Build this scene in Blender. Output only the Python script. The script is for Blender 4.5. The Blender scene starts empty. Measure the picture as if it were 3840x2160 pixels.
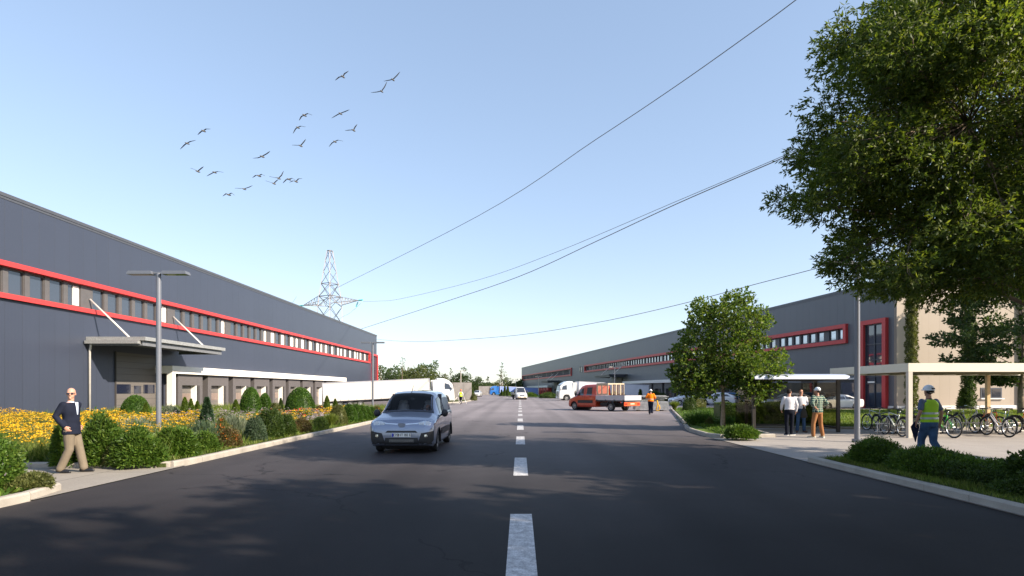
import bpy, bmesh, math, random
import numpy as np
from mathutils import Vector, Matrix
PI = math.pi
R = math.radians
sc = bpy.context.scene
COL = sc.collection

# ------------------------------------------------------------------ camera
F = 2133.3; VX = 1950.0; HY = 1462.0; CH = 1.75     # focal length, vanishing point and horizon of the 3840 px photo, eye height
cd = bpy.data.cameras.new('camera'); cam = bpy.data.objects.new('camera', cd); COL.objects.link(cam)
cam.location = (0, 0, CH); cam.rotation_euler = (R(90), 0, 0)
cd.lens = 20.0; cd.sensor_width = 36.0; cd.shift_x = -30 / 3840; cd.shift_y = 382 / 3840
cd.clip_start = 0.1; cd.clip_end = 8000
sc.camera = cam
# ------------------------------------------------------------------ sky, sun, exposure
SUN_AZ = math.atan2(-0.454, 0.891)      # direction towards the sun, in the ground plane
SUN_EL = R(30)
w = bpy.data.worlds.new('World'); sc.world = w; w.use_nodes = True
nt = w.node_tree; bg = nt.nodes['Background']
sky = nt.nodes.new('ShaderNodeTexSky'); sky.sky_type = 'NISHITA'; sky.sun_disc = False
sky.sun_elevation = SUN_EL; sky.sun_rotation = math.atan2(math.cos(SUN_AZ), math.sin(SUN_AZ))
sky.altitude = 0; sky.air_density = 1.0; sky.dust_density = 0.6; sky.ozone_density = 2.0
hs = nt.nodes.new('ShaderNodeHueSaturation'); hs.inputs['Saturation'].default_value = 1.05
gm_ = nt.nodes.new('ShaderNodeGamma'); gm_.inputs[1].default_value = 0.58
tn = nt.nodes.new('ShaderNodeVectorMath'); tn.operation = 'MULTIPLY'; tn.inputs[1].default_value = (1.36, 1.37, 1.455)
nt.links.new(sky.outputs[0], hs.inputs['Color']); nt.links.new(hs.outputs[0], gm_.inputs[0]); nt.links.new(gm_.outputs[0], tn.inputs[0]); nt.links.new(tn.outputs[0], bg.inputs[0]); bg.inputs[1].default_value = 0.14
sd = bpy.data.lights.new('sun', 'SUN'); sd.energy = 4.8; sd.angle = R(0.6); sd.color = (1.0, 0.88, 0.72)
so = bpy.data.objects.new('sun', sd); COL.objects.link(so)
sv = Vector((math.cos(SUN_AZ) * math.cos(SUN_EL), math.sin(SUN_AZ) * math.cos(SUN_EL), math.sin(SUN_EL)))
so.rotation_euler = sv.to_track_quat('Z', 'Y').to_euler(); so.location = (60, -30, 60)
vs = sc.view_settings; vs.view_transform = 'Standard'; vs.look = 'None'; vs.exposure = 1.15; vs.gamma = 1.0
vs.use_curve_mapping = False
sc.cycles.max_bounces = 6; sc.cycles.transparent_max_bounces = 8

# ------------------------------------------------------------------ helpers
def G(px, py, z=0.0):
    Y = F * (CH - z) / (py - HY); return Vector(((px - VX) / F * Y, Y, z))
def A(px, py, Y): return Vector(((px - VX) / F * Y, Y, CH + (HY - py) / F * Y))

def tag(o, label=None, cat=None, group=None, kind=None):
    if label: o['label'] = label
    if cat: o['category'] = cat
    if group: o['group'] = group
    if kind: o['kind'] = kind
    return o
def empty(name, loc=(0, 0, 0), rz=0.0, label=None, cat=None, group=None, sc_=1.0):
    o = bpy.data.objects.new(name, None); COL.objects.link(o); o.empty_display_size = 0.2
    o.location = loc; o.rotation_euler = (0, 0, rz); o.scale = (sc_, sc_, sc_)
    return tag(o, label, cat, group)
def copy_tree(o, parent=None):
    c = o.copy(); COL.objects.link(c)
    if parent: c.parent = parent
    for ch in list(o.children): copy_tree(ch, c)
    return c
def link_mesh(name, me, m=None, parent=None, smooth=False):
    o = bpy.data.objects.new(name, me); COL.objects.link(o)
    if m: me.materials.append(m)
    if parent: o.parent = parent
    if smooth: me.polygons.foreach_set('use_smooth', [True] * len(me.polygons))
    return o

class MB:
    def __init__(s): s.v = []; s.f = []
    def add(s, vs_, fs):
        b = len(s.v); s.v.extend([tuple(p) for p in vs_]); s.f.extend([tuple(b + i for i in f) for f in fs]); return s
    def box(s, x0, x1, y0, y1, z0, z1, M=None):
        P = [Vector(p) for p in ((x0,y0,z0),(x1,y0,z0),(x1,y1,z0),(x0,y1,z0),(x0,y0,z1),(x1,y0,z1),(x1,y1,z1),(x0,y1,z1))]
        if M: P = [M @ p for p in P]
        return s.add(P, [(0,3,2,1),(4,5,6,7),(0,1,5,4),(1,2,6,5),(2,3,7,6),(3,0,4,7)])
    def bar(s, a, b, w_, h_=None):      # square bar between two points
        h_ = h_ or w_; a = Vector(a); b = Vector(b); d = (b - a); L = d.length; q = d.to_track_quat('Z', 'Y')
        M = Matrix.Translation(a) @ q.to_matrix().to_4x4()
        return s.box(-w_/2, w_/2, -h_/2, h_/2, 0, L, M)
    def tube(s, pts, r, n=8, cap=True):
        pts = [Vector(p) for p in pts]; k = len(pts)
        rr = r if isinstance(r, (list, tuple)) else [r] * k
        up = None; rings = []
        for i, p in enumerate(pts):
            d = (pts[min(i+1, k-1)] - pts[max(i-1, 0)]).normalized()
            if up is None:
                up = Vector((0, 0, 1)) if abs(d.z) < 0.9 else Vector((1, 0, 0))
            u = (up - d * up.dot(d)).normalized(); v = d.cross(u); up = u
            rings.append([p + (u * math.cos(2*PI*j/n) + v * math.sin(2*PI*j/n)) * rr[i] for j in range(n)])
        vs_ = [p for g in rings for p in g]; fs = []
        for i in range(k-1):
            for j in range(n):
                a = i*n+j; b = i*n+(j+1) % n; fs.append((a, b, b+n, a+n))
        if cap: fs.append(tuple(range(n-1, -1, -1))); fs.append(tuple((k-1)*n + j for j in range(n)))
        return s.add(vs_, fs)
    def limb(s, pts, rr, n=12):         # tube with round ends
        pts = [Vector(p) for p in pts]
        d0 = (pts[0]-pts[1]).normalized(); d1 = (pts[-1]-pts[-2]).normalized()
        P = [pts[0] + d0*rr[0]*t for t in (0.98, 0.8, 0.45)] + pts + [pts[-1] + d1*rr[-1]*t for t in (0.45, 0.8, 0.98)]
        Q = [rr[0]*q for q in (0.18, 0.6, 0.9)] + list(rr) + [rr[-1]*q for q in (0.9, 0.6, 0.18)]
        return s.tube(P, Q, n)
    def loft(s, rings):                 # rings: lists of equal-length closed loops
        n = len(rings[0]); vs_ = [p for g in rings for p in g]; fs = []
        for i in range(len(rings)-1):
            for j in range(n):
                a = i*n+j; b = i*n+(j+1) % n; fs.append((a, b, b+n, a+n))
        fs.append(tuple(range(n-1, -1, -1))); fs.append(tuple((len(rings)-1)*n + j for j in range(n)))
        return s.add(vs_, fs)
    def ball(s, c, rx, ry, rz, n=14, m=8, M=None):
        vs_ = []; fs = []
        for i in range(m+1):
            t = PI*i/m
            for j in range(n):
                p = Vector((rx*math.sin(t)*math.cos(2*PI*j/n), ry*math.sin(t)*math.sin(2*PI*j/n), rz*math.cos(t)))
                if M: p = M @ p
                vs_.append(Vector(c) + p)
        for i in range(m):
            for j in range(n):
                a = i*n+j; b = i*n+(j+1) % n; fs.append((a, a+n, b+n, b))
        return s.add(vs_, fs)
    def prism(s, poly, y0, y1, axis='y'):   # polygon in (a,b) extruded along axis
        n = len(poly)
        def P(a, b, t): return {'y': (a, t, b), 'x': (t, a, b), 'z': (a, b, t)}[axis]
        vs_ = [P(a, b, y0) for a, b in poly] + [P(a, b, y1) for a, b in poly]
        return s.add(vs_, [tuple(range(n)), tuple(range(2*n-1, n-1, -1))] + [(i, (i+1) % n, n+(i+1) % n, n+i) for i in range(n)])
    def cyl(s, c, r, h, axis='x', n=24, r2=None):
        c = Vector(c); d = {'x': Vector((1,0,0)), 'y': Vector((0,1,0)), 'z': Vector((0,0,1))}[axis]
        return s.tube([c - d*h/2, c + d*h/2], [r, r if r2 is None else r2], n)
    def build(s, name, m=None, parent=None, smooth=False, auto=None):
        me = bpy.data.meshes.new(name); me.from_pydata(s.v, [], s.f); me.update()
        o = link_mesh(name, me, m, parent, smooth)
        bm = bmesh.new(); bm.from_mesh(me); bmesh.ops.recalc_face_normals(bm, faces=bm.faces)
        if auto is not None:
            for e in bm.edges:
                e.smooth = not (len(e.link_faces) == 2 and e.calc_face_angle(0) > R(auto))
        bm.to_mesh(me); bm.free()
        return o

def np_mesh(name, V, nper, m=None, parent=None, smooth=False):
    """V: (k*nper, 3) vertices, faces of nper vertices in order"""
    V = np.ascontiguousarray(V, dtype=np.float32); k = len(V) // nper
    me = bpy.data.meshes.new(name); me.vertices.add(len(V)); me.vertices.foreach_set('co', V.ravel())
    me.loops.add(len(V)); me.loops.foreach_set('vertex_index', np.arange(len(V), dtype=np.int32))
    me.polygons.add(k); me.polygons.foreach_set('loop_start', np.arange(0, len(V), nper, dtype=np.int32))
    me.update(calc_edges=True)
    return link_mesh(name, me, m, parent, smooth)

# ------------------------------------------------------------------ materials
def nodes_of(name):
    m = bpy.data.materials.new(name); m.use_nodes = True; t = m.node_tree
    return m, t, t.nodes['Principled BSDF']
def N(t, kind, **kw):
    n = t.nodes.new(kind)
    for k, v in kw.items(): setattr(n, k, v)
    return n
def mat(name, c, rough=0.5, metal=0.0, var=0.08, scale=3.0, bump=0.0, bscale=40.0, spec=0.5, coat=0.0, coords='Object', c2=None, fine=0.0):
    m, t, b = nodes_of(name); L = t.links
    tc = N(t, 'ShaderNodeTexCoord')
    nz = N(t, 'ShaderNodeTexNoise'); nz.inputs['Scale'].default_value = scale; nz.inputs['Detail'].default_value = 6
    L.new(tc.outputs[coords], nz.inputs['Vector'])
    rp = N(t, 'ShaderNodeValToRGB'); rp.color_ramp.elements[0].position = 0.3; rp.color_ramp.elements[1].position = 0.7
    a = [max(0, x * (1 - var)) for x in c]; d = [min(1, x * (1 + var)) for x in c] if c2 is None else list(c2)
    rp.color_ramp.elements[0].color = (*a, 1); rp.color_ramp.elements[1].color = (*d, 1)
    L.new(nz.outputs[0], rp.inputs[0]); last = rp.outputs[0]
    if fine:
        n2 = N(t, 'ShaderNodeTexNoise'); n2.inputs['Scale'].default_value = bscale * 2; n2.inputs['Detail'].default_value = 2
        L.new(tc.outputs[coords], n2.inputs['Vector'])
        mr = N(t, 'ShaderNodeMapRange'); mr.inputs[1].default_value = 0.35; mr.inputs[2].default_value = 0.65
        mr.inputs[3].default_value = 1 - fine; mr.inputs[4].default_value = 1 + fine; L.new(n2.outputs[0], mr.inputs[0])
        mx = N(t, 'ShaderNodeVectorMath', operation='SCALE'); L.new(last, mx.inputs[0]); L.new(mr.outputs[0], mx.inputs['Scale']); last = mx.outputs[0]
    L.new(last, b.inputs['Base Color'])
    b.inputs['Roughness'].default_value = rough; b.inputs['Metallic'].default_value = metal
    b.inputs['Specular IOR Level'].default_value = spec; b.inputs['Coat Weight'].default_value = coat; b.inputs['Coat Roughness'].default_value = 0.05
    if bump:
        n3 = N(t, 'ShaderNodeTexNoise'); n3.inputs['Scale'].default_value = bscale; n3.inputs['Detail'].default_value = 5
        L.new(tc.outputs[coords], n3.inputs['Vector'])
        bp = N(t, 'ShaderNodeBump'); bp.inputs['Strength'].default_value = bump; bp.inputs['Distance'].default_value = 0.02
        L.new(n3.outputs[0], bp.inputs['Height']); L.new(bp.outputs[0], b.inputs['Normal'])
    return m
def math_(t, op, a, b=None):
    n = N(t, 'ShaderNodeMath', operation=op)
    for i, x in enumerate((a, b)):
        if x is None: continue
        if isinstance(x, (int, float)): n.inputs[i].default_value = x
        else: t.links.new(x, n.inputs[i])
    return n.outputs[0]
def seam_mat(name, c, pitch, axis='X', rough=0.4, width=0.02, dark=0.45, metal=0.0, var=0.05, spec=0.5, ribs=None):
    """sheet cladding: joints every pitch metres along one object axis"""
    m, t, b = nodes_of(name); L = t.links
    tc = N(t, 'ShaderNodeTexCoord'); sp = N(t, 'ShaderNodeSeparateXYZ'); L.new(tc.outputs['Object'], sp.inputs[0])
    fr = math_(t, 'FRACT', math_(t, 'DIVIDE', sp.outputs[axis], pitch))
    line = math_(t, 'LESS_THAN', fr, width / pitch)
    nz = N(t, 'ShaderNodeTexNoise'); nz.inputs['Scale'].default_value = 0.35; nz.inputs['Detail'].default_value = 5; L.new(tc.outputs['Object'], nz.inputs['Vector'])
    fl = math_(t, 'FLOOR', math_(t, 'DIVIDE', sp.outputs[axis], pitch))
    wn = N(t, 'ShaderNodeTexWhiteNoise', noise_dimensions='1D'); L.new(fl, wn.inputs['W'])
    k = math_(t, 'ADD', math_(t, 'MULTIPLY', nz.outputs[0], var * 2), math_(t, 'MULTIPLY', wn.outputs['Value'], var * 0.8))
    k = math_(t, 'ADD', k, 1 - var * 1.4)
    k = math_(t, 'MULTIPLY', k, math_(t, 'SUBTRACT', 1.0, math_(t, 'MULTIPLY', line, dark)))
    vm = N(t, 'ShaderNodeVectorMath', operation='SCALE'); vm.inputs[0].default_value = c; L.new(k, vm.inputs['Scale'])
    L.new(vm.outputs[0], b.inputs['Base Color'])
    b.inputs['Roughness'].default_value = rough; b.inputs['Metallic'].default_value = metal; b.inputs['Specular IOR Level'].default_value = spec
    h = math_(t, 'MULTIPLY', line, -1.0)
    if ribs:
        h = math_(t, 'ADD', h, math_(t, 'MULTIPLY', math_(t, 'SINE', math_(t, 'MULTIPLY', sp.outputs[axis], 2*PI/ribs)), 0.10))
    bp = N(t, 'ShaderNodeBump'); bp.inputs['Strength'].default_value = 0.5; bp.inputs['Distance'].default_value = 0.02
    L.new(h, bp.inputs['Height']); L.new(bp.outputs[0], b.inputs['Normal'])
    return m
def leaf_mat(name, c1, c2, c3, trans=0.35, rough=0.5):
    m, t, b = nodes_of(name); L = t.links
    g = N(t, 'ShaderNodeNewGeometry')
    rp = N(t, 'ShaderNodeValToRGB'); e = rp.color_ramp.elements
    e[0].position = 0.0; e[0].color = (*c1, 1); e[1].position = 1.0; e[1].color = (*c3, 1)
    x = e.new(0.55); x.color = (*c2, 1)
    L.new(g.outputs['Random Per Island'], rp.inputs[0])
    tc = N(t, 'ShaderNodeTexCoord'); nz = N(t, 'ShaderNodeTexNoise'); nz.inputs['Scale'].default_value = 1.6; L.new(tc.outputs['Object'], nz.inputs['Vector'])
    mr = N(t, 'ShaderNodeMapRange'); mr.inputs[1].default_value = 0.3; mr.inputs[2].default_value = 0.7; mr.inputs[3].default_value = 0.72; mr.inputs[4].default_value = 1.3; L.new(nz.outputs[0], mr.inputs[0])
    vm = N(t, 'ShaderNodeVectorMath', operation='SCALE'); L.new(rp.outputs[0], vm.inputs[0]); L.new(mr.outputs[0], vm.inputs['Scale'])
    L.new(vm.outputs[0], b.inputs['Base Color']); b.inputs['Roughness'].default_value = rough; b.inputs['Specular IOR Level'].default_value = 0.3
    tr = N(t, 'ShaderNodeBsdfTranslucent'); v2 = N(t, 'ShaderNodeVectorMath', operation='MULTIPLY'); v2.inputs[1].default_value = (1.25, 1.3, 0.5)
    L.new(vm.outputs[0], v2.inputs[0]); L.new(v2.outputs[0], tr.inputs[0])
    mx = N(t, 'ShaderNodeMixShader'); mx.inputs[0].default_value = trans
    L.new(b.outputs[0], mx.inputs[1]); L.new(tr.outputs[0], mx.inputs[2])
    L.new(mx.outputs[0], t.nodes['Material Output'].inputs[0])
    return m
def glass_mat(name, c=(0.03, 0.035, 0.045), rough=0.03, spec=1.0):
    m, t, b = nodes_of(name); b.inputs['Base Color'].default_value = (*c, 1); b.inputs['Roughness'].default_value = rough
    b.inputs['Specular IOR Level'].default_value = spec; b.inputs['IOR'].default_value = 1.6
    tc = N(t, 'ShaderNodeTexCoord'); nz = N(t, 'ShaderNodeTexNoise'); nz.inputs['Scale'].default_value = 0.9; t.links.new(tc.outputs['Object'], nz.inputs['Vector'])
    bp = N(t, 'ShaderNodeBump'); bp.inputs['Strength'].default_value = 0.05; bp.inputs['Distance'].default_value = 0.05
    t.links.new(nz.outputs[0], bp.inputs['Height']); t.links.new(bp.outputs[0], b.inputs['Normal'])
    return m
def clear_mat(name, tint=(0.55, 0.55, 0.5), mixf=0.12, rough=0.02):
    """thin tinted pane one can see through"""
    m, t, b = nodes_of(name); L = t.links
    tr = N(t, 'ShaderNodeBsdfTransparent'); tr.inputs[0].default_value = (*tint, 1)
    gl = N(t, 'ShaderNodeBsdfGlossy'); gl.inputs['Roughness'].default_value = rough
    fr = N(t, 'ShaderNodeFresnel'); fr.inputs[0].default_value = 1.5
    f2 = math_(t, 'MULTIPLY', fr.outputs[0], mixf)
    mx = N(t, 'ShaderNodeMixShader'); L.new(f2, mx.inputs[0]); L.new(tr.outputs[0], mx.inputs[1]); L.new(gl.outputs[0], mx.inputs[2])
    L.new(mx.outputs[0], t.nodes['Material Output'].inputs[0])
    return m

def asphalt_mat(name, c, var=0.25, coarse=0.14, worn_shaded=False):
    m, t, b = nodes_of(name); L = t.links
    tc = N(t, 'ShaderNodeTexCoord')
    def nz(scale, det=4, sx=1, sy=1):
        mp = N(t, 'ShaderNodeMapping'); mp.inputs['Scale'].default_value = (sx, sy, 1); L.new(tc.outputs['Object'], mp.inputs[0])
        n = N(t, 'ShaderNodeTexNoise'); n.inputs['Scale'].default_value = scale; n.inputs['Detail'].default_value = det
        L.new(mp.outputs[0], n.inputs['Vector']); return n.outputs[0]
    big = nz(0.10, 5); streak = nz(0.8, 4, 1.0, 0.06); mid = nz(1.7, 6); gr = nz(38, 3); gr2 = nz(110, 2)
    k = math_(t, 'ADD', math_(t, 'MULTIPLY', big, var * 1.3), math_(t, 'MULTIPLY', streak, var * 1.4))
    k = math_(t, 'ADD', k, math_(t, 'MULTIPLY', mid, var * 0.8))
    k = math_(t, 'ADD', k, math_(t, 'MULTIPLY', gr, coarse * 4)); k = math_(t, 'ADD', k, math_(t, 'MULTIPLY', gr2, coarse * 3))
    k = math_(t, 'ADD', k, 1 - 0.5 * (var * 3.5 + coarse * 7))
    sp = N(t, 'ShaderNodeTexWhiteNoise', noise_dimensions='3D')
    vo = N(t, 'ShaderNodeTexVoronoi'); vo.inputs['Scale'].default_value = 9.0; L.new(tc.outputs['Object'], vo.inputs['Vector'])
    chip = math_(t, 'LESS_THAN', vo.outputs['Distance'], 0.035)
    k = math_(t, 'ADD', k, math_(t, 'MULTIPLY', chip, 1.2))
    ds = N(t, 'ShaderNodeVectorMath', operation='ADD'); nv = N(t, 'ShaderNodeTexNoise'); nv.inputs['Scale'].default_value = 1.1; nv.inputs['Detail'].default_value = 6; L.new(tc.outputs['Object'], nv.inputs['Vector'])
    sc2 = N(t, 'ShaderNodeVectorMath', operation='SCALE'); sc2.inputs['Scale'].default_value = 1.6; L.new(nv.outputs['Color'], sc2.inputs[0]); L.new(tc.outputs['Object'], ds.inputs[0]); L.new(sc2.outputs[0], ds.inputs[1])
    ve = N(t, 'ShaderNodeTexVoronoi', feature='DISTANCE_TO_EDGE'); ve.inputs['Scale'].default_value = 0.13; L.new(ds.outputs[0], ve.inputs['Vector'])
    crack = math_(t, 'MULTIPLY', math_(t, 'LESS_THAN', ve.outputs['Distance'], 0.0035), math_(t, 'GREATER_THAN', nz(0.3, 2), 0.5))
    k = math_(t, 'MULTIPLY', k, math_(t, 'SUBTRACT', 1.0, math_(t, 'MULTIPLY', crack, 0.45)))
    if worn_shaded:      # wheel-path wear; foreground shade painted into the colour, paler with distance
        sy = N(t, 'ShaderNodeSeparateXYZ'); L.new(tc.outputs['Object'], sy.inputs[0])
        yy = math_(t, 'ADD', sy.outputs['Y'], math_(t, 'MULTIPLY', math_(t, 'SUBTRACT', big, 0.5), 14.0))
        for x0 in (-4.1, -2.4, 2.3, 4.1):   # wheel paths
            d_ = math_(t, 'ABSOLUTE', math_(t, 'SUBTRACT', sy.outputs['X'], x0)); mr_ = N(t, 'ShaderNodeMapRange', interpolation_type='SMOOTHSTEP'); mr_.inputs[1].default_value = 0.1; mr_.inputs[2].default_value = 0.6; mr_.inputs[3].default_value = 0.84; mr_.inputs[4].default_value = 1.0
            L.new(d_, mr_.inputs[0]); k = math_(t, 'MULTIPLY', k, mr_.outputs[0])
        shade_ramp = N(t, 'ShaderNodeMapRange'); shade_ramp.inputs[1].default_value = 7; shade_ramp.inputs[2].default_value = 45; shade_ramp.inputs[3].default_value = 0.26; shade_ramp.inputs[4].default_value = 2.9
        L.new(yy, shade_ramp.inputs[0]); k = math_(t, 'MULTIPLY', k, shade_ramp.outputs[0])
    vm = N(t, 'ShaderNodeVectorMath', operation='SCALE'); vm.inputs[0].default_value = c; L.new(k, vm.inputs['Scale'])
    L.new(vm.outputs[0], b.inputs['Base Color'])
    b.inputs['Roughness'].default_value = 0.66; b.inputs['Specular IOR Level'].default_value = 0.08
    bp = N(t, 'ShaderNodeBump'); bp.inputs['Strength'].default_value = 0.35; bp.inputs['Distance'].default_value = 0.006
    L.new(math_(t, 'ADD', gr, gr2), bp.inputs['Height']); L.new(bp.outputs[0], b.inputs['Normal'])
    return m
def slab_mat(name, c, size=1.6, rough=0.75):
    m, t, b = nodes_of(name); L = t.links
    tc = N(t, 'ShaderNodeTexCoord'); sp = N(t, 'ShaderNodeSeparateXYZ'); L.new(tc.outputs['Object'], sp.inputs[0])
    lx = math_(t, 'LESS_THAN', math_(t, 'FRACT', math_(t, 'DIVIDE', sp.outputs['X'], size * 2.2)), 0.004)
    ly = math_(t, 'LESS_THAN', math_(t, 'FRACT', math_(t, 'DIVIDE', sp.outputs['Y'], size)), 0.009)
    ln = math_(t, 'MAXIMUM', lx, ly)
    k = None
    for s_, a_ in ((0.25, 0.35), (1.4, 0.3), (30, 0.5), (110, 0.4)):
        n = N(t, 'ShaderNodeTexNoise'); n.inputs['Scale'].default_value = s_; n.inputs['Detail'].default_value = 5; L.new(tc.outputs['Object'], n.inputs['Vector'])
        q = math_(t, 'MULTIPLY', math_(t, 'SUBTRACT', n.outputs[0], 0.5), a_); k = q if k is None else math_(t, 'ADD', k, q)
    k = math_(t, 'ADD', k, 1.0); k = math_(t, 'SUBTRACT', k, math_(t, 'MULTIPLY', ln, 0.45))
    vm = N(t, 'ShaderNodeVectorMath', operation='SCALE'); vm.inputs[0].default_value = c; L.new(k, vm.inputs['Scale']); L.new(vm.outputs[0], b.inputs['Base Color'])
    b.inputs['Roughness'].default_value = rough
    return m
def plaid_mat():
    m, t, b = nodes_of('green_check_cloth'); L = t.links
    tc = N(t, 'ShaderNodeTexCoord'); sp = N(t, 'ShaderNodeSeparateXYZ'); L.new(tc.outputs['Object'], sp.inputs[0])
    def band(sock, off, wdt, pitch=0.075): return math_(t, 'LESS_THAN', math_(t, 'FRACT', math_(t, 'ADD', math_(t, 'DIVIDE', sock, pitch), off)), wdt)
    xy = math_(t, 'ADD', sp.outputs['X'], sp.outputs['Y'])
    lite = math_(t, 'MAXIMUM', band(xy, 0.0, 0.13), band(sp.outputs['Z'], 0.0, 0.13))
    navy = math_(t, 'MAXIMUM', band(xy, 0.35, 0.3), band(sp.outputs['Z'], 0.35, 0.3))
    m1 = N(t, 'ShaderNodeMix', data_type='RGBA'); L.new(navy, m1.inputs['Factor']); m1.inputs['A'].default_value = (0.03, 0.10, 0.075, 1); m1.inputs['B'].default_value = (0.012, 0.03, 0.05, 1)
    m2 = N(t, 'ShaderNodeMix', data_type='RGBA'); L.new(lite, m2.inputs['Factor']); L.new(m1.outputs['Result'], m2.inputs['A']); m2.inputs['B'].default_value = (0.45, 0.48, 0.36, 1)
    L.new(m2.outputs['Result'], b.inputs['Base Color']); b.inputs['Roughness'].default_value = 0.9
    return m

M = {}
M['asphalt'] = asphalt_mat('asphalt', (0.074, 0.066, 0.068), 0.42, worn_shaded=True)
M['yard_asphalt'] = asphalt_mat('yard_asphalt', (0.145, 0.13, 0.13), 0.2)
M['paint_line'] = mat('worn_road_paint', (0.42, 0.41, 0.41), 0.7, var=0.35, scale=9, bump=0.3, fine=0.25, bscale=30)
M['concrete_slab'] = slab_mat('concrete_slab', (0.29, 0.26, 0.235))
M['driveway'] = slab_mat('concrete_driveway', (0.27, 0.24, 0.205), 4.0)
M['kerb'] = mat('kerb_concrete', (0.33, 0.30, 0.26), 0.85, var=0.16, scale=2.5, bump=0.3, bscale=60, fine=0.12)
M['soil'] = mat('soil', (0.10, 0.085, 0.045), 0.95, var=0.4, scale=2.0, bump=0.8, bscale=25, c2=(0.07, 0.10, 0.025), fine=0.3)
M['ground'] = mat('meadow', (0.05, 0.075, 0.02), 0.95, var=0.3, scale=0.05, bump=0.6, bscale=4, c2=(0.09, 0.10, 0.03), fine=0.3)
M['lawn'] = mat('lawn', (0.075, 0.125, 0.018), 0.9, var=0.2, scale=0.6, bump=1.0, bscale=45, c2=(0.12, 0.175, 0.03), fine=0.45)
M['clad_l'] = seam_mat('anthracite_cladding', (0.040, 0.048, 0.073), 1.275, rough=0.36, ribs=0.10)
M['clad_r'] = seam_mat('grey_cladding', (0.105, 0.113, 0.128), 1.1, rough=0.42, ribs=0.10)
M['clad_beige'] = seam_mat('beige_cladding', (0.31, 0.255, 0.205), 1.1, rough=0.45, ribs=0.10, dark=0.25)
M['coping'] = mat('roof_coping', (0.085, 0.09, 0.105), 0.4, 0.3)
M['red'] = mat('red_frame_paint', (0.50, 0.042, 0.042), 0.45, var=0.04)
M['pier'] = mat('window_pier_panel', (0.092, 0.088, 0.09), 0.5, var=0.06)
M['winframe'] = mat('window_frame_grey', (0.08, 0.074, 0.072), 0.45)
M['winframe_r'] = mat('window_frame_dark', (0.045, 0.05, 0.065), 0.4)
M['glass'] = glass_mat('window_glass', (0.035, 0.045, 0.065))
M['glass_r'] = mat('reflective_glass', (0.42, 0.46, 0.52), 0.06, 0.85, var=0.15, scale=0.6)
M['glass_dk'] = glass_mat('door_glass', (0.012, 0.015, 0.03), 0.05, 0.6)
M['blind'] = mat('white_blind', (0.85, 0.82, 0.76), 0.6)
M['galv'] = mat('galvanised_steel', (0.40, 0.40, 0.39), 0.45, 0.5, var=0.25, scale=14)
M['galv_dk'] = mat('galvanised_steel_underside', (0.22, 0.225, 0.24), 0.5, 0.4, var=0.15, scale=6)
M['white_render'] = mat('white_render', (0.80, 0.76, 0.70), 0.6, var=0.04)
M['dock_grey'] = mat('dock_house_panel', (0.10, 0.09, 0.09), 0.6, var=0.06)
M['dock_dark'] = mat('dock_dark_panel', (0.045, 0.04, 0.038), 0.7)
M['door_grey'] = seam_mat('sectional_door', (0.125, 0.112, 0.103), 0.5, 'Z', rough=0.5, width=0.03, ribs=0.125)
M['door_win'] = glass_mat('dock_door_window', (0.16, 0.11, 0.09), 0.12, 0.8)
M['plinth'] = mat('painted_plinth', (0.62, 0.60, 0.57), 0.7)
M['lamp'] = mat('lamp_grey_paint', (0.17, 0.18, 0.21), 0.35, 0.3, var=0.03)
M['lamp_lt'] = mat('lamp_pale_paint', (0.55, 0.50, 0.44), 0.4, 0.1, var=0.03)
M['steel'] = mat('pylon_steel', (0.40, 0.36, 0.35), 0.6, 0.0, var=0.1)
M['steel_dk'] = mat('pylon_bracing_steel', (0.13, 0.125, 0.13), 0.7, 0.0)
M['teal'] = mat('teal_insulator', (0.03, 0.55, 0.50), 0.3)
M['wire'] = mat('power_cable', (0.16, 0.15, 0.15), 0.6)
M['bird'] = mat('grey_feathers', (0.025, 0.025, 0.028), 0.8, var=0.4, scale=6)
M['bird_body'] = mat('pale_feathers', (0.09, 0.085, 0.08), 0.8, var=0.3, scale=8)
M['conc_wall'] = mat('shuttered_concrete', (0.32, 0.29, 0.27), 0.85, var=0.22, scale=0.8, bump=0.3, bscale=12, fine=0.1)
M['rubber'] = mat('rubber', (0.016, 0.016, 0.018), 0.75, var=0.1, bump=0.2, bscale=80)
M['black'] = mat('black_plastic', (0.022, 0.022, 0.025), 0.5, var=0.1)
M['blackm'] = mat('shelter_brown_black', (0.035, 0.03, 0.028), 0.4, 0.2)
M['chrome'] = mat('chrome', (0.7, 0.7, 0.72), 0.12, 1.0, var=0.02)
M['alloy'] = mat('alloy_rim', (0.55, 0.56, 0.58), 0.25, 0.9, var=0.05)
M['steelrim'] = mat('steel_rim', (0.42, 0.41, 0.40), 0.4, 0.6, var=0.1)
M['van'] = mat('silver_blue_paint', (0.25, 0.28, 0.37), 0.28, 0.65, var=0.02, coat=1.0)
M['carsilver'] = mat('silver_paint', (0.50, 0.52, 0.58), 0.25, 0.5, var=0.02, coat=1.0)
M['carwhite'] = mat('white_paint', (0.62, 0.62, 0.62), 0.25, 0.0, var=0.02, coat=1.0)
M['cargrey'] = mat('grey_paint', (0.26, 0.28, 0.34), 0.25, 0.6, var=0.02, coat=1.0)
M['carblue'] = mat('blue_car_paint', (0.02, 0.14, 0.30), 0.25, 0.2, var=0.02, coat=1.0)
M['orangered'] = mat('vermilion_paint', (0.52, 0.055, 0.018), 0.3, 0.0, var=0.03, coat=0.8)
M['signalred'] = mat('signal_orange', (0.85, 0.09, 0.02), 0.4, var=0.03)
M['tan'] = mat('tan_rack_steel', (0.46, 0.38, 0.27), 0.5, var=0.05)
M['alu'] = mat('ribbed_aluminium', (0.50, 0.50, 0.54), 0.4, 0.4, var=0.06)
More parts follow.
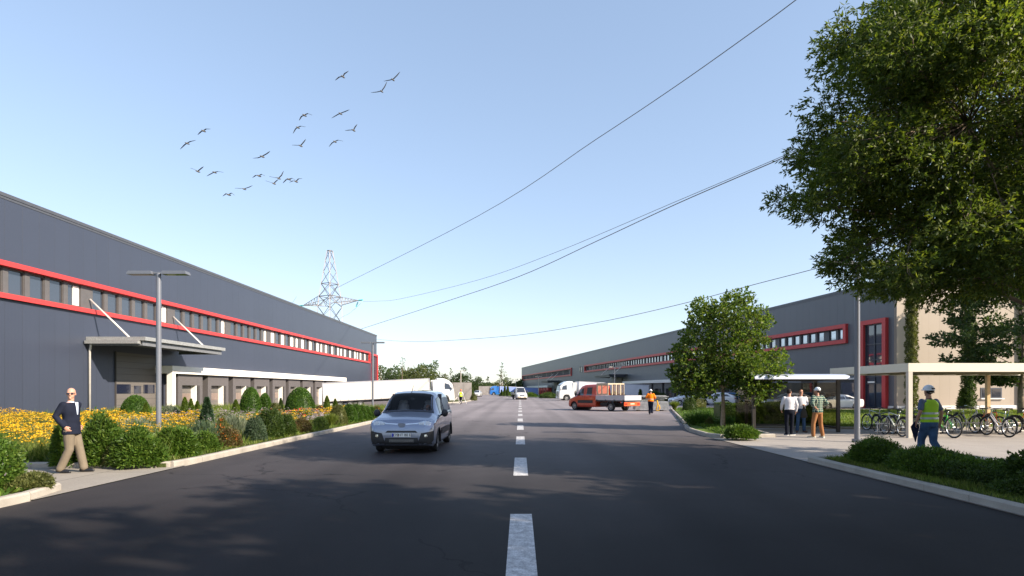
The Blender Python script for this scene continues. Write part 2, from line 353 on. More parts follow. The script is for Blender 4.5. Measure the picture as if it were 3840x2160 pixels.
M['bluetruck'] = mat('blue_truck_paint', (0.02, 0.13, 0.42), 0.3, 0.0, var=0.03, coat=0.8)
M['bluecurt'] = mat('blue_curtain', (0.20, 0.28, 0.60), 0.6, var=0.05, scale=0.5)
M['whitecurt'] = mat('white_curtain', (0.58, 0.555, 0.52), 0.6, var=0.03, scale=0.6)
M['greycurt'] = mat('grey_box_panel', (0.66, 0.67, 0.72), 0.5, var=0.04, scale=0.5)
M['light'] = glass_mat('headlight_lens', (0.55, 0.57, 0.6), 0.08, 1.0)
M['lampin'] = mat('headlight_reflector', (0.75, 0.77, 0.8), 0.15, 0.9, var=0.3, scale=20)
M['taillight'] = glass_mat('tail_light', (0.45, 0.02, 0.02), 0.15)
M['windscreen'] = clear_mat('windscreen_glass', (0.85, 0.87, 0.90), 0.5)
M['shelterglass'] = clear_mat('smoked_shelter_glass', (0.66, 0.63, 0.56), 0.12)
M['carglass'] = glass_mat('car_glass', (0.02, 0.022, 0.028))
M['interior'] = mat('van_interior', (0.05, 0.05, 0.06), 0.8)
M['seat'] = mat('seat_fabric', (0.42, 0.42, 0.43), 0.9)
M['platewhite'] = mat('plate_white', (0.80, 0.80, 0.78), 0.5, var=0.01)
M['plateblue'] = mat('plate_blue', (0.01, 0.03, 0.45), 0.5, var=0.01)
M['platetext'] = mat('plate_black', (0.01, 0.01, 0.01), 0.6, var=0.01)
M['bark'] = mat('bark', (0.16, 0.12, 0.085), 0.95, var=0.35, scale=6, bump=0.9, bscale=22)
M['bark_lt'] = mat('pale_bark', (0.30, 0.22, 0.16), 0.9, var=0.3, scale=9, bump=0.7, bscale=25)
M['lf_big'] = leaf_mat('ash_leaves', (0.052, 0.082, 0.016), (0.085, 0.125, 0.024), (0.19, 0.215, 0.04), 0.48)
M['lf_maple'] = leaf_mat('maple_leaves', (0.055, 0.100, 0.020), (0.092, 0.150, 0.028), (0.19, 0.225, 0.045), 0.48)
M['lf_dark'] = leaf_mat('dark_leaves', (0.026, 0.052, 0.012), (0.044, 0.080, 0.016), (0.09, 0.13, 0.025))
M['lf_mid'] = leaf_mat('mid_green_leaves', (0.040, 0.085, 0.012), (0.065, 0.125, 0.016), (0.13, 0.19, 0.03))
M['lf_topiary'] = leaf_mat('topiary_leaves', (0.030, 0.075, 0.010), (0.048, 0.105, 0.014), (0.09, 0.16, 0.02), 0.25)
M['lf_cone'] = leaf_mat('golden_green_conifer', (0.050, 0.090, 0.010), (0.075, 0.12, 0.013), (0.13, 0.17, 0.02), 0.25)
M['lf_blue'] = leaf_mat('blue_green_leaves', (0.045, 0.075, 0.045), (0.075, 0.115, 0.065), (0.12, 0.165, 0.10))
M['lf_silver'] = leaf_mat('silver_leaves', (0.10, 0.13, 0.09), (0.16, 0.19, 0.13), (0.24, 0.26, 0.18))
M['lf_olive'] = leaf_mat('olive_leaves', (0.07, 0.085, 0.025), (0.105, 0.12, 0.035), (0.17, 0.17, 0.06))
M['lf_red'] = leaf_mat('reddish_leaves', (0.09, 0.06, 0.025), (0.12, 0.08, 0.03), (0.10, 0.12, 0.03))
M['lf_spruce'] = leaf_mat('spruce_needles', (0.020, 0.050, 0.026), (0.035, 0.075, 0.036), (0.065, 0.11, 0.05), 0.2)
M['lf_far'] = leaf_mat('distant_leaves', (0.065, 0.085, 0.03), (0.10, 0.13, 0.04), (0.17, 0.19, 0.06))
M['lf_far2'] = leaf_mat('distant_dark_leaves', (0.035, 0.065, 0.025), (0.055, 0.09, 0.03), (0.09, 0.125, 0.04))
M['grass'] = leaf_mat('grass_blades', (0.07, 0.11, 0.015), (0.12, 0.17, 0.025), (0.24, 0.25, 0.07), 0.4)
M['fl_yellow'] = leaf_mat('yellow_petals', (0.55, 0.27, 0.01), (0.70, 0.40, 0.015), (0.80, 0.54, 0.03), 0.3, 0.7)
M['fl_orange'] = leaf_mat('orange_petals', (0.70, 0.13, 0.02), (0.80, 0.20, 0.03), (0.85, 0.36, 0.06), 0.3, 0.7)
M['fl_red'] = leaf_mat('red_petals', (0.45, 0.01, 0.01), (0.60, 0.02, 0.015), (0.70, 0.06, 0.02), 0.2, 0.7)
M['fl_white'] = leaf_mat('pale_petals', (0.42, 0.36, 0.44), (0.34, 0.22, 0.36), (0.55, 0.52, 0.50), 0.3, 0.7)
M['skin'] = mat('skin', (0.50, 0.26, 0.18), 0.5, var=0.06, scale=12)
M['skin_tan'] = mat('tanned_skin', (0.34, 0.17, 0.11), 0.5, var=0.06, scale=12)
M['hair'] = mat('dark_hair', (0.02, 0.014, 0.012), 0.6)
M['navy'] = mat('navy_cloth', (0.012, 0.015, 0.028), 0.9, bump=0.3, bscale=9, var=0.2, scale=5)
M['khaki'] = mat('khaki_cloth', (0.165, 0.135, 0.10), 0.9, bump=0.5, bscale=7, var=0.1, scale=5)
M['shirtblue'] = mat('pale_blue_shirt', (0.50, 0.58, 0.72), 0.9)
M['shirtwhite'] = mat('white_shirt', (0.60, 0.59, 0.63), 0.9, bump=0.4, bscale=8)
M['denim'] = mat('blue_denim', (0.045, 0.085, 0.16), 0.9, bump=0.4, bscale=8, var=0.35, scale=5)
M['darkjean'] = mat('dark_denim', (0.008, 0.010, 0.018), 0.9, bump=0.4, bscale=8)
M['brownp'] = mat('brown_trouser_cloth', (0.27, 0.125, 0.055), 0.9, bump=0.5, bscale=8, var=0.12)
M['plaid'] = plaid_mat()
M['vest_y'] = mat('yellow_green_hi_vis', (0.36, 0.60, 0.04), 0.8, bump=0.3, bscale=7)
M['vest_yy'] = mat('bright_yellow_hi_vis', (0.62, 0.78, 0.02), 0.8)
M['orange'] = mat('orange_hi_vis', (0.85, 0.20, 0.01), 0.8, bump=0.3, bscale=8)
M['reflect'] = mat('reflective_tape', (0.40, 0.42, 0.45), 0.4, 0.3)
M['tee'] = mat('grey_blue_shirt', (0.10, 0.13, 0.20), 0.9, bump=0.3, bscale=8)
M['helmet'] = mat('white_helmet', (0.72, 0.74, 0.78), 0.3)
M['helmet_o'] = mat('orange_helmet', (0.70, 0.16, 0.03), 0.35)
M['leather'] = mat('black_leather', (0.012, 0.012, 0.015), 0.25)
M['shoe_beige'] = mat('beige_shoe', (0.46, 0.40, 0.30), 0.8)
M['shoe_brown'] = mat('brown_shoe', (0.10, 0.045, 0.03), 0.6)
M['sole'] = mat('white_sole', (0.7, 0.7, 0.68), 0.7)
M['clip'] = mat('dark_blue_folder', (0.010, 0.014, 0.035), 0.8, spec=0.1)
M['bagcloth'] = mat('dark_grey_bag', (0.04, 0.038, 0.035), 0.85, bump=0.4, bscale=10)
M['shelter_roof'] = mat('pale_blue_grey_roof', (0.52, 0.56, 0.66), 0.35, 0.3, var=0.03)
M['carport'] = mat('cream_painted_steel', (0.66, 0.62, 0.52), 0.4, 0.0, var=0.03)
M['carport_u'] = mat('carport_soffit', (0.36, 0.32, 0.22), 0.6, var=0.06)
M['rackwhite'] = mat('white_tube', (0.66, 0.62, 0.58), 0.35, 0.2)
for nm, c in (('b_silver', (0.50, 0.54, 0.50)), ('b_white', (0.68, 0.66, 0.70)), ('b_green', (0.03, 0.35, 0.03)), ('b_black', (0.02, 0.02, 0.03)), ('b_orange', (0.80, 0.22, 0.02)), ('b_blue', (0.03, 0.18, 0.40)), ('b_grey', (0.12, 0.12, 0.13)), ('b_teal', (0.10, 0.35, 0.30)), ('b_lime', (0.42, 0.50, 0.04))):
    M[nm] = mat(nm[2:] + '_bike_paint', c, 0.3, 0.2, var=0.03, coat=0.5)
M['sheet'] = mat('corrugated_sheet_edge', (0.40, 0.40, 0.41), 0.45, 0.4, var=0.25, scale=4)
M['scrap_dk'] = mat('dark_scaffold_parts', (0.09, 0.10, 0.09), 0.6, var=0.4, scale=5)
M['woodpost'] = mat('lit_timber', (0.55, 0.38, 0.20), 0.7, var=0.15, scale=5)

for k_ in ('navy','khaki','shirtblue','shirtwhite','denim','darkjean','brownp','tee','vest_y','vest_yy','orange','bagcloth','soil','ground','lawn','hair'):
    M[k_].node_tree.nodes['Principled BSDF'].inputs['Specular IOR Level'].default_value = 0.12
M['plaid'].node_tree.nodes['Principled BSDF'].inputs['Specular IOR Level'].default_value = 0.12
# ------------------------------------------------------------------ ground, roads, kerbs
def smooth01(t): t = min(1, max(0, t)); return t*t*(3-2*t)
def dip(x, y):
    """the dock yards sink below the road towards both warehouses"""
    a = smooth01((-9.5 - x) / 18) * smooth01((y - 50) / 12) * smooth01((118 - y) / 15)
    return -1.05 * a
def grid_sheet(name, xs, ys, zf, m, kind='structure'):
    xs = list(xs); ys = list(ys); V = [(x, y, zf(x, y)) for y in ys for x in xs]; n = len(xs); Fc = []
    for j in range(len(ys)-1):
        for i in range(n-1):
            a = j*n+i; Fc.append((a, a+1, a+n+1, a+n))
    me = bpy.data.meshes.new(name); me.from_pydata(V, [], Fc); o = link_mesh(name, me, m, None, True); o['kind'] = kind; return o
def poly_sheet(name, poly, z, m, kind='structure', thick=0.0):
    me = bpy.data.meshes.new(name); bm = bmesh.new()
    vs_ = [bm.verts.new((x, y, z)) for x, y in poly]; f = bm.faces.new(vs_); f.normal_update()
    if f.normal.z < 0: f.normal_flip()
    if thick:
        r = bmesh.ops.extrude_face_region(bm, geom=[f]); vv = [g for g in r['geom'] if isinstance(g, bmesh.types.BMVert)]
        bmesh.ops.translate(bm, verts=vv, vec=(0, 0, -thick)); bmesh.ops.recalc_face_normals(bm, faces=bm.faces)
    bmesh.ops.triangulate(bm, faces=[q for q in bm.faces if len(q.verts) > 4]); bm.to_mesh(me); bm.free()
    o = link_mesh(name, me, m); o['kind'] = kind; return o
xs = [-3000, -1200, -500, -200, -120, -80, -60, -50, -44, -38, -34] + [-32 + 1.5*i for i in range(18)] + [0, 20, 60, 150, 500, 1200, 3000]
ys = [-300, -100, -40, 0, 20, 35, 45] + [48 + 3*i for i in range(26)] + [135, 160, 200, 260, 400, 800, 1600, 4000]
grid_sheet('ground', xs, ys, lambda x, y: -0.06 + dip(x, y), M['ground'])
road = [(-7.7, -40), (6.95, -40), (6.95, 21), (7.1, 24.0), (7.84, 26.9), (8.7, 30.4), (13.6, 51.1), (24, 49.5), (34.2, 49.5), (34.0, 52), (22, 128), (9.5, 117), (-1.4, 138), (-6.5, 178), (-14, 239), (-40, 380), (-52, 380), (-24, 239), (-14, 150), (-9.2, 118), (-7.7, 103), (-7.7, 91)]
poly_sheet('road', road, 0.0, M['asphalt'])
yard = grid_sheet('yard', [-31.9 + 1.1*i for i in range(23)], [56 + 1.25*i for i in range(29)] + [96, 102, 110, 118, 127], lambda x, y: dip(x, y) - 0.004, M['yard_asphalt'])
dash = MB()
for k in range(14):
    y0 = 4.95 + 6.65*k; dash.box(-0.135, 0.165, y0, y0+3.05, 0.002, 0.006)
for k in range(6):
    y0 = 98 + 6.65*k; xo = -0.022*(y0-98)**1.45
    a = Vector((xo, y0, 0.004)); b = Vector((-0.022*(y0+3-98)**1.45, y0+3, 0.004)); dash.bar(a, b, 0.3, 0.004)
tag(dash.build('road_marking', M['paint_line']), kind='structure')
# wide faint junction line by the truck exit
poly_sheet('stop_line', [(-14.5, 62.5), (-7.3, 60.6), (-7.3, 61.6), (-14.5, 64.2)], 0.008, M['paint_line'])
# left planted bed, driveway, near bed
bedL = [(-7.95, 12.75), (-7.95, 53.5), (-9.5, 56.0), (-31.5, 56.0), (-31.5, 33.0), (-45, 33), (-45, 12.75)]
poly_sheet('planting_bed_soil', bedL, 0.10, M['soil'], thick=0.2)
poly_sheet('planting_bed_soil', [(-7.95, 3.0), (-7.95, 9.75), (-8.2, 9.95), (-45, 9.95), (-45, 3.0)], 0.10, M['soil'], thick=0.2)
poly_sheet('driveway', [(-7.7, 9.0), (-7.7, 13.2), (-8.1, 13.2), (-8.1, 12.6), (-45, 12.6), (-45, 9.0)], 0.012, M['driveway'])
# right: bed by the road, plaza, lawn, path
poly_sheet('pavement', [(6.95, -40), (45, -40), (45, 24.4), (13.6, 25.1), (9.74, 26.1), (9.84, 24.7), (9.25, 20.85), (6.95, 20.45)], 0.014, M['concrete_slab'])
poly_sheet('planting_bed_soil', [(7.2, -20), (7.2, 13.75), (8.2, 13.95), (9.95, 11.35), (12.0, 8.2), (12.0, -20)], 0.10, M['soil'], thick=0.2)
poly_sheet('lawn', [(7.25, 20.75), (9.1, 21.1), (9.7, 24.9), (9.62, 26.2), (13.6, 25.3), (45, 24.6), (60, 24.6), (60, 47.3), (24, 48.8), (13.7, 50.8), (8.9, 30.4), (8.05, 27), (7.3, 24)], 0.10, M['lawn'], thick=0.2)
poly_sheet('path', [(24, 48.8), (60, 47.3), (70, 60), (36, 53.2), (34.15, 51.9), (34.15, 49.0)], 0.02, M['concrete_slab'])

def kerb(name, pts, w_=0.16, z1=0.135, stone=1.0, closed=False):
    """row of kerb stones along a polyline, one mesh, with joints"""
    mb = MB(); P = [Vector((x, y)) for x, y in pts]
    seg = []; L = 0
    for a, b in zip(P, P[1:]): seg.append((L, a, b, (b-a).length)); L += (b-a).length
    def at(s_):
        for l0, a, b, l in seg:
            if s_ <= l0 + l + 1e-6: return a + (b-a) * ((s_-l0)/l)
        return P[-1]
    n = max(1, round(L/stone)); rnd = random.Random(len(pts)*7+int(L*10))
    for i in range(n):
        a = at(L*i/n); b = at(L*(i+1)/n); d = (b-a); l = d.length; d = d/l; nn = Vector((-d.y, d.x))
        a = a + d*0.004; b = b - d*0.004; j = rnd.uniform(-0.004, 0.004); c = 0.028
        q = [(-w_/2, -0.12), (w_/2, -0.12), (w_/2, z1-c), (w_/2-c, z1+j), (-w_/2+c, z1+j), (-w_/2, z1-c)]
        mb.add([(p.x+nn.x*o_, p.y+nn.y*o_, z) for p in (a, b) for o_, z in q], [(0,1,2,3,4,5), (11,10,9,8,7,6)] + [(k, (k+1) % 6, 6+(k+1) % 6, 6+k) for k in range(6)])
    o = mb.build(name, M['kerb']); o['kind'] = 'structure'; return o
kerb('kerb', [(-45, 12.7), (-8.3, 12.7), (-7.95, 12.78), (-7.82, 13.1), (-7.82, 53.4), (-8.3, 55.0), (-9.4, 55.9), (-20, 56.0)])
kerb('kerb', [(-7.82, 2.0), (-7.82, 9.6), (-7.9, 9.82), (-8.15, 9.9), (-45, 9.9)])
kerb('kerb', [(7.08, -20), (7.08, 13.85)])
kerb('kerb', [(7.16, 13.88), (8.25, 14.05), (10.05, 11.4), (12.1, 8.2), (12.1, -20)], 0.14, 0.12)
kerb('kerb', [(9.35, 20.95), (7.12, 20.62), (7.05, 21.2), (7.2, 24.0), (7.6, 26.0), (7.9, 27.0), (8.75, 30.4), (13.55, 51.0)])
kerb('kerb', [(9.35, 20.95), (9.86, 24.6), (9.78, 26.15), (13.6, 25.2), (45, 24.5)], 0.14, 0.12)
kerb('kerb', [(13.7, 50.95), (24, 49.0), (60, 47.4)], 0.14, 0.12)
kerb('kerb', [(-12, 73.5), (-10, 73.0), (-8.6, 75.5), (-7.9, 79), (-7.75, 92), (-7.75, 102), (-9.2, 117), (-14, 150), (-24, 239)], 0.2, 0.16, 1.5)
kerb('kerb', [(34, 112), (22, 112), (9.5, 114.5), (4, 124), (-1.4, 137), (-6.5, 177), (-14, 238)], 0.2, 0.16, 1.5)
poly_sheet('verge', [(-12, 73.9), (-10, 73.4), (-8.8, 75.8), (-8.1, 79.2), (-7.95, 92), (-7.95, 102), (-9.4, 117), (-14.2, 150), (-24.2, 239), (-60, 239), (-60, 128), (-13, 128), (-13, 94), (-12.5, 94)], 0.12, M['soil'], thick=0.1)
poly_sheet('verge', [(34, 112.3), (22, 112.3), (9.7, 114.8), (4.3, 124), (-1.1, 137), (-6.2, 177), (-13.7, 238), (4, 238)], 0.12, M['lawn'], thick=0.1)

# ------------------------------------------------------------------ warehouses (local x along the facade, -y outwards)
def facade_bands(root, L, H, bands, P, clad, frame_m, window_m, base=-1.4):
    """cladding with recessed window bands framed in red"""
    mb = MB(); cur = 0.0; zs = sorted(set([base, H] + [z for b_ in bands for z in (b_[2], b_[3])]))
    for b_ in sorted(bands):
        x0, x1, z0, z1 = b_[:4]
        mb.box(cur, x0, 0, 0.5, base, H); mb.box(x0, x1, 0, 0.5, base, z0); mb.box(x0, x1, 0, 0.5, z1, H); cur = x1
    mb.box(cur, L, 0, 0.5, base, H)
    mb.box(0, L, 0.502, P['depth'], base, H-0.3)
    wall = mb.build('wall', clad, root)
    cp = MB(); cp.box(-0.06, L+0.06, -0.07, 0.42, H+0.003, H+0.22); cp.box(-0.03, L+0.03, -0.03, -0.002, H-0.16, H)
    cp.build('roof_coping', M['coping'], root)
    for bi, b_ in enumerate(bands):
        x0, x1, z0, z1 = b_[:4]; t_ = P['t']; pr = P['proud']
        fr = MB(); fr.box(x0, x1, -pr, 0.30, z1-t_, z1-0.002); fr.box(x0, x1, -pr, 0.30, z0+0.002, z0+t_)
        fr.box(x0, x0+t_, -pr, 0.30, z0+t_, z1-t_); fr.box(x1-t_, x1-0.002, -pr, 0.30, z0+t_, z1-t_)
        fr.build('band_frame', frame_m, root)
        bk = MB(); wz0 = z0+t_+0.06; wz1 = z1-t_-0.05
        stuffed = len(b_) > 4 and b_[4]; st_f = MB(); st_g = MB(); nwin = 0
        xs0 = P['start']; pit = P['pitch']; ww = P['ww']; gp = P['gap']
        g0 = math.floor((x0 - xs0) / pit); spans = []
        for g in range(int(g0), int((x1-xs0)/pit)+1):
            for i in range(6):
                a = xs0 + g*pit + i*(ww+gp); c = a + ww
                if a > x0+t_+0.05 and c < x1-t_-0.05: spans.append((a, c, i))
        last = x0+t_
        for a, c, i in spans:
            bk.box(last, a, 0.12, 0.32, wz0-0.06+0.001, wz1+0.05-0.001); last = c
        bk.box(last, x1-t_, 0.12, 0.32, wz0-0.06+0.001, wz1+0.05-0.001); bk.box(x0, x1, 0.36, 0.50, z0, z1)
        bk.build('window_pier', P['pier'], root)
        for a, c, i in spans:
            fm = MB(); q = 0.07
            fm.box(a, a+q, 0.16, 0.32, wz0, wz1); fm.box(c-q, c, 0.16, 0.32, wz0, wz1)
            fm.box(a+q, c-q, 0.16, 0.32, wz0-0.06, wz0+q); fm.box(a+q, c-q, 0.16, 0.32, wz1-q, wz1+0.05)
            gm = MB().box(a+q, c-q, 0.26, 0.275, wz0+q, wz1-q)
            if stuffed: st_f.add(fm.v, fm.f); st_g.add(gm.v, gm.f); continue
            wf = fm.build('window', window_m, root); gm.build('pane', P.get('glass', M['glass']), wf)
            if P.get('blind') and i == 5:
                MB().box(a+q+0.42*(c-a), c-q-0.01, 0.20, 0.245, wz0+q+0.02, wz1-q-0.04).build('blind', M['blind'], wf)
            elif P.get('blind') and a > 50 and i % 2 == 0:
                MB().box(a+q+0.12*(c-a), c-q-0.01, 0.20, 0.245, wz0+q+0.02, wz1-q-0.04).build('blind', M['blind'], wf)
        if stuffed:
            tag(st_f.build('window_row', window_m, root), kind='stuff'); tag(st_g.build('pane_row', P.get('glass', M['glass']), root), kind='stuff')
    return wall
def docks(root, x0, n, pitch, z_top, z_fas, depth, base, col_fas, col_bay, col_door):
    """projecting portal with n loading docks under one fascia"""
    x1 = x0 + n*pitch + 0.5
    fa = MB(); fa.box(x0-0.45, x1, -depth, -0.004, z_fas, z_top); fa.box(x0-0.45, x0, -depth, -depth+0.5, base, z_fas-0.002)
    fa.build('dock_canopy', col_fas, root)
    for k in range(n):
        a = x0 + k*pitch + 0.95; b = x0 + (k+1)*pitch; d = depth-0.35; z1 = z_fas - 0.03
        ox0 = a + 0.62; ox1 = b - 0.75; oz1 = z1 - 1.0
        m_ = MB(); m_.box(a, ox0, -d, -0.01, base, z1); m_.box(ox1, b, -d, -0.01, base, z1); m_.box(ox0, ox1, -d, -0.01, oz1, z1)
        bay = m_.build('dock_bay', col_bay, root)
        MB().box(ox0+0.002, ox1-0.35, -d+0.5, -d+0.58, base, oz1-0.002).build('dock_door', col_door, bay)
        MB().box(ox0+0.1, ox1-0.45, -d+0.478, -d+0.498, oz1-1.45, oz1-0.75).build('door_window', M['door_win'], bay)
        MB().box(ox1-0.34, ox1-0.24, -d+0.02, -d+0.6, base, oz1-0.002).build('door_cheek', M['blind'] if col_fas is M['white_render'] else M['pier'], bay)
        MB().box(ox1-0.22, ox1+0.16, -d-0.06, -d-0.002, base, oz1-0.004).build('dock_pad', M['dock_dark'], bay)
        MB().box(b+0.02, b+0.90, -0.12, -0.006, base, z1).build('dock_recess', M['dock_dark'], bay)
def door_canopy(root, x0, x1, z, proj, zatt, xs_strut, mat_top, mat_un, door=None, pipe=True, door_h=4.75):
    c = MB(); c.box(x0, x1, -proj, -0.02, z-0.05, z+0.22); cv = c.build('entrance_canopy', mat_top, root)
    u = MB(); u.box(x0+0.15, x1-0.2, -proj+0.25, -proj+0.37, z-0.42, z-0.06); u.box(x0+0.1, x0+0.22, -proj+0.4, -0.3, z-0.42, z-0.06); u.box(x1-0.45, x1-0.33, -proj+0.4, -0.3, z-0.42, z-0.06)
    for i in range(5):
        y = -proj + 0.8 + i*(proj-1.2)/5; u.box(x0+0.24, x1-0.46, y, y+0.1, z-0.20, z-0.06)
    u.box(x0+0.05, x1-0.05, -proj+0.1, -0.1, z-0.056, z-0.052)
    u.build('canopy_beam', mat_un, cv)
    for xx in xs_strut:
        MB().tube([(xx, 0.05, zatt), (xx, -proj*0.66, z+0.2)], 0.07, 8).build('tie_rod', M['rackwhite'], cv, True)
    if pipe:
        MB().tube([(x0+0.05, -0.35, z-0.25), (x0+0.05, -0.35, z-0.45), (x0+0.2, -0.16, z-0.8), (x0+0.2, -0.16, -0.3)], 0.075, 8).build('drainpipe', M['rackwhite'], cv, True)
        MB().box(x0-0.25, x0+0.35, -proj+0.4, -0.1, z-0.30, z-0.08).build('gutter', mat_top, cv)
    if door:
        a, b = door; dm = MB().box(a, b, -0.05, -0.003, -0.6, door_h)
        d = dm.build('roller_door', M['door_grey'], root)
        wz = 1.45; ws = (b-a)
        for q0, q1 in ((0.0, 0.34), (0.42, 0.60), (0.66, 0.96)):
            MB().box(a+ws*q0+0.02, a+ws*q1, -0.075, -0.052, wz, wz+0.75 - (0.1 if q0 == 0.42 else 0)).build('door_window', M['glass_dk'], d)
        fm = MB(); fm.box(a-0.10, a-0.002, -0.09, -0.001, -0.6, door_h+0.08); fm.box(b+0.002, b+0.10, -0.09, -0.001, -0.6, door_h+0.08); fm.build('door_surround', M['dock_dark'], d)
def tall_window(root, x0, x1, ztop, proud=0.35, t_=0.42, handle=True):
    fr = MB(); fr.box(x0, x1, -proud, -0.003, ztop-t_, ztop); fr.box(x0, x0+t_, -proud, -0.003, -0.1, ztop-t_-0.001); fr.box(x1-t_, x1, -proud, -0.003, -0.1, ztop-t_-0.001)
    f = fr.build('entrance_frame', M['red'], root)
    a, b = x0+t_, x1-t_; mb = MB(); mid = (a+b)/2
    for xx in (a+0.04, mid, b-0.04): mb.box(xx-0.05, xx+0.05, -0.12, -0.03, 0.0, ztop-t_-0.002)
    for zz in (0.08, 2.35, 3.0, 4.6, 6.1, ztop-t_-0.07): mb.box(a+0.09, mid-0.051, -0.115, -0.03, zz-0.05, zz+0.05); mb.box(mid+0.051, b-0.09, -0.115, -0.03, zz-0.05, zz+0.05)
    mb.build('mullion', M['winframe_r'], f)
    MB().box(a, b, -0.028, -0.004, 0.0, ztop-t_-0.002).build('pane', M['glass'], f)
    MB().box(mid-0.75, mid+0.1, -0.2, -0.13, 2.42, 2.56).build('ceiling_lamp', M['blind'], f)

# left warehouse: facade plane X = -32 from Y = 20 to Y = 127
LB = empty('warehouse', (-32, 20, 0), R(90), 'dark anthracite warehouse on the left with one long red-framed window band and white loading docks', 'warehouse')
PL = dict(depth=70, t=0.32, proud=0.26, start=22.75-20.4, pitch=10.2, ww=1.2, gap=0.37, pier=M['pier'], blind=True)
facade_bands(LB, 107.0, 13.75, [(-0.5+0.6, 100.8, 7.41, 9.74)], PL, M['clad_l'], M['red'], M['winframe'])
docks(LB, 30.3, 10, 4.9, 3.87, 3.20, 1.55, -1.6, M['white_render'], M['dock_grey'], M['door_grey'])
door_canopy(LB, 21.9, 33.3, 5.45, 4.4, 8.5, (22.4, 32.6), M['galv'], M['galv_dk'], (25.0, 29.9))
tall_window(LB, 102.6, 106.95, 9.55)
# right warehouse: facade turned 9 degrees, near corner at (34.05, 51.8), local x runs towards the camera
RL = 213.0; ux, uy = -0.1564, 0.9877
RB = empty('warehouse', (34.05+ux*RL, 51.8+uy*RL, 0), R(-81), 'lighter grey warehouse on the right with dark red window frames and beige end wall', 'warehouse')
def rx(t_): return RL - t_
PR = dict(depth=0.6, t=0.40, proud=0.30, start=rx(8.7)-8.7*30, pitch=8.7, ww=1.05, gap=0.32, pier=M['winframe_r'], glass=M['glass_r'])
facade_bands(RB, RL, 11.75, [(rx(210), rx(119), 5.95, 8.35, True), (rx(104.5), rx(5.76), 6.47, 8.44)], PR, M['clad_r'], M['red'], M['winframe_r'])
docks(RB, rx(69.5)+0.45, 8, 4.9, 3.52, 3.0, 1.6, -1.0, M['white_render'], M['dock_grey'], M['door_grey'])
docks(RB, rx(189), 8, 5.2, 3.3, 2.6, 1.6, -1.0, M['white_render'], M['red'], M['dock_dark'])
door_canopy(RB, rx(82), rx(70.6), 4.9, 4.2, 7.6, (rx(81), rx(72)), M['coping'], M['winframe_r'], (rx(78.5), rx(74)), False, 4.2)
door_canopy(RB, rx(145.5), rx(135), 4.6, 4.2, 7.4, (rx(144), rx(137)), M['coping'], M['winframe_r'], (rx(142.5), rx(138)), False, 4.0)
tall_window(RB, rx(3.75), rx(0.62), 8.42)
for a in (110.0, 108.2):
    wf = MB().box(rx(a), rx(a)+1.1, -0.06, -0.002, 6.6, 8.3).build('window', M['winframe_r'], RB)
    MB().box(rx(a)+0.25, rx(a)+0.85, -0.08, -0.062, 6.75, 8.15).build('pane', M['glass'], wf)
for a, b in ((13.0, 10.4), (6.9, 4.7), (21.5, 19.2)):
    wf = MB().box(rx(a), rx(b), -0.08, -0.002, 0.1, 2.75).build('window', M['dock_dark'], RB)
    MB().box(rx(a)+0.3, rx(b)-0.15, -0.10, -0.082, 0.3, 2.5).build('pane', M['glass'], wf)
    MB().box(rx(a)-0.3, rx(b)+0.25, -0.14, -0.004, 2.78, 2.95).build('lintel', M['plinth'], wf)
MB().box(RL-0.6, RL-0.006, -0.10, -0.002, 0.0, 0.28).build('plinth', M['plinth'], RB)
MB().box(rx(30), rx(3.8), -0.10, -0.002, 0.0, 0.28).build('plinth', M['plinth'], RB)
# end wall (local x = RL plane, facing the camera)
e = MB(); e.box(RL+0.002, RL+0.30, 0.0, 13.6, -0.3, 11.75); e.box(RL+0.002, RL+0.30, 14.6, 34, -0.3, 11.75); e.box(RL-1.4, RL-1.2, 13.6, 14.6, -0.3, 11.75)
ew = e.build('end_wall', seam_mat('beige_cladding_end', (0.31, 0.255, 0.205), 1.1, 'Y', rough=0.42, ribs=0.10, dark=0.25), RB)
MB().box(0.5, RL, 0.602, 34, 11.30, 11.45).build('roof', M['coping'], RB)
MB().box(RL+0.305, RL+0.36, -0.05, 34, 11.753, 11.97).build('roof_coping', M['coping'], RB)
MB().box(RL+0.302, RL+0.40, 0.0, 13.2, 0.0, 0.30).build('plinth', M['plinth'], RB)
wf = MB().box(RL+0.302, RL+0.34, 8.8, 11.1, 0.98, 1.95).build('window', M['winframe_r'], RB)
MB().box(RL+0.342, RL+0.36, 8.95, 9.85, 1.10, 1.85).build('pane', M['glass_dk'], wf); MB().box(RL+0.342, RL+0.36, 10.0, 10.95, 1.10, 1.85).build('pane', M['glass_dk'], wf)
MB().box(RL+0.302, RL+0.50, 8.7, 11.2, 0.88, 0.975).build('sill', M['plinth'], wf)
MB().box(RL+0.32, RL+0.72, 13.05, 13.45, 0, 11.5).build('corner_pilaster', M['clad_beige'], RB)

# concrete retaining walls
cw = MB(); cw.box(-14.5, -7.95, 93.0, 93.4, -0.6, 2.95)
for i in range(4): cw.box(-14.3+i*1.7, -14.27+i*1.7, 92.985, 93.0, 0, 2.9)
tag(cw.build('retaining_wall', M['conc_wall']), 'bare grey concrete wall behind the white lorry cab and the worker in yellow', 'concrete wall')
cw = MB(); cw.box(-14.2, -9.0, 196.0, 196.5, -0.6, 3.0)
tag(cw.build('retaining_wall', M['conc_wall']), 'small far concrete wall in front of the blue lorry cab', 'concrete wall')

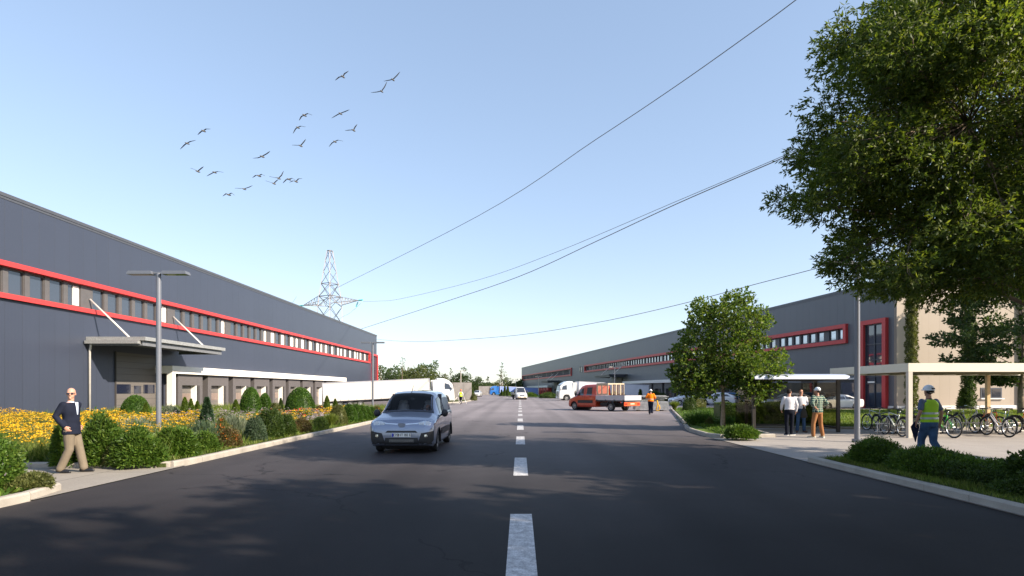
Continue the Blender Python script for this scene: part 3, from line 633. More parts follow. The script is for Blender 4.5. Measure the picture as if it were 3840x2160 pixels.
# ------------------------------------------------------------------ lamps
def street_lamp(x, y, H, label, m, heads=True):
    r = empty('street_lamp', (x, y, 0), 0, label, 'street lamp', 'street lamps along the road')
    MB().tube([(0, 0, -0.1), (0, 0, 0.12), (0, 0, H-0.05)], [0.088, 0.088, 0.085], 20).build('post', m, r, True, 30)
    MB().cyl((0, 0, 0.06), 0.16, 0.12, 'z', 16).build('base_collar', m, r, True, 30)
    MB().box(-0.16, 0.16, -0.045, 0.045, H-0.07, H-0.005).build('bracket', m, r)
    for s in (-1, 1):
        hd = MB(); a, b = sorted((0.17*s, 1.06*s)); hd.box(a, b, -0.16, 0.16, H-0.10, H-0.045); hd.box(a+0.02, b-0.02, -0.155, 0.155, H-0.043, H)
        for k in range(5): hd.box(a+0.04, b-0.04, -0.13+k*0.06, -0.11+k*0.06, H+0.001, H+0.02)
        h = hd.build('lamp_head', m, r); MB().box(a+0.06, b-0.06, -0.13, 0.13, H-0.108, H-0.101).build('lens', M['glass_dk'], h)
    return r
street_lamp(-13.02, 20.5, 6.0, 'nearest grey T-shaped street lamp, standing in the yellow flowers before the red-banded facade', M['lamp'])
street_lamp(-13.1, 50.6, 6.0, 'grey T-shaped street lamp in front of the white trailer, just above the silver van', M['lamp'])
street_lamp(-13.1, 126, 6.0, 'small pale T-shaped street lamp rising behind the grey concrete wall', M['lamp_lt'])
street_lamp(11.2, 18.9, 6.0, 'thick grey street lamp post rising into the big tree at the right', M['lamp'])
street_lamp(17.5, 105, 6.0, 'pale T-shaped street lamp behind the red dropside truck', M['lamp_lt'])
street_lamp(5.9, 181, 6.0, 'pale T-shaped street lamp between the white pickup and the white lorry cab', M['lamp_lt'])
street_lamp(-7.4, 255, 6.0, 'tiny pale street lamp in front of the blue trailer', M['lamp_lt'])
street_lamp(-1.6, 221, 6.0, 'tiny pale street lamp just left of the far corner of the right warehouse', M['lamp_lt'])

# ------------------------------------------------------------------ pylon and cables
def pylon():
    r = empty('power_pylon', (-56.8, 170, 0), R(-27), 'pale lattice electricity pylon rising behind the left warehouse roof', 'pylon')
    H = 43.3
    def hw(z):
        if z < 27.9: return 2.8 - 0.4*z/27.9
        return 2.4 - (2.4-0.55)*(z-27.9)/(H-27.9)
    zs = [0, 6, 11.5, 16.5, 21.5, 26.6, 29.6, 33.4, 37, 40.3, H]
    mb = MB()
    for sx in (-1, 1):
        for sy in (-1, 1):
            for a, b in zip(zs, zs[1:]): mb.bar((sx*hw(a), sy*hw(a), a), (sx*hw(b), sy*hw(b), b), 0.19)
    mb.build('leg', M['steel'], r)
    br = MB()
    for k, (a, b) in enumerate(zip(zs, zs[1:])):
        A4 = [(-hw(a), -hw(a)), (hw(a), -hw(a)), (hw(a), hw(a)), (-hw(a), hw(a))]; B4 = [(-hw(b), -hw(b)), (hw(b), -hw(b)), (hw(b), hw(b)), (-hw(b), hw(b))]
        for i in range(4):
            j = (i+1) % 4
            br.bar((*A4[i], a), (*B4[j], b), 0.10); 
            if k < 7: br.bar((*A4[j], a), (*B4[i], b), 0.10)
            if k in (5, 6, 9): br.bar((*B4[i], b), (*B4[j], b), 0.16)
    br.build('bracing', M['steel_dk'], r)
    for s in (-1, 1):
        arm = MB(); tip = Vector((s*11.2, 0, 28.3-0.6))
        for sy in (-1, 1):
            p0 = Vector((s*2.3, sy*2.3, 28.4)); p1 = Vector((s*2.25, sy*2.25, 29.7)); 
            arm.bar((s*2.4, sy*2.4, 27.2), tip, 0.15); arm.bar(p1, tip, 0.12)
            for q in range(6):
                t0, t1 = q/6, (q+1)/6; lo = Vector((s*2.4, sy*2.4, 27.2))
                a = lo.lerp(tip, t0); b = p1.lerp(tip, (t0+t1)/2); c = lo.lerp(tip, t1)
                arm.bar(a, b, 0.08); arm.bar(b, c, 0.08)
        for q in range(1, 6):
            a = Vector((s*2.4, -2.4, 27.2)).lerp(tip, q/6); b = Vector((s*2.4, 2.4, 27.2)).lerp(tip, q/6); arm.bar(a, b, 0.08)
        am = arm.build('cross_arm', M['steel'], r)
        for dx, dz in ((0.9, 0.0), (-0.6, -1.2)):
            ins = MB(); c = tip + Vector((s*dx, 0, dz)); d = Vector((s*dx, 0.0, dz)).normalized() * 0.75
            ins.tube([tip, c-d], 0.04, 5)
            for q in range(5): ins.tube([c - d + d*(q*0.4), c - d + d*(q*0.4+0.25)], [0.19, 0.19], 8)
            ins.build('insulator', M['teal'], am)
    return r
pylon()
def wire(label, pts, Aw, Bw, r=0.04):
    """cable hanging in the vertical plane through Aw and Bw; heights from where the photo shows it"""
    P = []; pts = list(pts)
    for px, py in pts:
        q = (px - VX) / F; dx, dy = Bw[0]-Aw[0], Bw[1]-Aw[1]
        s = (q*Aw[1] - Aw[0]) / (dx - q*dy); x = Aw[0]+s*dx; y = Aw[1]+s*dy; P.append(Vector((x, y, CH + (HY-py)/F*y)))
    Q = []
    for i in range(len(P)-1):           # smooth through the points
        p0 = P[max(i-1, 0)]; p1 = P[i]; p2 = P[i+1]; p3 = P[min(i+2, len(P)-1)]
        for k in range(6):
            t_ = k/6; Q.append(0.5*((2*p1) + (p2-p0)*t_ + (2*p0-5*p1+4*p2-p3)*t_*t_ + (3*p1-3*p2+p3-p0)*t_**3))
    Q.append(P[-1])
    o = MB().tube(Q, r, 5).build('power_cable', M['wire'], None, True); tag(o, label, 'power cable', 'cables running from the pylon')
wire('highest power cable, running steeply from the pylon to the top edge of the sky', [(1258, 1084), (1282, 1070), (1789, 812), (2236, 522), (2534, 323), (2832, 112), (2984, 0), (3200, -165)], (-54, 168), (24, 50), 0.045)
wire('sagging power cable from the right arm of the pylon towards the big tree', [(1362, 1131), (1420, 1129), (1500, 1121), (1789, 1051), (2087, 945), (2534, 756), (2929, 588), (3040, 535), (3300, 405)], (-47.5, 169), (26, 50), 0.03)
wire('thicker straight power cable starting behind the dark roof edge below the pylon', [(1350, 1235), (1640, 1141), (1938, 1040), (2236, 905), (2534, 766), (2929, 595), (3040, 545), (3300, 425)], (-47.5, 166), (28, 46), 0.05)
wire('lowest slack power cable hanging close above the right warehouse', [(1330, 1255), (1415, 1272), (1520, 1280), (1640, 1279), (1938, 1257), (2236, 1210), (2534, 1145), (2832, 1066), (3070, 1004), (3300, 935)], (-48.5, 166), (30, 50), 0.035)
wire('short power cable dropping from the left arm tip to the warehouse roof', [(1112, 1112), (1106, 1122), (1096, 1136), (1080, 1160)], (-66.5, 170), (-69, 175), 0.03)
wire('short power cable dropping from the right arm tip behind the warehouse roof', [(1352, 1138), (1340, 1150), (1310, 1175), (1278, 1192), (1250, 1215)], (-47.3, 169), (-58, 186), 0.03)

# ------------------------------------------------------------------ vehicles (front at local y = 0 looking along -y)
class Shell:
    """body surface from cross-sections: (y, z0, zb, z1, w, wt) = front distance, sill, waist, top, half width, roof half width"""
    def __init__(s, st): s.st = st
    def par(s, y):
        st = s.st
        if y <= st[0][0]: return st[0][1:]
        for a, b in zip(st, st[1:]):
            if y <= b[0]:
                t_ = (y-a[0])/(b[0]-a[0]); return tuple(p + (q-p)*t_ for p, q in zip(a[1:], b[1:]))
        return st[-1][1:]
    def half(s, y):
        z0, zb, z1, w_, wt = s.par(y); h = z1-zb; r = min(0.12, h*0.3+0.01)
        return [(0, z1), (wt*0.5, z1-0.012), (wt-r, z1-0.03-r*0.1), (wt-r*0.2, z1-r*0.75-0.02), (wt+(w_-wt)*0.12, z1-r*1.2-h*0.06), (wt+(w_-wt)*0.8, zb+h*0.12), (w_, zb), (w_+0.012, zb-0.2*(zb-z0)), (w_+0.005, zb-0.6*(zb-z0)), (w_*0.985, z0+0.08), (w_*0.92, z0)]
    A_ = [0, .18, .30, .36, .40, .58, .64, .72, .84, .95, 1.0]
    def pt(s, y, v):
        hp = s.half(y); a = abs(v); sg = -1 if v < 0 else 1
        for i in range(10):
            if a <= s.A_[i+1]:
                t_ = (a-s.A_[i])/(s.A_[i+1]-s.A_[i]); x = hp[i][0]+(hp[i+1][0]-hp[i][0])*t_; z = hp[i][1]+(hp[i+1][1]-hp[i][1])*t_
                return Vector((sg*x, y, z))
        return Vector((sg*hp[-1][0], y, hp[-1][1]))
    def width(s, y, z):
        hp = s.half(y)
        if z > hp[0][1] or z < hp[-1][1]: return -1
        for i in range(10):
            if hp[i][1] >= z >= hp[i+1][1]:
                d = hp[i][1]-hp[i+1][1]; t_ = 0 if d < 1e-6 else (hp[i][1]-z)/d
                return hp[i][0]+(hp[i+1][0]-hp[i][0])*t_
        return -1
    def body(s, name, m, parent, skip=None, ny=90, nv=72, holes=()):
        y0 = s.st[0][0]; y1 = s.st[-1][0]; ys_ = [y0 + (y1-y0)*i/ny for i in range(ny+1)]
        ys_ = sorted(set([round(q, 4) for q in ys_] + [a[0] for a in s.st])); vs_ = [-1+2*j/nv for j in range(nv+1)]
        V = [s.pt(y, v) for y in ys_ for v in vs_]; Fc = []; n = nv+1
        for i in range(len(ys_)-1):
            for j in range(nv):
                yc = (ys_[i]+ys_[i+1])/2; vc = (vs_[j]+vs_[j+1])/2; p = s.pt(yc, vc)
                if skip and skip(yc, vc): continue
                if abs(vc) > 0.6 and any((p.y-hy)**2 + (p.z-hz)**2 < hr*hr for hy, hz, hr in holes): continue
                a = i*n+j; Fc.append((a, a+1, a+n+1, a+n))
            Fc.append((i*n, (i+1)*n, (i+1)*n+nv, i*n+nv)) if not any(abs((ys_[i]+ys_[i+1])/2-hy) < hr for hy, hz, hr in holes) else None
        Fc.append(tuple(range(n))); k = (len(ys_)-1)*n; Fc.append(tuple(range(k+nv, k-1, -1)))
        mb = MB(); mb.v = [tuple(p) for p in V]; mb.f = Fc
        o = mb.build(name, m, parent, True, 38); return o
    def patch(s, name, m, parent, c, off=0.006, nu=10, nw=8, both=False, thick=0.0):
        """c = (ya0, ya1, yb0, yb1, va, vb): y range at v=va and at v=vb"""
        ya0, ya1, yb0, yb1, va, vb = c; mb = MB()
        if both: s.patch(name, m, parent, (ya0, ya1, yb0, yb1, -va, -vb), off, nu, nw)
        for sg in (1,):
            V = []
            for i in range(nu+1):
                for j in range(nw+1):
                    t_ = j/nw; v = (va+(vb-va)*t_)*sg; a = ya0+(yb0-ya0)*t_; b = ya1+(yb1-ya1)*t_; y = a+(b-a)*i/nu
                    p = s.pt(y, v); e = 0.01
                    du = s.pt(y+e, v)-s.pt(y-e, v); dv = s.pt(y, v+e)-s.pt(y, v-e); nn = du.cross(dv)
                    if nn.length > 1e-9: nn.normalize()
                    if nn.dot(Vector((p.x, 0, p.z-0.7))) < 0 and abs(v) > 0.35: nn = -nn
                    if abs(v) <= 0.35 and nn.z < 0: nn = -nn
                    V.append(p+nn*off)
            mb.add(V, [(i*(nw+1)+j, i*(nw+1)+j+1, (i+1)*(nw+1)+j+1, (i+1)*(nw+1)+j) for i in range(nu) for j in range(nw)])
        return mb.build(name, m, parent, True)
    def fy(s, x, z, back=False):
        y0, y1 = s.st[0][0], s.st[-1][0]; k = 160
        for i in range(k):
            y = y0 + 1.3*i/k if not back else y1 - 1.3*i/k
            if s.width(y, z) >= abs(x): return y
        return y0 if not back else y1
    def front(s, name, m, parent, quad, off=0.008, nu=8, nw=4, depth=0.03, back=False, smooth=True):
        """plate on the front (or back) face, quad = 4 (x, z) corners; follows the curvature"""
        q = [Vector(p) for p in quad]; V = []; sg = 1 if back else -1
        for k, d in enumerate((off, -depth)):
            for i in range(nu+1):
                for j in range(nw+1):
                    a = q[0].lerp(q[1], i/nu); b = q[3].lerp(q[2], i/nu); p = a.lerp(b, j/nw)
                    V.append(Vector((p.x, s.fy(p.x, p.y, back) + sg*d, p.y)))
        n = nw+1; K = (nu+1)*n; Fc = []
        for i in range(nu):
            for j in range(nw):
                a = i*n+j; Fc.append((a, a+1, a+n+1, a+n))
        rim = [i*n for i in range(nu+1)] + [nu*n+j for j in range(1, n)] + [i*n+nw for i in range(nu-1, -1, -1)] + [j for j in range(nw-1, 0, -1)]
        for a, b in zip(rim, rim[1:]+rim[:1]): Fc.append((a, b, b+K, a+K))
        return MB().add(V, Fc).build(name, m, parent, smooth, 40)

def wheel(parent, x, y, r, wdt, rim, hole=7):
    """tyre with rim, hub and bolts; x is the outer face side"""
    sg = 1 if x > 0 else -1; xo = x; xi = x - sg*wdt; c = 0.035
    prof = [(xi, r*0.62), (xi, r*0.93), (xi+sg*c, r), (xo-sg*c, r), (xo, r*0.93), (xo, r*0.66), (xo-sg*0.02, r*0.62)]
    n = 28; rings = [[(px, y+pr*math.cos(2*PI*j/n), r+pr*math.sin(2*PI*j/n)) for j in range(n)] for px, pr in prof]
    vs_ = [p for g in rings for p in g]; fs = []
    for i in range(len(prof)-1):
        for j in range(n): a = i*n+j; b = i*n+(j+1) % n; fs.append((a, b, b+n, a+n))
    root = MB().add(vs_, fs).build('wheel', M['rubber'], parent, True, 40)
    rm = MB(); pr2 = [(xo-sg*0.015, 0.64), (xo-sg*0.02, 0.58), (xo-sg*0.07, 0.54), (xo-sg*0.06, 0.30), (xo-sg*0.02, 0.24), (xo-sg*0.01, 0.12), (xo-sg*0.01, 0.02)]
    rg = [[(px, y+pr*r*math.cos(2*PI*j/n), r+pr*r*math.sin(2*PI*j/n)) for j in range(n)] for px, pr in pr2]
    rm.add([p for g in rg for p in g], [(i*n+j, i*n+(j+1) % n, (i+1)*n+(j+1) % n, (i+1)*n+j) for i in range(len(pr2)-1) for j in range(n)])
    for k in range(hole):
        a = 2*PI*k/hole; rm.bar((xo-sg*0.045, y+0.2*r*math.cos(a), r+0.2*r*math.sin(a)), (xo-sg*0.03, y+0.60*r*math.cos(a), r+0.60*r*math.sin(a)), 0.05 if hole < 8 else 0.03)
    rm.build('rim', rim, root, True, 35)
    dk = MB()
    for k in range(hole):
        a = 2*PI*(k+0.5)/hole; cx = (xo-sg*0.047, y+0.44*r*math.cos(a), r+0.44*r*math.sin(a)); dk.cyl(cx, r*0.09, 0.012, 'x', 8)
    dk.build('rim_opening', M['black'], root)
    return root
def arch(parent, x, y, z, r, m, t_=0.035):
    pts = [(x, y+r*math.cos(a), z+r*math.sin(a)) for a in [R(-12+204*i/16) for i in range(17)]]
    return MB().tube(pts, t_, 6).build('wheel_arch', m, parent, True)
def mirror(parent, x, y, z, m, s_=1.0, tall=False):
    sg = 1 if x > 0 else -1; mb = MB()
    mb.ball((x+sg*0.11*s_, y-0.02, z+(0.05 if tall else 0.02)), 0.10*s_, 0.06*s_, (0.19 if tall else 0.11)*s_, 12, 8); mb.tube([(x-sg*0.03, y+0.02, z-0.05), (x+sg*0.06*s_, y, z-0.02)], 0.03*s_, 6)
    return mb.build('wing_mirror', m, parent, True)
def text_mesh(txt, size, m, parent, loc, rot, depth=0.002, name='lettering'):
    cu = bpy.data.curves.new('lettering', 'FONT'); cu.body = txt; cu.size = size; cu.extrude = depth; cu.align_x = 'CENTER'; cu.align_y = 'CENTER'
    to = bpy.data.objects.new('tmp', cu); me = bpy.data.meshes.new_from_object(to); bpy.data.objects.remove(to); bpy.data.curves.remove(cu)
    o = link_mesh(name, me, m, parent); o.location = loc; o.rotation_euler = rot; return o

# ---- silver delivery van
VN = empty('delivery_van', (-3.22, 15.45, 0), 0, 'silver-blue delivery van driving towards the viewer on the left lane', 'van', sc_=0.955)
vsh = Shell([(0.00, .34, .54, .66, .66, .58), (0.025, .28, .66, .80, .78, .70), (.07, .25, .76, .915, .86, .76), (.14, .22, .86, .985, .905, .81), (.33, .20, .92, 1.04, .925, .82), (.65, .20, .97, 1.105, .93, .82), (.92, .20, .99, 1.165, .935, .81), (1.0, .20, 1.01, 1.20, .935, .80), (1.25, .20, 1.03, 1.43, .935, .75), (1.52, .20, 1.05, 1.64, .935, .71), (1.72, .20, 1.06, 1.735, .935, .70), (2.1, .20, 1.06, 1.80, .935, .71), (3.6, .20, 1.06, 1.82, .935, .72), (4.15, .22, 1.06, 1.79, .93, .71), (4.33, .25, 1.04, 1.70, .91, .68), (4.38, .3, 1.0, 1.6, .87, .62)])
vb = vsh.body('body', M['van'], VN, skip=lambda y, v: (abs(v) < 0.315 and 1.03 < y < 1.66) or (.405 < abs(v) < .575 and 1.62 < y < 2.15), holes=[(.90, .34, .37), (3.75, .34, .37)], ny=110, nv=96)
vsh.patch('windscreen', M['windscreen'], VN, (1.0, 1.69, 1.0, 1.69, -.33, .33), 0.006, 14, 14)
wf = vsh.patch('windscreen_surround', M['black'], VN, (.955, 1.02, .955, 1.02, -.34, .34), 0.009, 3, 14)
for a in (-.345, .325): vsh.patch('windscreen_surround', M['black'], VN, (.97, 1.72, .97, 1.72, a, a+.02), 0.009, 10, 2)
vsh.patch('windscreen_surround', M['black'], VN, (1.665, 1.72, 1.665, 1.72, -.34, .34), 0.008, 2, 14)
vsh.patch('side_window', M['carglass'], VN, (1.38, 2.28, 1.66, 2.24, .59, .40), 0.007, 8, 6, both=True)
for p in ((1.50, 1.56, 1.66, 1.70), (2.29, 2.31, 2.29, 2.31), (1.28, 1.30, 1.28, 1.30)):
    vsh.patch('door_gap', M['black'], VN, (*p, .60 if p[0] > 1.4 and p[0] < 2 else .92, .40 if p[0] > 1.3 else .62), 0.005, 2, 8, both=True)
vsh.patch('cargo_side_panel', M['van'], VN, (2.45, 4.0, 2.45, 3.95, .575, .415), 0.012, 8, 5, both=True)
vsh.patch('side_rub_strip', M['black'], VN, (1.45, 3.3, 1.45, 3.3, .87, .80), 0.02, 8, 3, both=True)
MB().box(-.80, .80, .45, 4.2, .30, .34).build('floor', M['interior'], VN)
MB().box(-.78, .78, 1.02, 1.30, .80, 1.08).build('dashboard', M['interior'], VN)
MB().box(-.80, .80, 2.45, 2.49, .34, 1.70).build('bulkhead', M['interior'], VN)
for x in (-.42, .42):
    s_ = MB(); s_.box(x-.25, x+.25, 1.85, 2.3, .5, .80); s_.limb([(x, 2.28, .85), (x, 2.36, 1.25)], [.20, .19], 12); s_.limb([(x-.06, 2.36, 1.42), (x+.06, 2.36, 1.42)], [.09, .09], 8)
    s_.build('seat', M['seat'], VN, True, 40)
MB().tube([(.42+.17*math.cos(a), 1.46+.05*math.sin(a), 1.10+.16*math.sin(a)) for a in [2*PI*i/16 for i in range(17)]], .016, 6).build('steering_wheel', M['black'], VN, True)
MB().box(-.07, .07, 1.70, 1.72, 1.53, 1.59).build('rear_view_mirror', M['black'], VN)
vsh.front('bumper', M['black'], VN, [(-.50, .28), (.50, .28), (.46, .47), (-.46, .47)], .008, 16, 4)
for s_ in (-1, 1):
    bp_ = vsh.front('bumper_corner', M['black'], VN, [(s_*.44, .26), (s_*.90, .28), (s_*.905, .66), (s_*.56, .60)], .012, 10, 6)
    fo = vsh.front('fog_lamp', M['lampin'], bp_, [(s_*.66, .49), (s_*.74, .49), (s_*.74, .56), (s_*.66, .56)], .028, 2, 2)
    hl = vsh.front('headlight', M['lampin'], VN, [(s_*.50, .83), (s_*.80, .82), (s_*.885, 1.0), (s_*.46, .90)], .010, 8, 4)
    vsh.front('lens_segment', M['light'], hl, [(s_*.50, .845), (s_*.64, .845), (s_*.64, .915), (s_*.48, .895)], .020, 4, 2)
    vsh.front('lens_segment', M['light'], hl, [(s_*.67, .845), (s_*.80, .845), (s_*.85, .96), (s_*.67, .93)], .020, 4, 2)
    vsh.front('chrome_strip', M['chrome'], VN, [(s_*.11, .835), (s_*.47, .855), (s_*.47, .895), (s_*.11, .868)], .012, 6, 2)
    mirror(VN, s_*.93, 1.42, 1.10, M['black'], 1.05)
    vsh.patch('headlight_wing', M['lampin'], hl, (.16, .40, .20, .34, .66*s_, .60*s_), .008, 5, 3)
lg = vsh.front('lower_grille', M['black'], VN, [(-.36, .33), (.36, .33), (.36, .43), (-.36, .43)], .018, 10, 2)
for k in range(5): vsh.front('grille_bar', M['steelrim'], lg, [(-.35, .338+.019*k), (.35, .338+.019*k), (.35, .343+.019*k), (-.35, .343+.019*k)], .021, 8, 1, .001)
vsh.front('upper_grille', M['black'], VN, [(-.46, .615), (.46, .615), (.40, .672), (-.40, .672)], .010, 12, 2)
bdg = MB(); bdg.prism([(-.10, .865), (-.09, .80), (-.05, .765), (.05, .765), (.09, .80), (.10, .865), (.06, .885), (-.06, .885)], vsh.fy(0, .83)-.028, vsh.fy(0, .83)+.05)
bdg.build('badge', M['van'], VN, False)
np_ = vsh.front('number_plate', M['platewhite'], VN, [(-.27, .495), (.27, .495), (.27, .60), (-.27, .60)], .020, 2, 2, smooth=False)
yp = vsh.fy(.27, .55) - .03
MB().box(-.262, -.218, yp-.012, yp-.004, .50, .595).build('plate_band', M['plateblue'], np_)
MB().box(-.27, .27, yp-.004, yp, .495, .60).build('plate_panel', M['platewhite'], np_)
text_mesh('OS', .108, M['platetext'], np_, (-.155, yp-.006, .548), (R(90), 0, 0)); text_mesh('HT 80 E', .108, M['platetext'], np_, (.095, yp-.006, .548), (R(90), 0, 0))
MB().cyl((-.082, yp-.006, .568), .016, .004, 'y', 12).build('plate_sticker', M['lf_dark'], np_); MB().cyl((-.082, yp-.006, .525), .016, .004, 'y', 12).build('plate_sticker', M['taillight'], np_)
for x in (-.905, .905):
    for y in (.90, 3.75): wheel(VN, x, y, .33, .20, M['steelrim'], 10); arch(VN, (abs(x)+.02)*(1 if x > 0 else -1), y, .34, .375, M['black'], .03)
for y in (.90, 3.75): MB().cyl((0, y, .42), .36, 1.40, 'x', 24).build('wheel_housing', M['interior'], VN)
MB().tube([(-.05, 1.78, 1.74), (0.0, 1.86, 1.98)], [.012, .005], 6).build('aerial', M['black'], VN)
for s_ in (-1, 1): vsh.patch('door_handle', M['black'], VN, (2.06, 2.22, 2.06, 2.22, .665*s_, .65*s_), .03, 3, 2)
for k in range(3): vsh.patch('roof_rib', M['van'], VN, (2.2, 4.0, 2.2, 4.0, -.17+.14*k, -.14+.14*k), .012, 6, 2)

# ---- cars
def car(label, loc, rz, st, paint, glass, rad=.33, wb=(.85, 3.5), group='cars parked by the warehouses', suv=False, rear=False, name='parked_car', sc_=1.0):
    r = empty(name, loc, rz, label, 'car', group, sc_); sh = Shell(st); L = st[-1][0]; W = max(s_[4] for s_ in st)
    sh.body('body', paint, r, holes=[(wb[0], rad, rad+.04), (wb[1], rad, rad+.04)], ny=80, nv=64)
    ws, sw, bw = glass
    sh.patch('windscreen', M['carglass'], r, (ws[0], ws[1], ws[0], ws[1], -.32, .32), .008, 8, 10)
    sh.patch('rear_window', M['carglass'], r, (bw[0], bw[1], bw[0], bw[1], -.31, .31), .008, 8, 10)
    sh.patch('side_window', M['carglass'], r, (sw[0], sw[1], sw[0], sw[1], .61, .60), .008, 10, 2, both=True)
    mid = (sw[0]+sw[1])/2
    sh.patch('side_window', M['carglass'], r, (sw[0], mid-.04, sw[2], mid-.04, .60, .42), .009, 8, 6, both=True)
    sh.patch('side_window', M['carglass'], r, (mid+.04, sw[1], mid+.04, sw[3], .60, .42), .009, 8, 6, both=True)
    for x in (-W+.02, W-.02):
        for y in wb: wheel(r, x, y, rad, .20, M['alloy'], 5); arch(r, x*1.012, y, rad, rad+.045, M['black'] if suv else paint, .03)
    for y in wb: MB().cyl((0, y, rad+.05), rad+.02, W*1.5, 'x', 20).build('wheel_housing', M['interior'], r)
    for s_ in (-1, 1):
        sh.front('headlight', M['lampin'], r, [(s_*W*.48, .62), (s_*W*.86, .63), (s_*W*.90, .75), (s_*W*.52, .70)], .01, 6, 3)
        sh.front('tail_light', M['taillight'], r, [(s_*W*.40, .80), (s_*W*.88, .80), (s_*W*.88, .93), (s_*W*.46, .87)], .012, 6, 3, back=True)
        mirror(r, s_*(W-.02), ws[0]+.45, .98 if not suv else 1.06, paint, .8)
    sh.front('grille', M['black'], r, [(-W*.40, .42), (W*.40, .42), (W*.44, .66), (-W*.44, .66)], .008, 8, 3)
    sh.front('number_plate', M['platewhite'], r, [(-.26, .46), (.26, .46), (.26, .56), (-.26, .56)], .02, 2, 2)
    sh.front('number_plate', M['platewhite'], r, [(-.26, .62), (.26, .62), (.26, .72), (-.26, .72)], .02, 2, 2, back=True)
    sh.front('rear_bumper', M['black'], r, [(-W*.8, .24), (W*.8, .24), (W*.8, .38), (-W*.8, .38)], .012, 8, 2, back=True)
    return r
SED = [(0, .30, .48, .56, .60, .50), (.05, .22, .58, .66, .76, .66), (.18, .18, .66, .76, .85, .74), (.6, .17, .76, .86, .90, .78), (1.15, .17, .86, .97, .92, .78), (1.35, .17, .90, 1.02, .92, .76), (1.75, .17, .92, 1.26, .92, .66), (2.1, .17, .92, 1.40, .92, .60), (2.6, .17, .93, 1.44, .92, .59), (3.2, .17, .95, 1.38, .92, .59), (3.8, .17, .97, 1.15, .91, .64), (4.1, .18, .97, 1.04, .89, .72), (4.45, .24, .92, 1.00, .85, .74), (4.58, .30, .80, .88, .76, .66), (4.62, .34, .6, .7, .66, .56)]
SEDG = ((1.38, 2.05), (1.55, 3.75, 2.1, 3.25), (3.22, 3.95))
SUVS = [(0, .34, .56, .66, .62, .52), (.05, .26, .68, .78, .78, .68), (.18, .22, .80, .90, .87, .76), (.6, .20, .90, 1.0, .91, .80), (1.05, .20, .97, 1.08, .93, .79), (1.2, .20, 1.0, 1.12, .93, .77), (1.65, .20, 1.02, 1.42, .93, .67), (1.95, .20, 1.03, 1.56, .93, .63), (2.5, .20, 1.04, 1.60, .93, .62), (3.5, .20, 1.08, 1.53, .92, .62), (4.05, .22, 1.08, 1.30, .91, .66), (4.3, .26, 1.0, 1.1, .88, .70), (4.38, .34, .8, .9, .78, .64)]
SUVG = ((1.22, 1.9), (1.4, 3.95, 1.95, 3.5), (3.55, 4.08))
car('grey compact SUV parked beyond the hedge, half hidden by the two men in white shirts', (23.3, 53.6, 0), R(-84), SUVS, M['cargrey'], SUVG, .35, (.85, 3.45), suv=True, name='parked_car', sc_=.95)
car('white fastback saloon parked behind the smoking shelter, its rear end in sunlight', (26.5, 51.3, 0), R(-83), SED, M['carwhite'], SEDG, .33, (.85, 3.65), sc_=.95)
car('silver hatchback parked at the kerb end, right of the stacked metal panels', (17.6, 66.5, 0), R(-78), SUVS, M['carsilver'], SUVG, .33, (.85, 3.45), sc_=.90)
car('bright blue car mostly hidden behind the young maple crown', (23.2, 69.5, 0), R(-82), SUVS, M['carblue'], SUVG, .33, (.85, 3.45), sc_=.92)
car('white car almost covered by shrubs left of the young maple trunk', (21.0, 66.5, 0), R(-120), SUVS, M['carwhite'], SUVG, .33, (.85, 3.45), sc_=.92)
car('dark car glimpsed between the men at the smoking shelter', (28.0, 56.0, 0), R(-83), SUVS, M['b_grey'], SUVG, .33, (.85, 3.45), sc_=.95)
car('white SUV far down the road, driving round the bend towards the viewer', (-11.3, 146, 0), R(-6), SUVS, M['carwhite'], SUVG, .35, (.85, 3.45), None, True, name='driving_car', sc_=1.0)

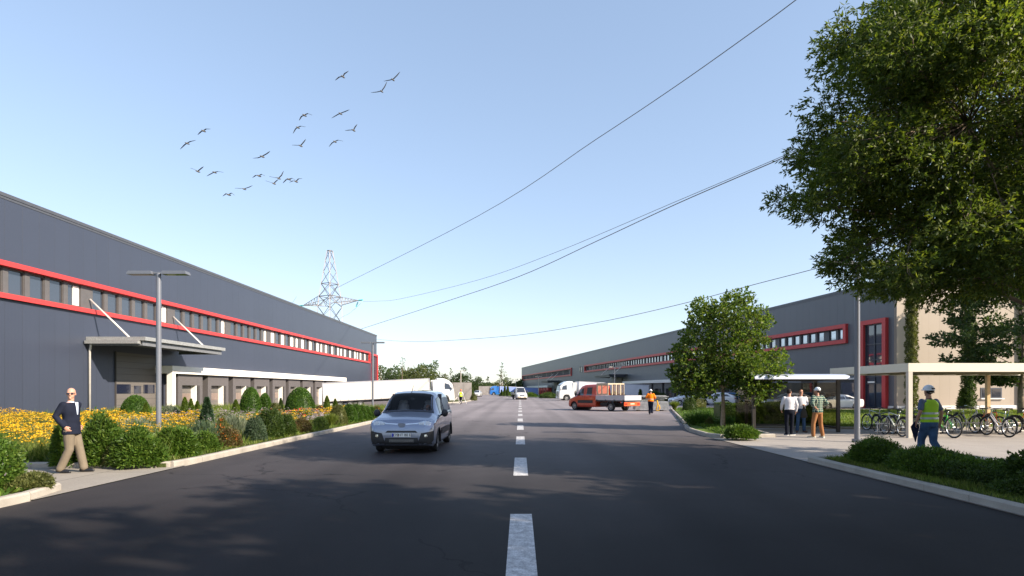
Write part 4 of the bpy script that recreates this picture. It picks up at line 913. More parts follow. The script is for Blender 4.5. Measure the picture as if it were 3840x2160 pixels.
# ---- articulated lorries
def lorry(label, loc, rz, pitch, cabm, boxm, L=16.0, H=3.5, curtain=True):
    r = empty('articulated_lorry', loc, 0, label, 'lorry', 'articulated lorries at the loading docks'); r.rotation_euler = (pitch, 0, rz); r.rotation_mode = 'XYZ'
    k = H/3.85
    st = [(0, .35*k, 1.0*k, 1.3*k, 1.06, 1.0), (.04, .32*k, 1.5*k, 1.9*k, 1.16, 1.10), (.10, .30*k, 1.6*k, 2.15*k, 1.22, 1.14), (.22, .30*k, 1.8*k, 2.9*k, 1.24, 1.10), (.38, .30*k, 1.9*k, 3.12*k, 1.245, 1.06), (.70, .30*k, 1.9*k, 3.45*k, 1.245, 1.04), (1.2, .35*k, 1.9*k, 3.75*k, 1.245, 1.04), (1.8, .5*k, 1.9*k, 3.85*k, 1.245, 1.06), (2.3, .6*k, 1.9*k, 3.85*k, 1.245, 1.08), (2.34, .6*k, 1.9*k, 3.8*k, 1.20, 1.02)]
    sh = Shell(st); sh.body('cab', cabm, r, holes=[(1.35, .5, .60)], ny=50, nv=60)
    sh.front('windscreen', M['carglass'], r, [(-1.08, 1.95*k), (1.08, 1.95*k), (.98, 2.85*k), (-.98, 2.85*k)], .012, 10, 5)
    sh.front('sun_visor', M['black'], r, [(-1.02, 2.90*k), (1.02, 2.90*k), (.96, 3.02*k), (-.96, 3.02*k)], .10, 8, 2)
    g = sh.front('grille', cabm, r, [(-.85, .75*k), (.85, .75*k), (.85, 1.80*k), (-.85, 1.80*k)], .012, 8, 6)
    for i in range(6): sh.front('grille_slot', M['black'], g, [(-.80, (.80+.165*i)*k), (.80, (.80+.165*i)*k), (.80, (.89+.165*i)*k), (-.80, (.89+.165*i)*k)], .022, 8, 1)
    sh.patch('side_window', M['carglass'], r, (.42, 1.35, .62, 1.30, .585, .46), .012, 6, 5, both=True)
    for s_ in (-1, 1):
        sh.front('headlight', M['lampin'], r, [(s_*.70, .48*k), (s_*1.14, .50*k), (s_*1.16, .72*k), (s_*.72, .66*k)], .02, 5, 3)
        mirror(r, s_*1.24, .30, 2.2*k, M['black'] if cabm is not M['carwhite'] else M['carwhite'], 1.5, True)
        MB().box(min(s_*1.18, s_*1.235), max(s_*1.18, s_*1.235), 2.36, 2.95, .9*k, 3.6*k).build('wind_deflector', cabm, r)
        sk = MB(); sk.box(min(s_*1.15, s_*1.22), max(s_*1.15, s_*1.22), 2.0, 4.9, .42*k, 1.02*k); sk.build('side_fairing', cabm, r)
    ch = MB(); ch.box(-.45, .45, 1.0, 6.2, .72, .98); ch.box(-.4, .4, 6.0, L-.3, .78*k, 1.08*k); ch.build('chassis', M['black'], r)
    y0 = 3.35; bx = MB(); bx.box(-1.25, 1.25, y0, L, 1.14*k, H); b = bx.build('trailer_body', boxm, r)
    tr = MB()
    for s_ in (-1, 1):
        x0, x1 = sorted((s_*1.252, s_*1.275)); tr.box(x0, x1, y0-.01, L+.01, H-.10, H+.02); tr.box(x0, x1, y0-.01, y0+.10, 1.14*k, H-.10); tr.box(x0, x1, L-.10, L+.01, 1.14*k, H-.10)
    tr.box(-1.25, 1.25, L+.002, L+.03, H-.10, H+.02); tr.build('trailer_frame', M['alu'], b)
    sd_ = MB()
    for s_ in (-1, 1):
        x0, x1 = sorted((s_*1.20, s_*1.262)); sd_.box(x0, x1, y0, L, 1.0*k, 1.138*k)
        n = int((L-y0)/1.05)
        if curtain:
            for i in range(n): sd_.box(x0, x1+.004 if s_ > 0 else x1, y0+.3+i*1.05, y0+.33+i*1.05, 1.0*k, 1.33*k) if s_ > 0 else sd_.box(x0-.004, x1, y0+.3+i*1.05, y0+.33+i*1.05, 1.0*k, 1.33*k)
        sd_.box(x0, x1, 6.6, 8.9, .50*k, .62*k); sd_.box(x0, x1, 6.6, 8.9, .72*k, .84*k)
    sd_.build('side_rail', M['black'] if curtain else M['alu'], b)
    MB().box(-.5, .5, 5.6, 6.2, .2, .9).build('landing_gear', M['black'], r)
    for x in (-1.22, 1.22):
        for y in (1.35, 4.6, L-4.7, L-3.4, L-2.1): wheel(r, x, y, .50*k+.02, .30, M['steelrim'], 8)
    MB().cyl((0, 1.35, .55), .58, 1.9, 'x', 20).build('wheel_housing', M['interior'], r)
    return r
lorry('white curtain-sided lorry with white cab parked at the left loading docks', (-9.4, 80.6, 0), R(105), R(-2.8), M['carwhite'], M['whitecurt'], 17.4, 3.5)
lorry('white lorry cab with pale grey box trailer backed to the right warehouse', (6.2, 95.4, 0), R(-81), R(-2.6), M['carwhite'], M['greycurt'], 15.6, 3.32, False)
lorry('blue lorry with blue curtain trailer far away by the right warehouse', (-10.3, 189, 0), R(-75), R(-2.4), M['bluetruck'], M['bluecurt'], 16.6, 3.15)

# ---- dropside pickups
def dropside(label, loc, rz, paint, double=True, sc_=1.0, bedm=None, rackm=None, bedL=3.1, name='dropside_truck'):
    r = empty(name, loc, rz, label, 'truck', None, sc_); c = 3.35 if double else 2.1
    st = [(0, .34, .55, .70, .72, .6), (.05, .30, .72, .86, .86, .76), (.16, .28, .86, .98, .93, .82), (.45, .26, 1.0, 1.12, .98, .86), (.85, .26, 1.12, 1.28, 1.0, .86), (1.25, .28, 1.2, 1.85, 1.0, .80), (1.55, .28, 1.22, 2.12, 1.0, .78), (1.9, .28, 1.22, 2.22, 1.0, .79), (c-.1, .30, 1.22, 2.26, 1.0, .80), (c, .30, 1.2, 2.22, .99, .78)]
    sh = Shell(st); sh.body('cab', paint, r, holes=[(.85, .36, .42)], ny=70, nv=70)
    sh.patch('windscreen', M['carglass'], r, (.86, 1.55, .86, 1.55, -.32, .32), .008, 8, 10)
    sh.patch('side_window', M['carglass'], r, (1.12, 1.95, 1.42, 1.92, .61, .43), .009, 8, 6, both=True)
    if double:
        sh.patch('side_window', M['carglass'], r, (2.28, 2.90, 2.30, 2.88, .60, .42), .009, 8, 6, both=True)
        sh.patch('door_gap', M['black'], r, (2.08, 2.095, 2.08, 2.095, .92, .40), .006, 2, 10, both=True)
        sh.patch('side_rub_strip', M['black'], r, (1.3, 3.05, 1.3, 3.05, .85, .77), .018, 8, 3, both=True)
    else: sh.patch('side_rub_strip', M['black'], r, (1.3, 1.9, 1.3, 1.9, .85, .77), .018, 8, 3, both=True)
    sh.front('bumper', M['black'] if double else M['tan'], r, [(-.90, .30), (.90, .30), (.90, .58), (-.90, .58)], .02, 14, 4)
    gr = sh.front('grille', M['black'] if double else M['chrome'], r, [(-.42, .66), (.42, .66), (.50, .90), (-.50, .90)], .012, 8, 3)
    sh.front('grille_slot', M['black'], gr, [(-.38, .70), (.38, .70), (.45, .86), (-.45, .86)], .02, 8, 3)
    sh.front('number_plate', M['platewhite'], r, [(-.26, .40), (.26, .40), (.26, .50), (-.26, .50)], .04, 2, 2)
    for s_ in (-1, 1):
        sh.front('headlight', M['lampin'], r, [(s_*.56, .72), (s_*.86, .74), (s_*.90, 1.02), (s_*.62, .94)], .012, 5, 3)
        mirror(r, s_*1.0, 1.18, 1.40, M['black'], 1.3, True)
        sh.patch('door_handle', M['black'], r, (1.78, 1.93, 1.78, 1.93, .655*s_, .64*s_), .03, 3, 2)
        if double: sh.patch('door_handle', M['black'], r, (2.72, 2.87, 2.72, 2.87, .655*s_, .64*s_), .03, 3, 2)
    MB().cyl((0, .85, .42), .42, 1.5, 'x', 20).build('wheel_housing', M['interior'], r)
    b0 = c+.08; b1 = b0+bedL; bedm = bedm or M['alu']
    ch = MB(); ch.box(-.40, -.28, .9, b1-.1, .48, .66); ch.box(.28, .40, .9, b1-.1, .48, .66); ch.box(-.7, .7, b0+.2, b0+.9, .42, .70); ch.cyl((0, b0+1.55, .40), .10, 1.3, 'x', 10); ch.build('chassis', M['black'], r)
    fl = MB().box(-1.03, 1.03, b0, b1, .80, .90).build('load_bed', M['black'], r)
    def board(x0, x1, y0, y1, m_):
        mb = MB(); mb.box(x0, x1, y0, y1, .902, 1.30)
        for i in range(4):
            z = .93+i*.095
            if x1-x0 < .1: mb.box(x0-.008 if x0 < 0 else x0, x1 if x0 < 0 else x1+.008, y0+.02, y1-.02, z, z+.06)
            else: mb.box(x0+.02, x1-.02, y0, y1+.008, z, z+.06)
        return mb.build('side_board', m_, fl)
    board(-1.06, -1.03, b0, b1, bedm); board(1.03, 1.06, b0, b1, bedm); board(-1.03, 1.03, b1-.03, b1, bedm); board(-1.03, 1.03, b0, b0+.03, bedm)
    hg = MB()
    for i in range(4):
        y = b0+.15+i*(bedL-.3)/3
        for s_ in (-1, 1): hg.box(min(s_*1.03, s_*1.085), max(s_*1.03, s_*1.085), y-.03, y+.03, .82, .97)
    hg.build('hinge', M['black'], fl)
    if double:
        rk = MB(); m_ = M['tan']; x0, x1, y = -1.0, 1.0, b0+.06      # head rack behind the cab
        for s_ in (-1, 1):
            xa, xb = sorted((s_*.99, s_*1.03)); rk.box(xa, xb, y, y+1.28, 1.32, 1.42); rk.box(xa, xb, y, y+1.28, 2.16, 2.30); rk.box(xa, xb, y, y+.12, 1.42, 2.16); rk.box(xa, xb, y+1.16, y+1.28, 1.42, 2.16); rk.box(xa, xb, y+.55, y+.63, 1.42, 2.16)
        rk.box(-.99, .99, y, y+.04, 2.2, 2.30); rk.box(-.99, .99, y+1.24, y+1.28, 2.2, 2.30)
        for x in (-.55, 0, .5): rk.box(x-.04, x+.04, y+1.24, y+1.28, 1.32, 2.2)
        q = rk.build('head_rack', m_, r)
        for s_ in (-1, 1):
            gm = MB()
            for i in range(14): gm.box(min(s_*1.0, s_*1.01), max(s_*1.0, s_*1.01), y+.13+i*.073, y+.165+i*.073, 1.42, 2.16)
            gm.build('mesh_panel', M['tan'], q)
    cb = MB(); cb.box(-.98, .98, b1-.16, b1-.08, .46, .76); t_ = cb.build('rear_light_bar', M['signalred'] if double else M['black'], r)
    for s_ in (-1, 1): MB().box(s_*.78-.13, s_*.78+.13, b1-.078, b1-.05, .55, .67).build('tail_light', M['taillight'], t_)
    MB().box(-.26, .26, b1-.078, b1-.06, .56, .67).build('number_plate', M['tan'], t_)
    if double: MB().box(-1.0, -.96, b0+.2, b0+1.0, .5, .74).build('side_guard', M['orangered'], r)
    for x in (-.98, .98):
        wheel(r, x, .85, .36, .22, M['steelrim'], 8); wheel(r, x, b0+1.55, .36, .22, M['steelrim'], 8); arch(r, x*1.03, .85, .38, .42, paint, .03)
        arch(r, x*1.02, b0+1.55, .38, .43, M['black'], .04)
    return r
dropside('red-orange double-cab dropside truck with tan head rack parked across the road', (4.95, 51.0, 0), R(-140), M['orangered'], True, 1.0)
dropside('small white dropside truck driving towards the viewer in the distance', (0.4, 102.0, 0), R(12), M['carwhite'], False, 1.0, M['carwhite'])

# ------------------------------------------------------------------ people (facing local +y)
def remesh(o, voxel, it=3):
    m_ = o.modifiers.new('remesh', 'REMESH'); m_.mode = 'VOXEL'; m_.voxel_size = voxel; m_.use_smooth_shade = True
    q = o.modifiers.new('smooth', 'SMOOTH'); q.factor = 0.5; q.iterations = it; return o
def ering(c, rx_, ry_, U, V_, n=20): return [c + U*rx_*math.cos(2*PI*j/n) + V_*ry_*math.sin(2*PI*j/n) for j in range(n)]
def hand(mb, wr, d, side, pn, curl=0.5, s=1.0):
    """wr wrist, d hand direction, side towards the thumb, pn palm normal (fingers curl that way)"""
    d = d.normalized(); side = (side - d*side.dot(d)).normalized(); pn = (pn - d*pn.dot(d)); pn = (pn - side*pn.dot(side)).normalized()
    rg = [ering(wr + d*t_*s, w_*s, h_*s, side, pn, 12) for t_, w_, h_ in ((-.01, .027, .020), (.02, .034, .018), (.055, .042, .016), (.088, .041, .013))]
    mb.loft(rg)
    for i, (o_, L) in enumerate(((.031, .070), (.011, .078), (-.010, .073), (-.030, .056))):
        p = wr + d*.085*s + side*o_*s; a = curl*0.6; dirv = (d*math.cos(a) + pn*math.sin(a)); p1 = p + dirv*L*.45*s
        a2 = curl*1.5; d2 = d*math.cos(a2) + pn*math.sin(a2); p2 = p1 + d2*L*.3*s; a3 = curl*2.2; p3 = p2 + (d*math.cos(a3) + pn*math.sin(a3))*L*.25*s
        mb.limb([p, p1, p2, p3], [.0095*s, .009*s, .0082*s, .007*s], 8)
    b = wr + d*.025*s + side*.030*s; td = (d*.72 + side*.65 + pn*.25).normalized()
    mb.limb([b, b+td*.035*s, b+(td+d*.5).normalized()*.066*s], [.0125*s, .011*s, .009*s], 8)
def person(label, loc, rz, P, s=1.0):
    """P: pose and clothes. Joints in metres for a 1.8 m figure"""
    r = empty('person', loc, rz, label, 'person', P.get('group'), s)
    V = Vector; hip = V(P.get('hip', (0, 0, .93))); neck = V(P.get('neck', (0, .01, 1.50))); yaw = P.get('shoulder_yaw', 0.0)
    Ux = V((1, 0, 0)); Us = V((math.cos(yaw), math.sin(yaw), 0)); ax = (neck-hip).normalized()
    def tor(t_, rx_, ry_, m_=0.0, dy=0.0):
        c = hip.lerp(neck, t_); U = Ux.lerp(Us, t_).normalized(); Vv = ax.cross(U).normalized(); return ering(c + Vv*dy, rx_+m_, ry_+m_, U, Vv)
    TR = [(-.16, .145, .10), (-.06, .168, .118), (.05, .170, .118), (.22, .150, .105), (.42, .152, .108), (.62, .172, .115), (.78, .182, .108), (.88, .168, .092), (.945, .115, .070), (.985, .062, .058)]
    shL = neck - Us*.185 + V((0, 0, -.065)); shR = neck + Us*.185 + V((0, 0, -.065))
    J = {k: V(v) for k, v in P['joints'].items()}      # kneeL ankL kneeR ankR elbL wriL elbR wriR
    hL = hip + V((-.09, 0, -.03)); hR = hip + V((.09, 0, -.03)); b = MB(); vox = P.get('voxel', .011)
    b.loft([tor(*q) for q in TR])
    for h_, kn, an in ((hL, J['kneeL'], J['ankL']), (hR, J['kneeR'], J['ankR'])):
        b.limb([h_, h_.lerp(kn, .5), kn, kn.lerp(an, .35), an], [.082, .070, .052, .050, .036])
    for sh_, el, wr in ((shL, J['elbL'], J['wriL']), (shR, J['elbR'], J['wriR'])):
        b.limb([sh_, sh_.lerp(el, .5), el, el.lerp(wr, .35), wr], [.054, .045, .038, .037, .024])
    hy = P.get('head_yaw', 0.0); hp = P.get('head_pitch', 0.0)
    HM = Matrix.Rotation(hy, 4, 'Z') @ Matrix.Rotation(hp, 4, 'X'); hc = neck + V((0, .012, .165)) + V(P.get('head_off', (0, 0, 0)))
    def hd(x, y, z): return hc + (HM @ V((x, y, z)))
    b.limb([neck + V((0, 0, -.04)), hc + V((0, 0, -.06))], [.060, .054], 14)
    b.ball(hc + (HM @ V((0, -.012, .035))), .076, .096, .088, 18, 12, HM.to_3x3().to_4x4()); b.ball(hc + (HM @ V((0, .022, -.035))), .060, .072, .078, 16, 10, HM.to_3x3().to_4x4())
    b.limb([hd(0, .085, .012), hd(0, .108, -.018)], [.011, .015], 8); b.ball(hd(0, .074, -.088), .028, .022, .022, 10, 6)         # nose, chin
    b.limb([hd(-.024, .086, -.052), hd(.024, .086, -.052)], [.008, .008], 6)                                                     # lips
    b.limb([hd(-.045, .074, .036), hd(.045, .074, .036)], [.012, .012], 6)                                                       # brow
    for sx in (-1, 1): b.ball(hd(sx*.076, -.005, -.008), .010, .020, .032, 8, 6, HM.to_3x3().to_4x4())
    for kk, sx in (('L', -1), ('R', 1)):
        el, wr = J['elb'+kk], J['wri'+kk]; d = V(P.get('hand'+kk, (wr-el).normalized())); sd_ = V(P.get('thumb'+kk, (0, 1, 0))); pn = V(P.get('palm'+kk, (-sx, 0, 0)))
        hand(b, wr, d, sd_, pn, P.get('curl'+kk, .5))
    body = remesh(b.build('body', P.get('skin', M['skin']), r), vox, 2)
    for sx in (-1, 1): MB().ball(hd(sx*.030, .078, .006), .012, .009, .008, 8, 6).build('eye', M['platewhite'], r, True)
    # trousers
    t_ = MB(); tm = P.get('trouser_m', .014); t_.loft([tor(*q, m_=tm) for q in TR[:3]] + [tor(P.get('waist', .15), .158, .112, tm)])
    for h_, kn, an in ((hL, J['kneeL'], J['ankL']), (hR, J['kneeR'], J['ankR'])):
        t_.limb([h_, h_.lerp(kn, .5), kn, kn.lerp(an, .5), an + V((0, 0, .0))], [.086+tm, .074+tm, .058+tm, .052+tm*1.2, .048+tm*1.3])
    remesh(t_.build('trousers', P['trousers'], r), .013)
    # upper garment
    g = MB(); gm = P.get('top_m', .016); lo = P.get('hem', .0)
    g.loft([tor(lo, .165+P.get('flare', 0), .118+P.get('flare', 0), gm)] + [tor(*q, m_=gm) for q in TR if q[0] > lo+.04 and q[0] < .96] + [tor(.965, .075, .065, gm*.6)])
    for kk, sh_ in (('L', shL), ('R', shR)):
        el, wr = J['elb'+kk], J['wri'+kk]; sl = P.get('sleeve', 1.0)
        if sl >= .95: g.limb([sh_, sh_.lerp(el, .5), el, el.lerp(wr, .5), el.lerp(wr, .90)], [.056+gm*.6, .048+gm*.7, .040+gm*.8, .036+gm*.8, .028+gm*.8])
        elif sl > .55: g.limb([sh_, sh_.lerp(el, .5), el, el.lerp(wr, .28)], [.058+gm, .050+gm, .046+gm, .042+gm])
        elif sl > 0: g.limb([sh_, sh_.lerp(el, .45), sh_.lerp(el, .68)], [.054+gm*.6, .050+gm*.7, .050+gm*.7])
    remesh(g.build(P.get('top_name', 'shirt'), P['top'], r), .013)
    if P.get('vest'):
        v_ = MB(); vm = gm+.014; v_.loft([tor(P.get('vest_hem', .08), .172, .122, vm)] + [tor(*q, m_=vm) for q in TR if .15 < q[0] < .80] + [tor(.90, .125, .088, vm), tor(.955, .095, .07, vm*.8)])
        vo = remesh(v_.build('vest', P['vest'], r), .013)
        for tt in P.get('stripes', (.24, .44)):
            MB().loft([tor(tt, .158, .113, vm+.006), tor(tt+.075, .160, .114, vm+.006)]).build('reflective_stripe', M['reflect'], vo, True, 40)
    if P.get('shirt_front'):
        c = MB(); Vs = ax.cross(Us)
        for tt in range(8):
            u = .52+.065*tt; k = .012+.030*(tt/7); R0 = .113*(1-.12*max(0, (u-.75)*3)); p = hip.lerp(neck, u) + Vs*(R0+gm+.004-.02*max(0, u-.8))
            c.v += [tuple(p-Us*k), tuple(p+Us*k)]
        c.f = [(2*i, 2*i+1, 2*i+3, 2*i+2) for i in range(7)]; c.build('shirt_front', P['shirt_front'], r, True)
    if P.get('collar'):
        cl = MB(); cl.loft([tor(.95, .062, .058, .010), tor(1.00, .056, .054, .008)]); cl.build('collar', P['collar'], r, True, 40)
    # shoes
    for kk in ('L', 'R'):
        an = J['ank'+kk]; fd = V(P.get('foot'+kk, (0, 1, 0))).normalized(); sm = MB(); up = V((0, 0, 1)); pit = P.get('heel'+kk, 0.0)
        base = an + V((0, 0, -an.z + pit*.0)) if an.z < .14 else an + V((0, 0, -.085))
        f2 = (fd*math.cos(pit) - up*math.sin(pit)); z0 = V((base.x, base.y, max(base.z, 0)+.035 + (.12*math.sin(pit)))); sd_ = fd.cross(up)
        sm.limb([z0 - f2*.055, z0 + f2*.03, z0 + f2*.12, z0 + f2*.175 - up*.006], [.036, .041, .041, .030], 12); sm.limb([z0 - f2*.03, an], [.040, .044], 10)
        so_ = remesh(sm.build('shoe', P['shoes'], r), .012, 2)
        if P.get('sole'): MB().loft([[z0 + f2*a + sd_*b_ - up*zz for a, b_ in ((-.09, -.03), (.0, -.042), (.12, -.044), (.205, -.02), (.205, .02), (.12, .044), (.0, .042), (-.09, .03))] for zz in (.036, .016)]).build('sole', P['sole'], so_)
    # head gear
    R3 = HM.to_3x3().to_4x4()
    if P.get('hair'):
        h_ = MB()
        for (x, y, z, a, bb, c) in P['hair']: h_.ball(hd(x, y, z), a, bb, c, 14, 9, R3)
        remesh(h_.build('hair', P.get('hair_m', M['hair']), r), .010, 1)
    if P.get('helmet'):
        h_ = MB(); n = 22
        for k in range(8):
            t2 = PI/2*k/7.3; 
            h_.v += [tuple(hd(.108*math.cos(t2)*math.cos(2*PI*j/n), -.006+.132*math.cos(t2)*math.sin(2*PI*j/n), .035+.122*math.sin(t2))) for j in range(n)]
        h_.f = [(k*n+j, k*n+(j+1) % n, (k+1)*n+(j+1) % n, (k+1)*n+j) for k in range(7) for j in range(n)] + [tuple(7*n+j for j in range(n)), tuple(range(n-1, -1, -1))]
        ho = h_.build('helmet', P['helmet'], r, True, 50)
        MB().loft([[hd((.112+e)*math.cos(2*PI*j/n), -.006+(.137+e+(.03 if math.sin(2*PI*j/n) > .3 else 0))*math.sin(2*PI*j/n), zz) for j in range(n)] for e, zz in ((0, .022), (.004, .034), (0, .044))]).build('helmet_brim', P['helmet'], ho, True, 50)
        MB().box(-.035, .035, -.145, -.12, .055, .085, Matrix.Translation(hc) @ R3).build('helmet_vent', M['black'], ho)
        MB().tube([hd(-.085, -.06, .02), hd(-.06, -.095, -.03), hd(.06, -.095, -.03), hd(.085, -.06, .02)], .010, 6).build('strap', M['black'], ho)
    if P.get('cap'):
        h_ = MB(); h_.ball(hd(0, -.012, .055), .088, .108, .085, 18, 10, R3); h_.ball(hd(0, .06, .035), .07, .07, .012, 14, 6, R3); remesh(h_.build('cap', P['cap'], r), .010, 1)
    if P.get('glasses'):
        g_ = MB()
        for sx in (-1, 1): g_.ball(hd(sx*.032, .096, .010), .027, .008, .019, 12, 6, R3)
        g_.tube([hd(-.078, .0, .015), hd(-.068, .08, .014), hd(0, .103, .014), hd(.068, .08, .014), hd(.078, 0, .015)], .004, 5); g_.build('sunglasses', M['glass_dk'], r, True)
    return r, hip, neck
RING_HAIR = [(0, -.030, .045, .080, .090, .080)]
FULL_HAIR = [(0, -.022, .052, .084, .098, .082), (0, -.04, .0, .082, .080, .060)]
# man in the blazer: walks to the right, looks at the camera
person('bald man in sunglasses, dark blazer and khaki trousers walking on the driveway', (-9.42, 11.95, 0.012), R(-80), dict(
    voxel=.008, hip=(0, 0, .92), neck=(.0, -.02, 1.49), shoulder_yaw=R(-12), head_yaw=R(-72), head_pitch=R(-4), skin=M['skin'],
    joints=dict(kneeL=(-.09, .10, .50), ankL=(-.09, .185, .10), kneeR=(.08, .0, .49), ankR=(.08, -.165, .10), elbL=(-.20, -.06, 1.20), wriL=(-.14, .06, .99), elbR=(.235, -.17, 1.19), wriR=(.20, -.02, .975)),
    footL=(0, 1, 0), footR=(0, 1, 0), heelR=0.15, handR=(-.1, .55, -.75), palmR=(-1, 0, .2), curlR=.5,
    trousers=M['khaki'], trouser_m=.022, top=M['navy'], top_name='blazer', top_m=.026, hem=-.20, flare=.012, shirt_front=M['shirtblue'], collar=M['shirtblue'],
    shoes=M['leather'], glasses=True), 1.0)
TRIO = 'three men talking beside the glass shelter'
person('dark-haired man in white shirt and dark trousers seen from behind at the shelter', (10.30, 21.75, .014), R(-8), dict(group=TRIO,
    head_yaw=R(-38), joints=dict(kneeL=(-.10, .02, .50), ankL=(-.10, -.03, .10), kneeR=(.10, .03, .50), ankR=(.09, .06, .10), elbL=(-.27, .02, 1.18), wriL=(-.24, .16, .98), elbR=(.27, -.02, 1.17), wriR=(.26, .08, .92)),
    footL=(-.2, 1, 0), footR=(.85, .5, 0), hair=FULL_HAIR, trousers=M['darkjean'], top=M['shirtwhite'], top_m=.024, hem=.10, shoes=M['navy'], sole=M['sole']), .99)
person('man in white shirt, sunglasses and blue jeans facing the viewer at the shelter', (11.50, 23.3, .014), R(172), dict(group=TRIO,
    head_yaw=R(-4), joints=dict(kneeL=(-.11, .03, .50), ankL=(-.13, .0, .10), kneeR=(.11, .02, .50), ankR=(.16, .05, .10), elbL=(-.27, -.02, 1.18), wriL=(-.08, .22, 1.13), elbR=(.27, -.02, 1.18), wriR=(.22, .10, .95)),
    footL=(-.4, 1, 0), footR=(.5, 1, 0), handL=(.7, .7, 0), palmL=(.6, -.6, -.4), thumbL=(0, 0, 1), curlL=.9, glasses=True, hair=[(0, -.028, .062, .082, .092, .072)], trousers=M['denim'], top=M['shirtwhite'], top_m=.024, hem=.10, shoes=M['shoe_brown'], collar=M['shirtwhite']), .985)
person('man in green check shirt, pale cap and brown trousers with a hand on his hip', (10.78, 20.6, .014), R(18), dict(group=TRIO,
    head_yaw=R(22), joints=dict(kneeL=(-.17, .03, .50), ankL=(-.20, .0, .10), kneeR=(.16, .03, .50), ankR=(.20, -.02, .10), elbL=(-.33, -.08, 1.20), wriL=(-.15, -.10, 1.04), elbR=(.36, -.06, 1.22), wriR=(.20, .14, 1.08)),
    footL=(-.7, .6, 0), footR=(.25, 1, 0), handL=(.8, .1, -.2), palmL=(0, .6, -.6), thumbL=(0, 1, .2), curlL=.3, sleeve=.6, cap=M['helmet'], hair=[(0, -.05, -.01, .078, .058, .05)], skin=M['skin_tan'], trousers=M['brownp'], trouser_m=.014, top=M['plaid'], top_m=.026, hem=-.05, shoes=M['shoe_beige'], sole=M['sole']), 1.02)
bg_ = MB(); bp0 = Vector((11.50, 23.3, 0)); Rz = Matrix.Rotation(R(172), 4, 'Z'); hp_ = Rz @ Vector((-.02, .30, 1.12)) + bp0
bg_.loft([[hp_ + Rz @ Vector((x*math.cos(2*PI*j/14), y*math.sin(2*PI*j/14), z)) for j in range(14)] for x, y, z in ((.015, .012, .02), (.03, .02, -.06), (.09, .04, -.22), (.13, .055, -.36), (.14, .06, -.46), (.10, .04, -.50))])
tag(bg_.build('cloth_bag', M['bagcloth'], None, True, 60), 'dark cloth bag held by the man in sunglasses and jeans', 'bag')
# worker in the yellow-green vest, walking away behind the hedge
VW = Vector((9.72, 13.5, .014))
person('worker in white helmet and yellow-green vest walking away behind the near hedge', VW, R(8), dict(
    voxel=.009, neck=(0, .02, 1.50), skin=M['skin_tan'], joints=dict(kneeL=(-.03, .20, .53), ankL=(.03, .28, .12), kneeR=(.06, -.04, .50), ankR=(.07, -.30, .16), elbL=(-.275, -.03, 1.19), wriL=(-.315, .04, .94), elbR=(.275, -.04, 1.19), wriR=(.295, .02, .93)),
    footL=(0, 1, 0), footR=(0, 1, 0), heelR=.3, curlL=.9, curlR=.8, sleeve=.5, trousers=M['denim'], trouser_m=.022, top=M['tee'], top_m=.020, hem=-.08, vest=M['vest_y'], vest_hem=.03, stripes=(.16, .36), helmet=M['helmet'], hair=[(0, -.04, .0, .080, .075, .065)], shoes=M['shoe_brown'], collar=M['navy']), 1.02)
cl_ = MB(); c0 = VW + Matrix.Rotation(R(8), 4, 'Z') @ Vector((-.335, .05, .84))
cl_.prism([(-.115, .02), (0, .16), (.10, .02), (.005, -.34)], -.012, .012, 'y'); co = cl_.build('clipboard', M['clip']); co.location = c0; co.rotation_euler = (0, 0, R(8)); tag(co, 'dark blue folder held upside down by the worker in yellow-green vest', 'folder')
# worker in orange and far worker
person('worker in orange hi-vis jacket and white helmet walking towards the metal stack', (9.35, 40.7, 0), R(-8), dict(
    joints=dict(kneeL=(-.07, .12, .52), ankL=(-.06, .10, .12), kneeR=(.07, -.05, .50), ankR=(.08, -.22, .16), elbL=(-.30, .0, 1.25), wriL=(-.24, .18, 1.12), elbR=(.31, -.02, 1.22), wriR=(.28, .12, 1.08)),
    heelR=.3, sleeve=.6, trousers=M['navy'], trouser_m=.03, top=M['orange'], top_name='jacket', top_m=.035, hem=.0, helmet=M['helmet'], hair=FULL_HAIR[1:], shoes=M['shoe_brown'], vest=M['orange'], vest_hem=.02, stripes=(.25,), collar=M['navy']), .99)
hl_ = MB(); hl_.tube([Vector((9.75, 40.4, .98)) + Vector((0, .02*math.sin(i), -.01*i*i/3)) for i in range(4)] + [(9.78, 40.35, .75), (9.72, 40.35, .5), (9.66, 40.4, .3), (9.85, 40.4, .28), (9.92, 40.38, .45), (9.86, 40.36, .68)], .045, 8)
tag(hl_.build('rope_coil', M['fl_yellow'], None, True), 'yellow coiled strap hanging beside the leg of the worker in orange', 'strap')
person('far worker in bright yellow vest and orange helmet by the concrete wall', (-7.25, 69.6, 0), R(5), dict(
    joints=dict(kneeL=(-.08, .14, .52), ankL=(-.08, .20, .10), kneeR=(.08, -.02, .50), ankR=(.08, -.2, .14), elbL=(-.28, -.05, 1.2), wriL=(-.27, .06, .96), elbR=(.28, -.05, 1.2), wriR=(.27, .06, .96)),
    voxel=.014, trousers=M['navy'], trouser_m=.02, top=M['shirtwhite'], top_m=.02, vest=M['vest_yy'], vest_hem=.02, helmet=M['helmet_o'], shoes=M['shoe_brown']), 1.0)
tr = MB(); tc_ = Vector((-7.25, 69.6, 0))
for a, b in (((-.35, .05, .95), (-.05, -.75, .08)), ((.35, .05, .95), (.75, -.45, .05)), ((-.35, .05, .95), (-1.1, -.2, .05)), ((-.05, -.75, .10), (-1.1, -.2, .10)), ((.1, -.3, .5), (.05, -.8, .1))): tr.tube([tc_+Vector(a), tc_+Vector(b)], .028, 6)
tro = tr.build('marking_trolley', M['rackwhite'], None, True); tag(tro, 'light tubular trolley dragged behind the far worker in bright yellow', 'trolley')
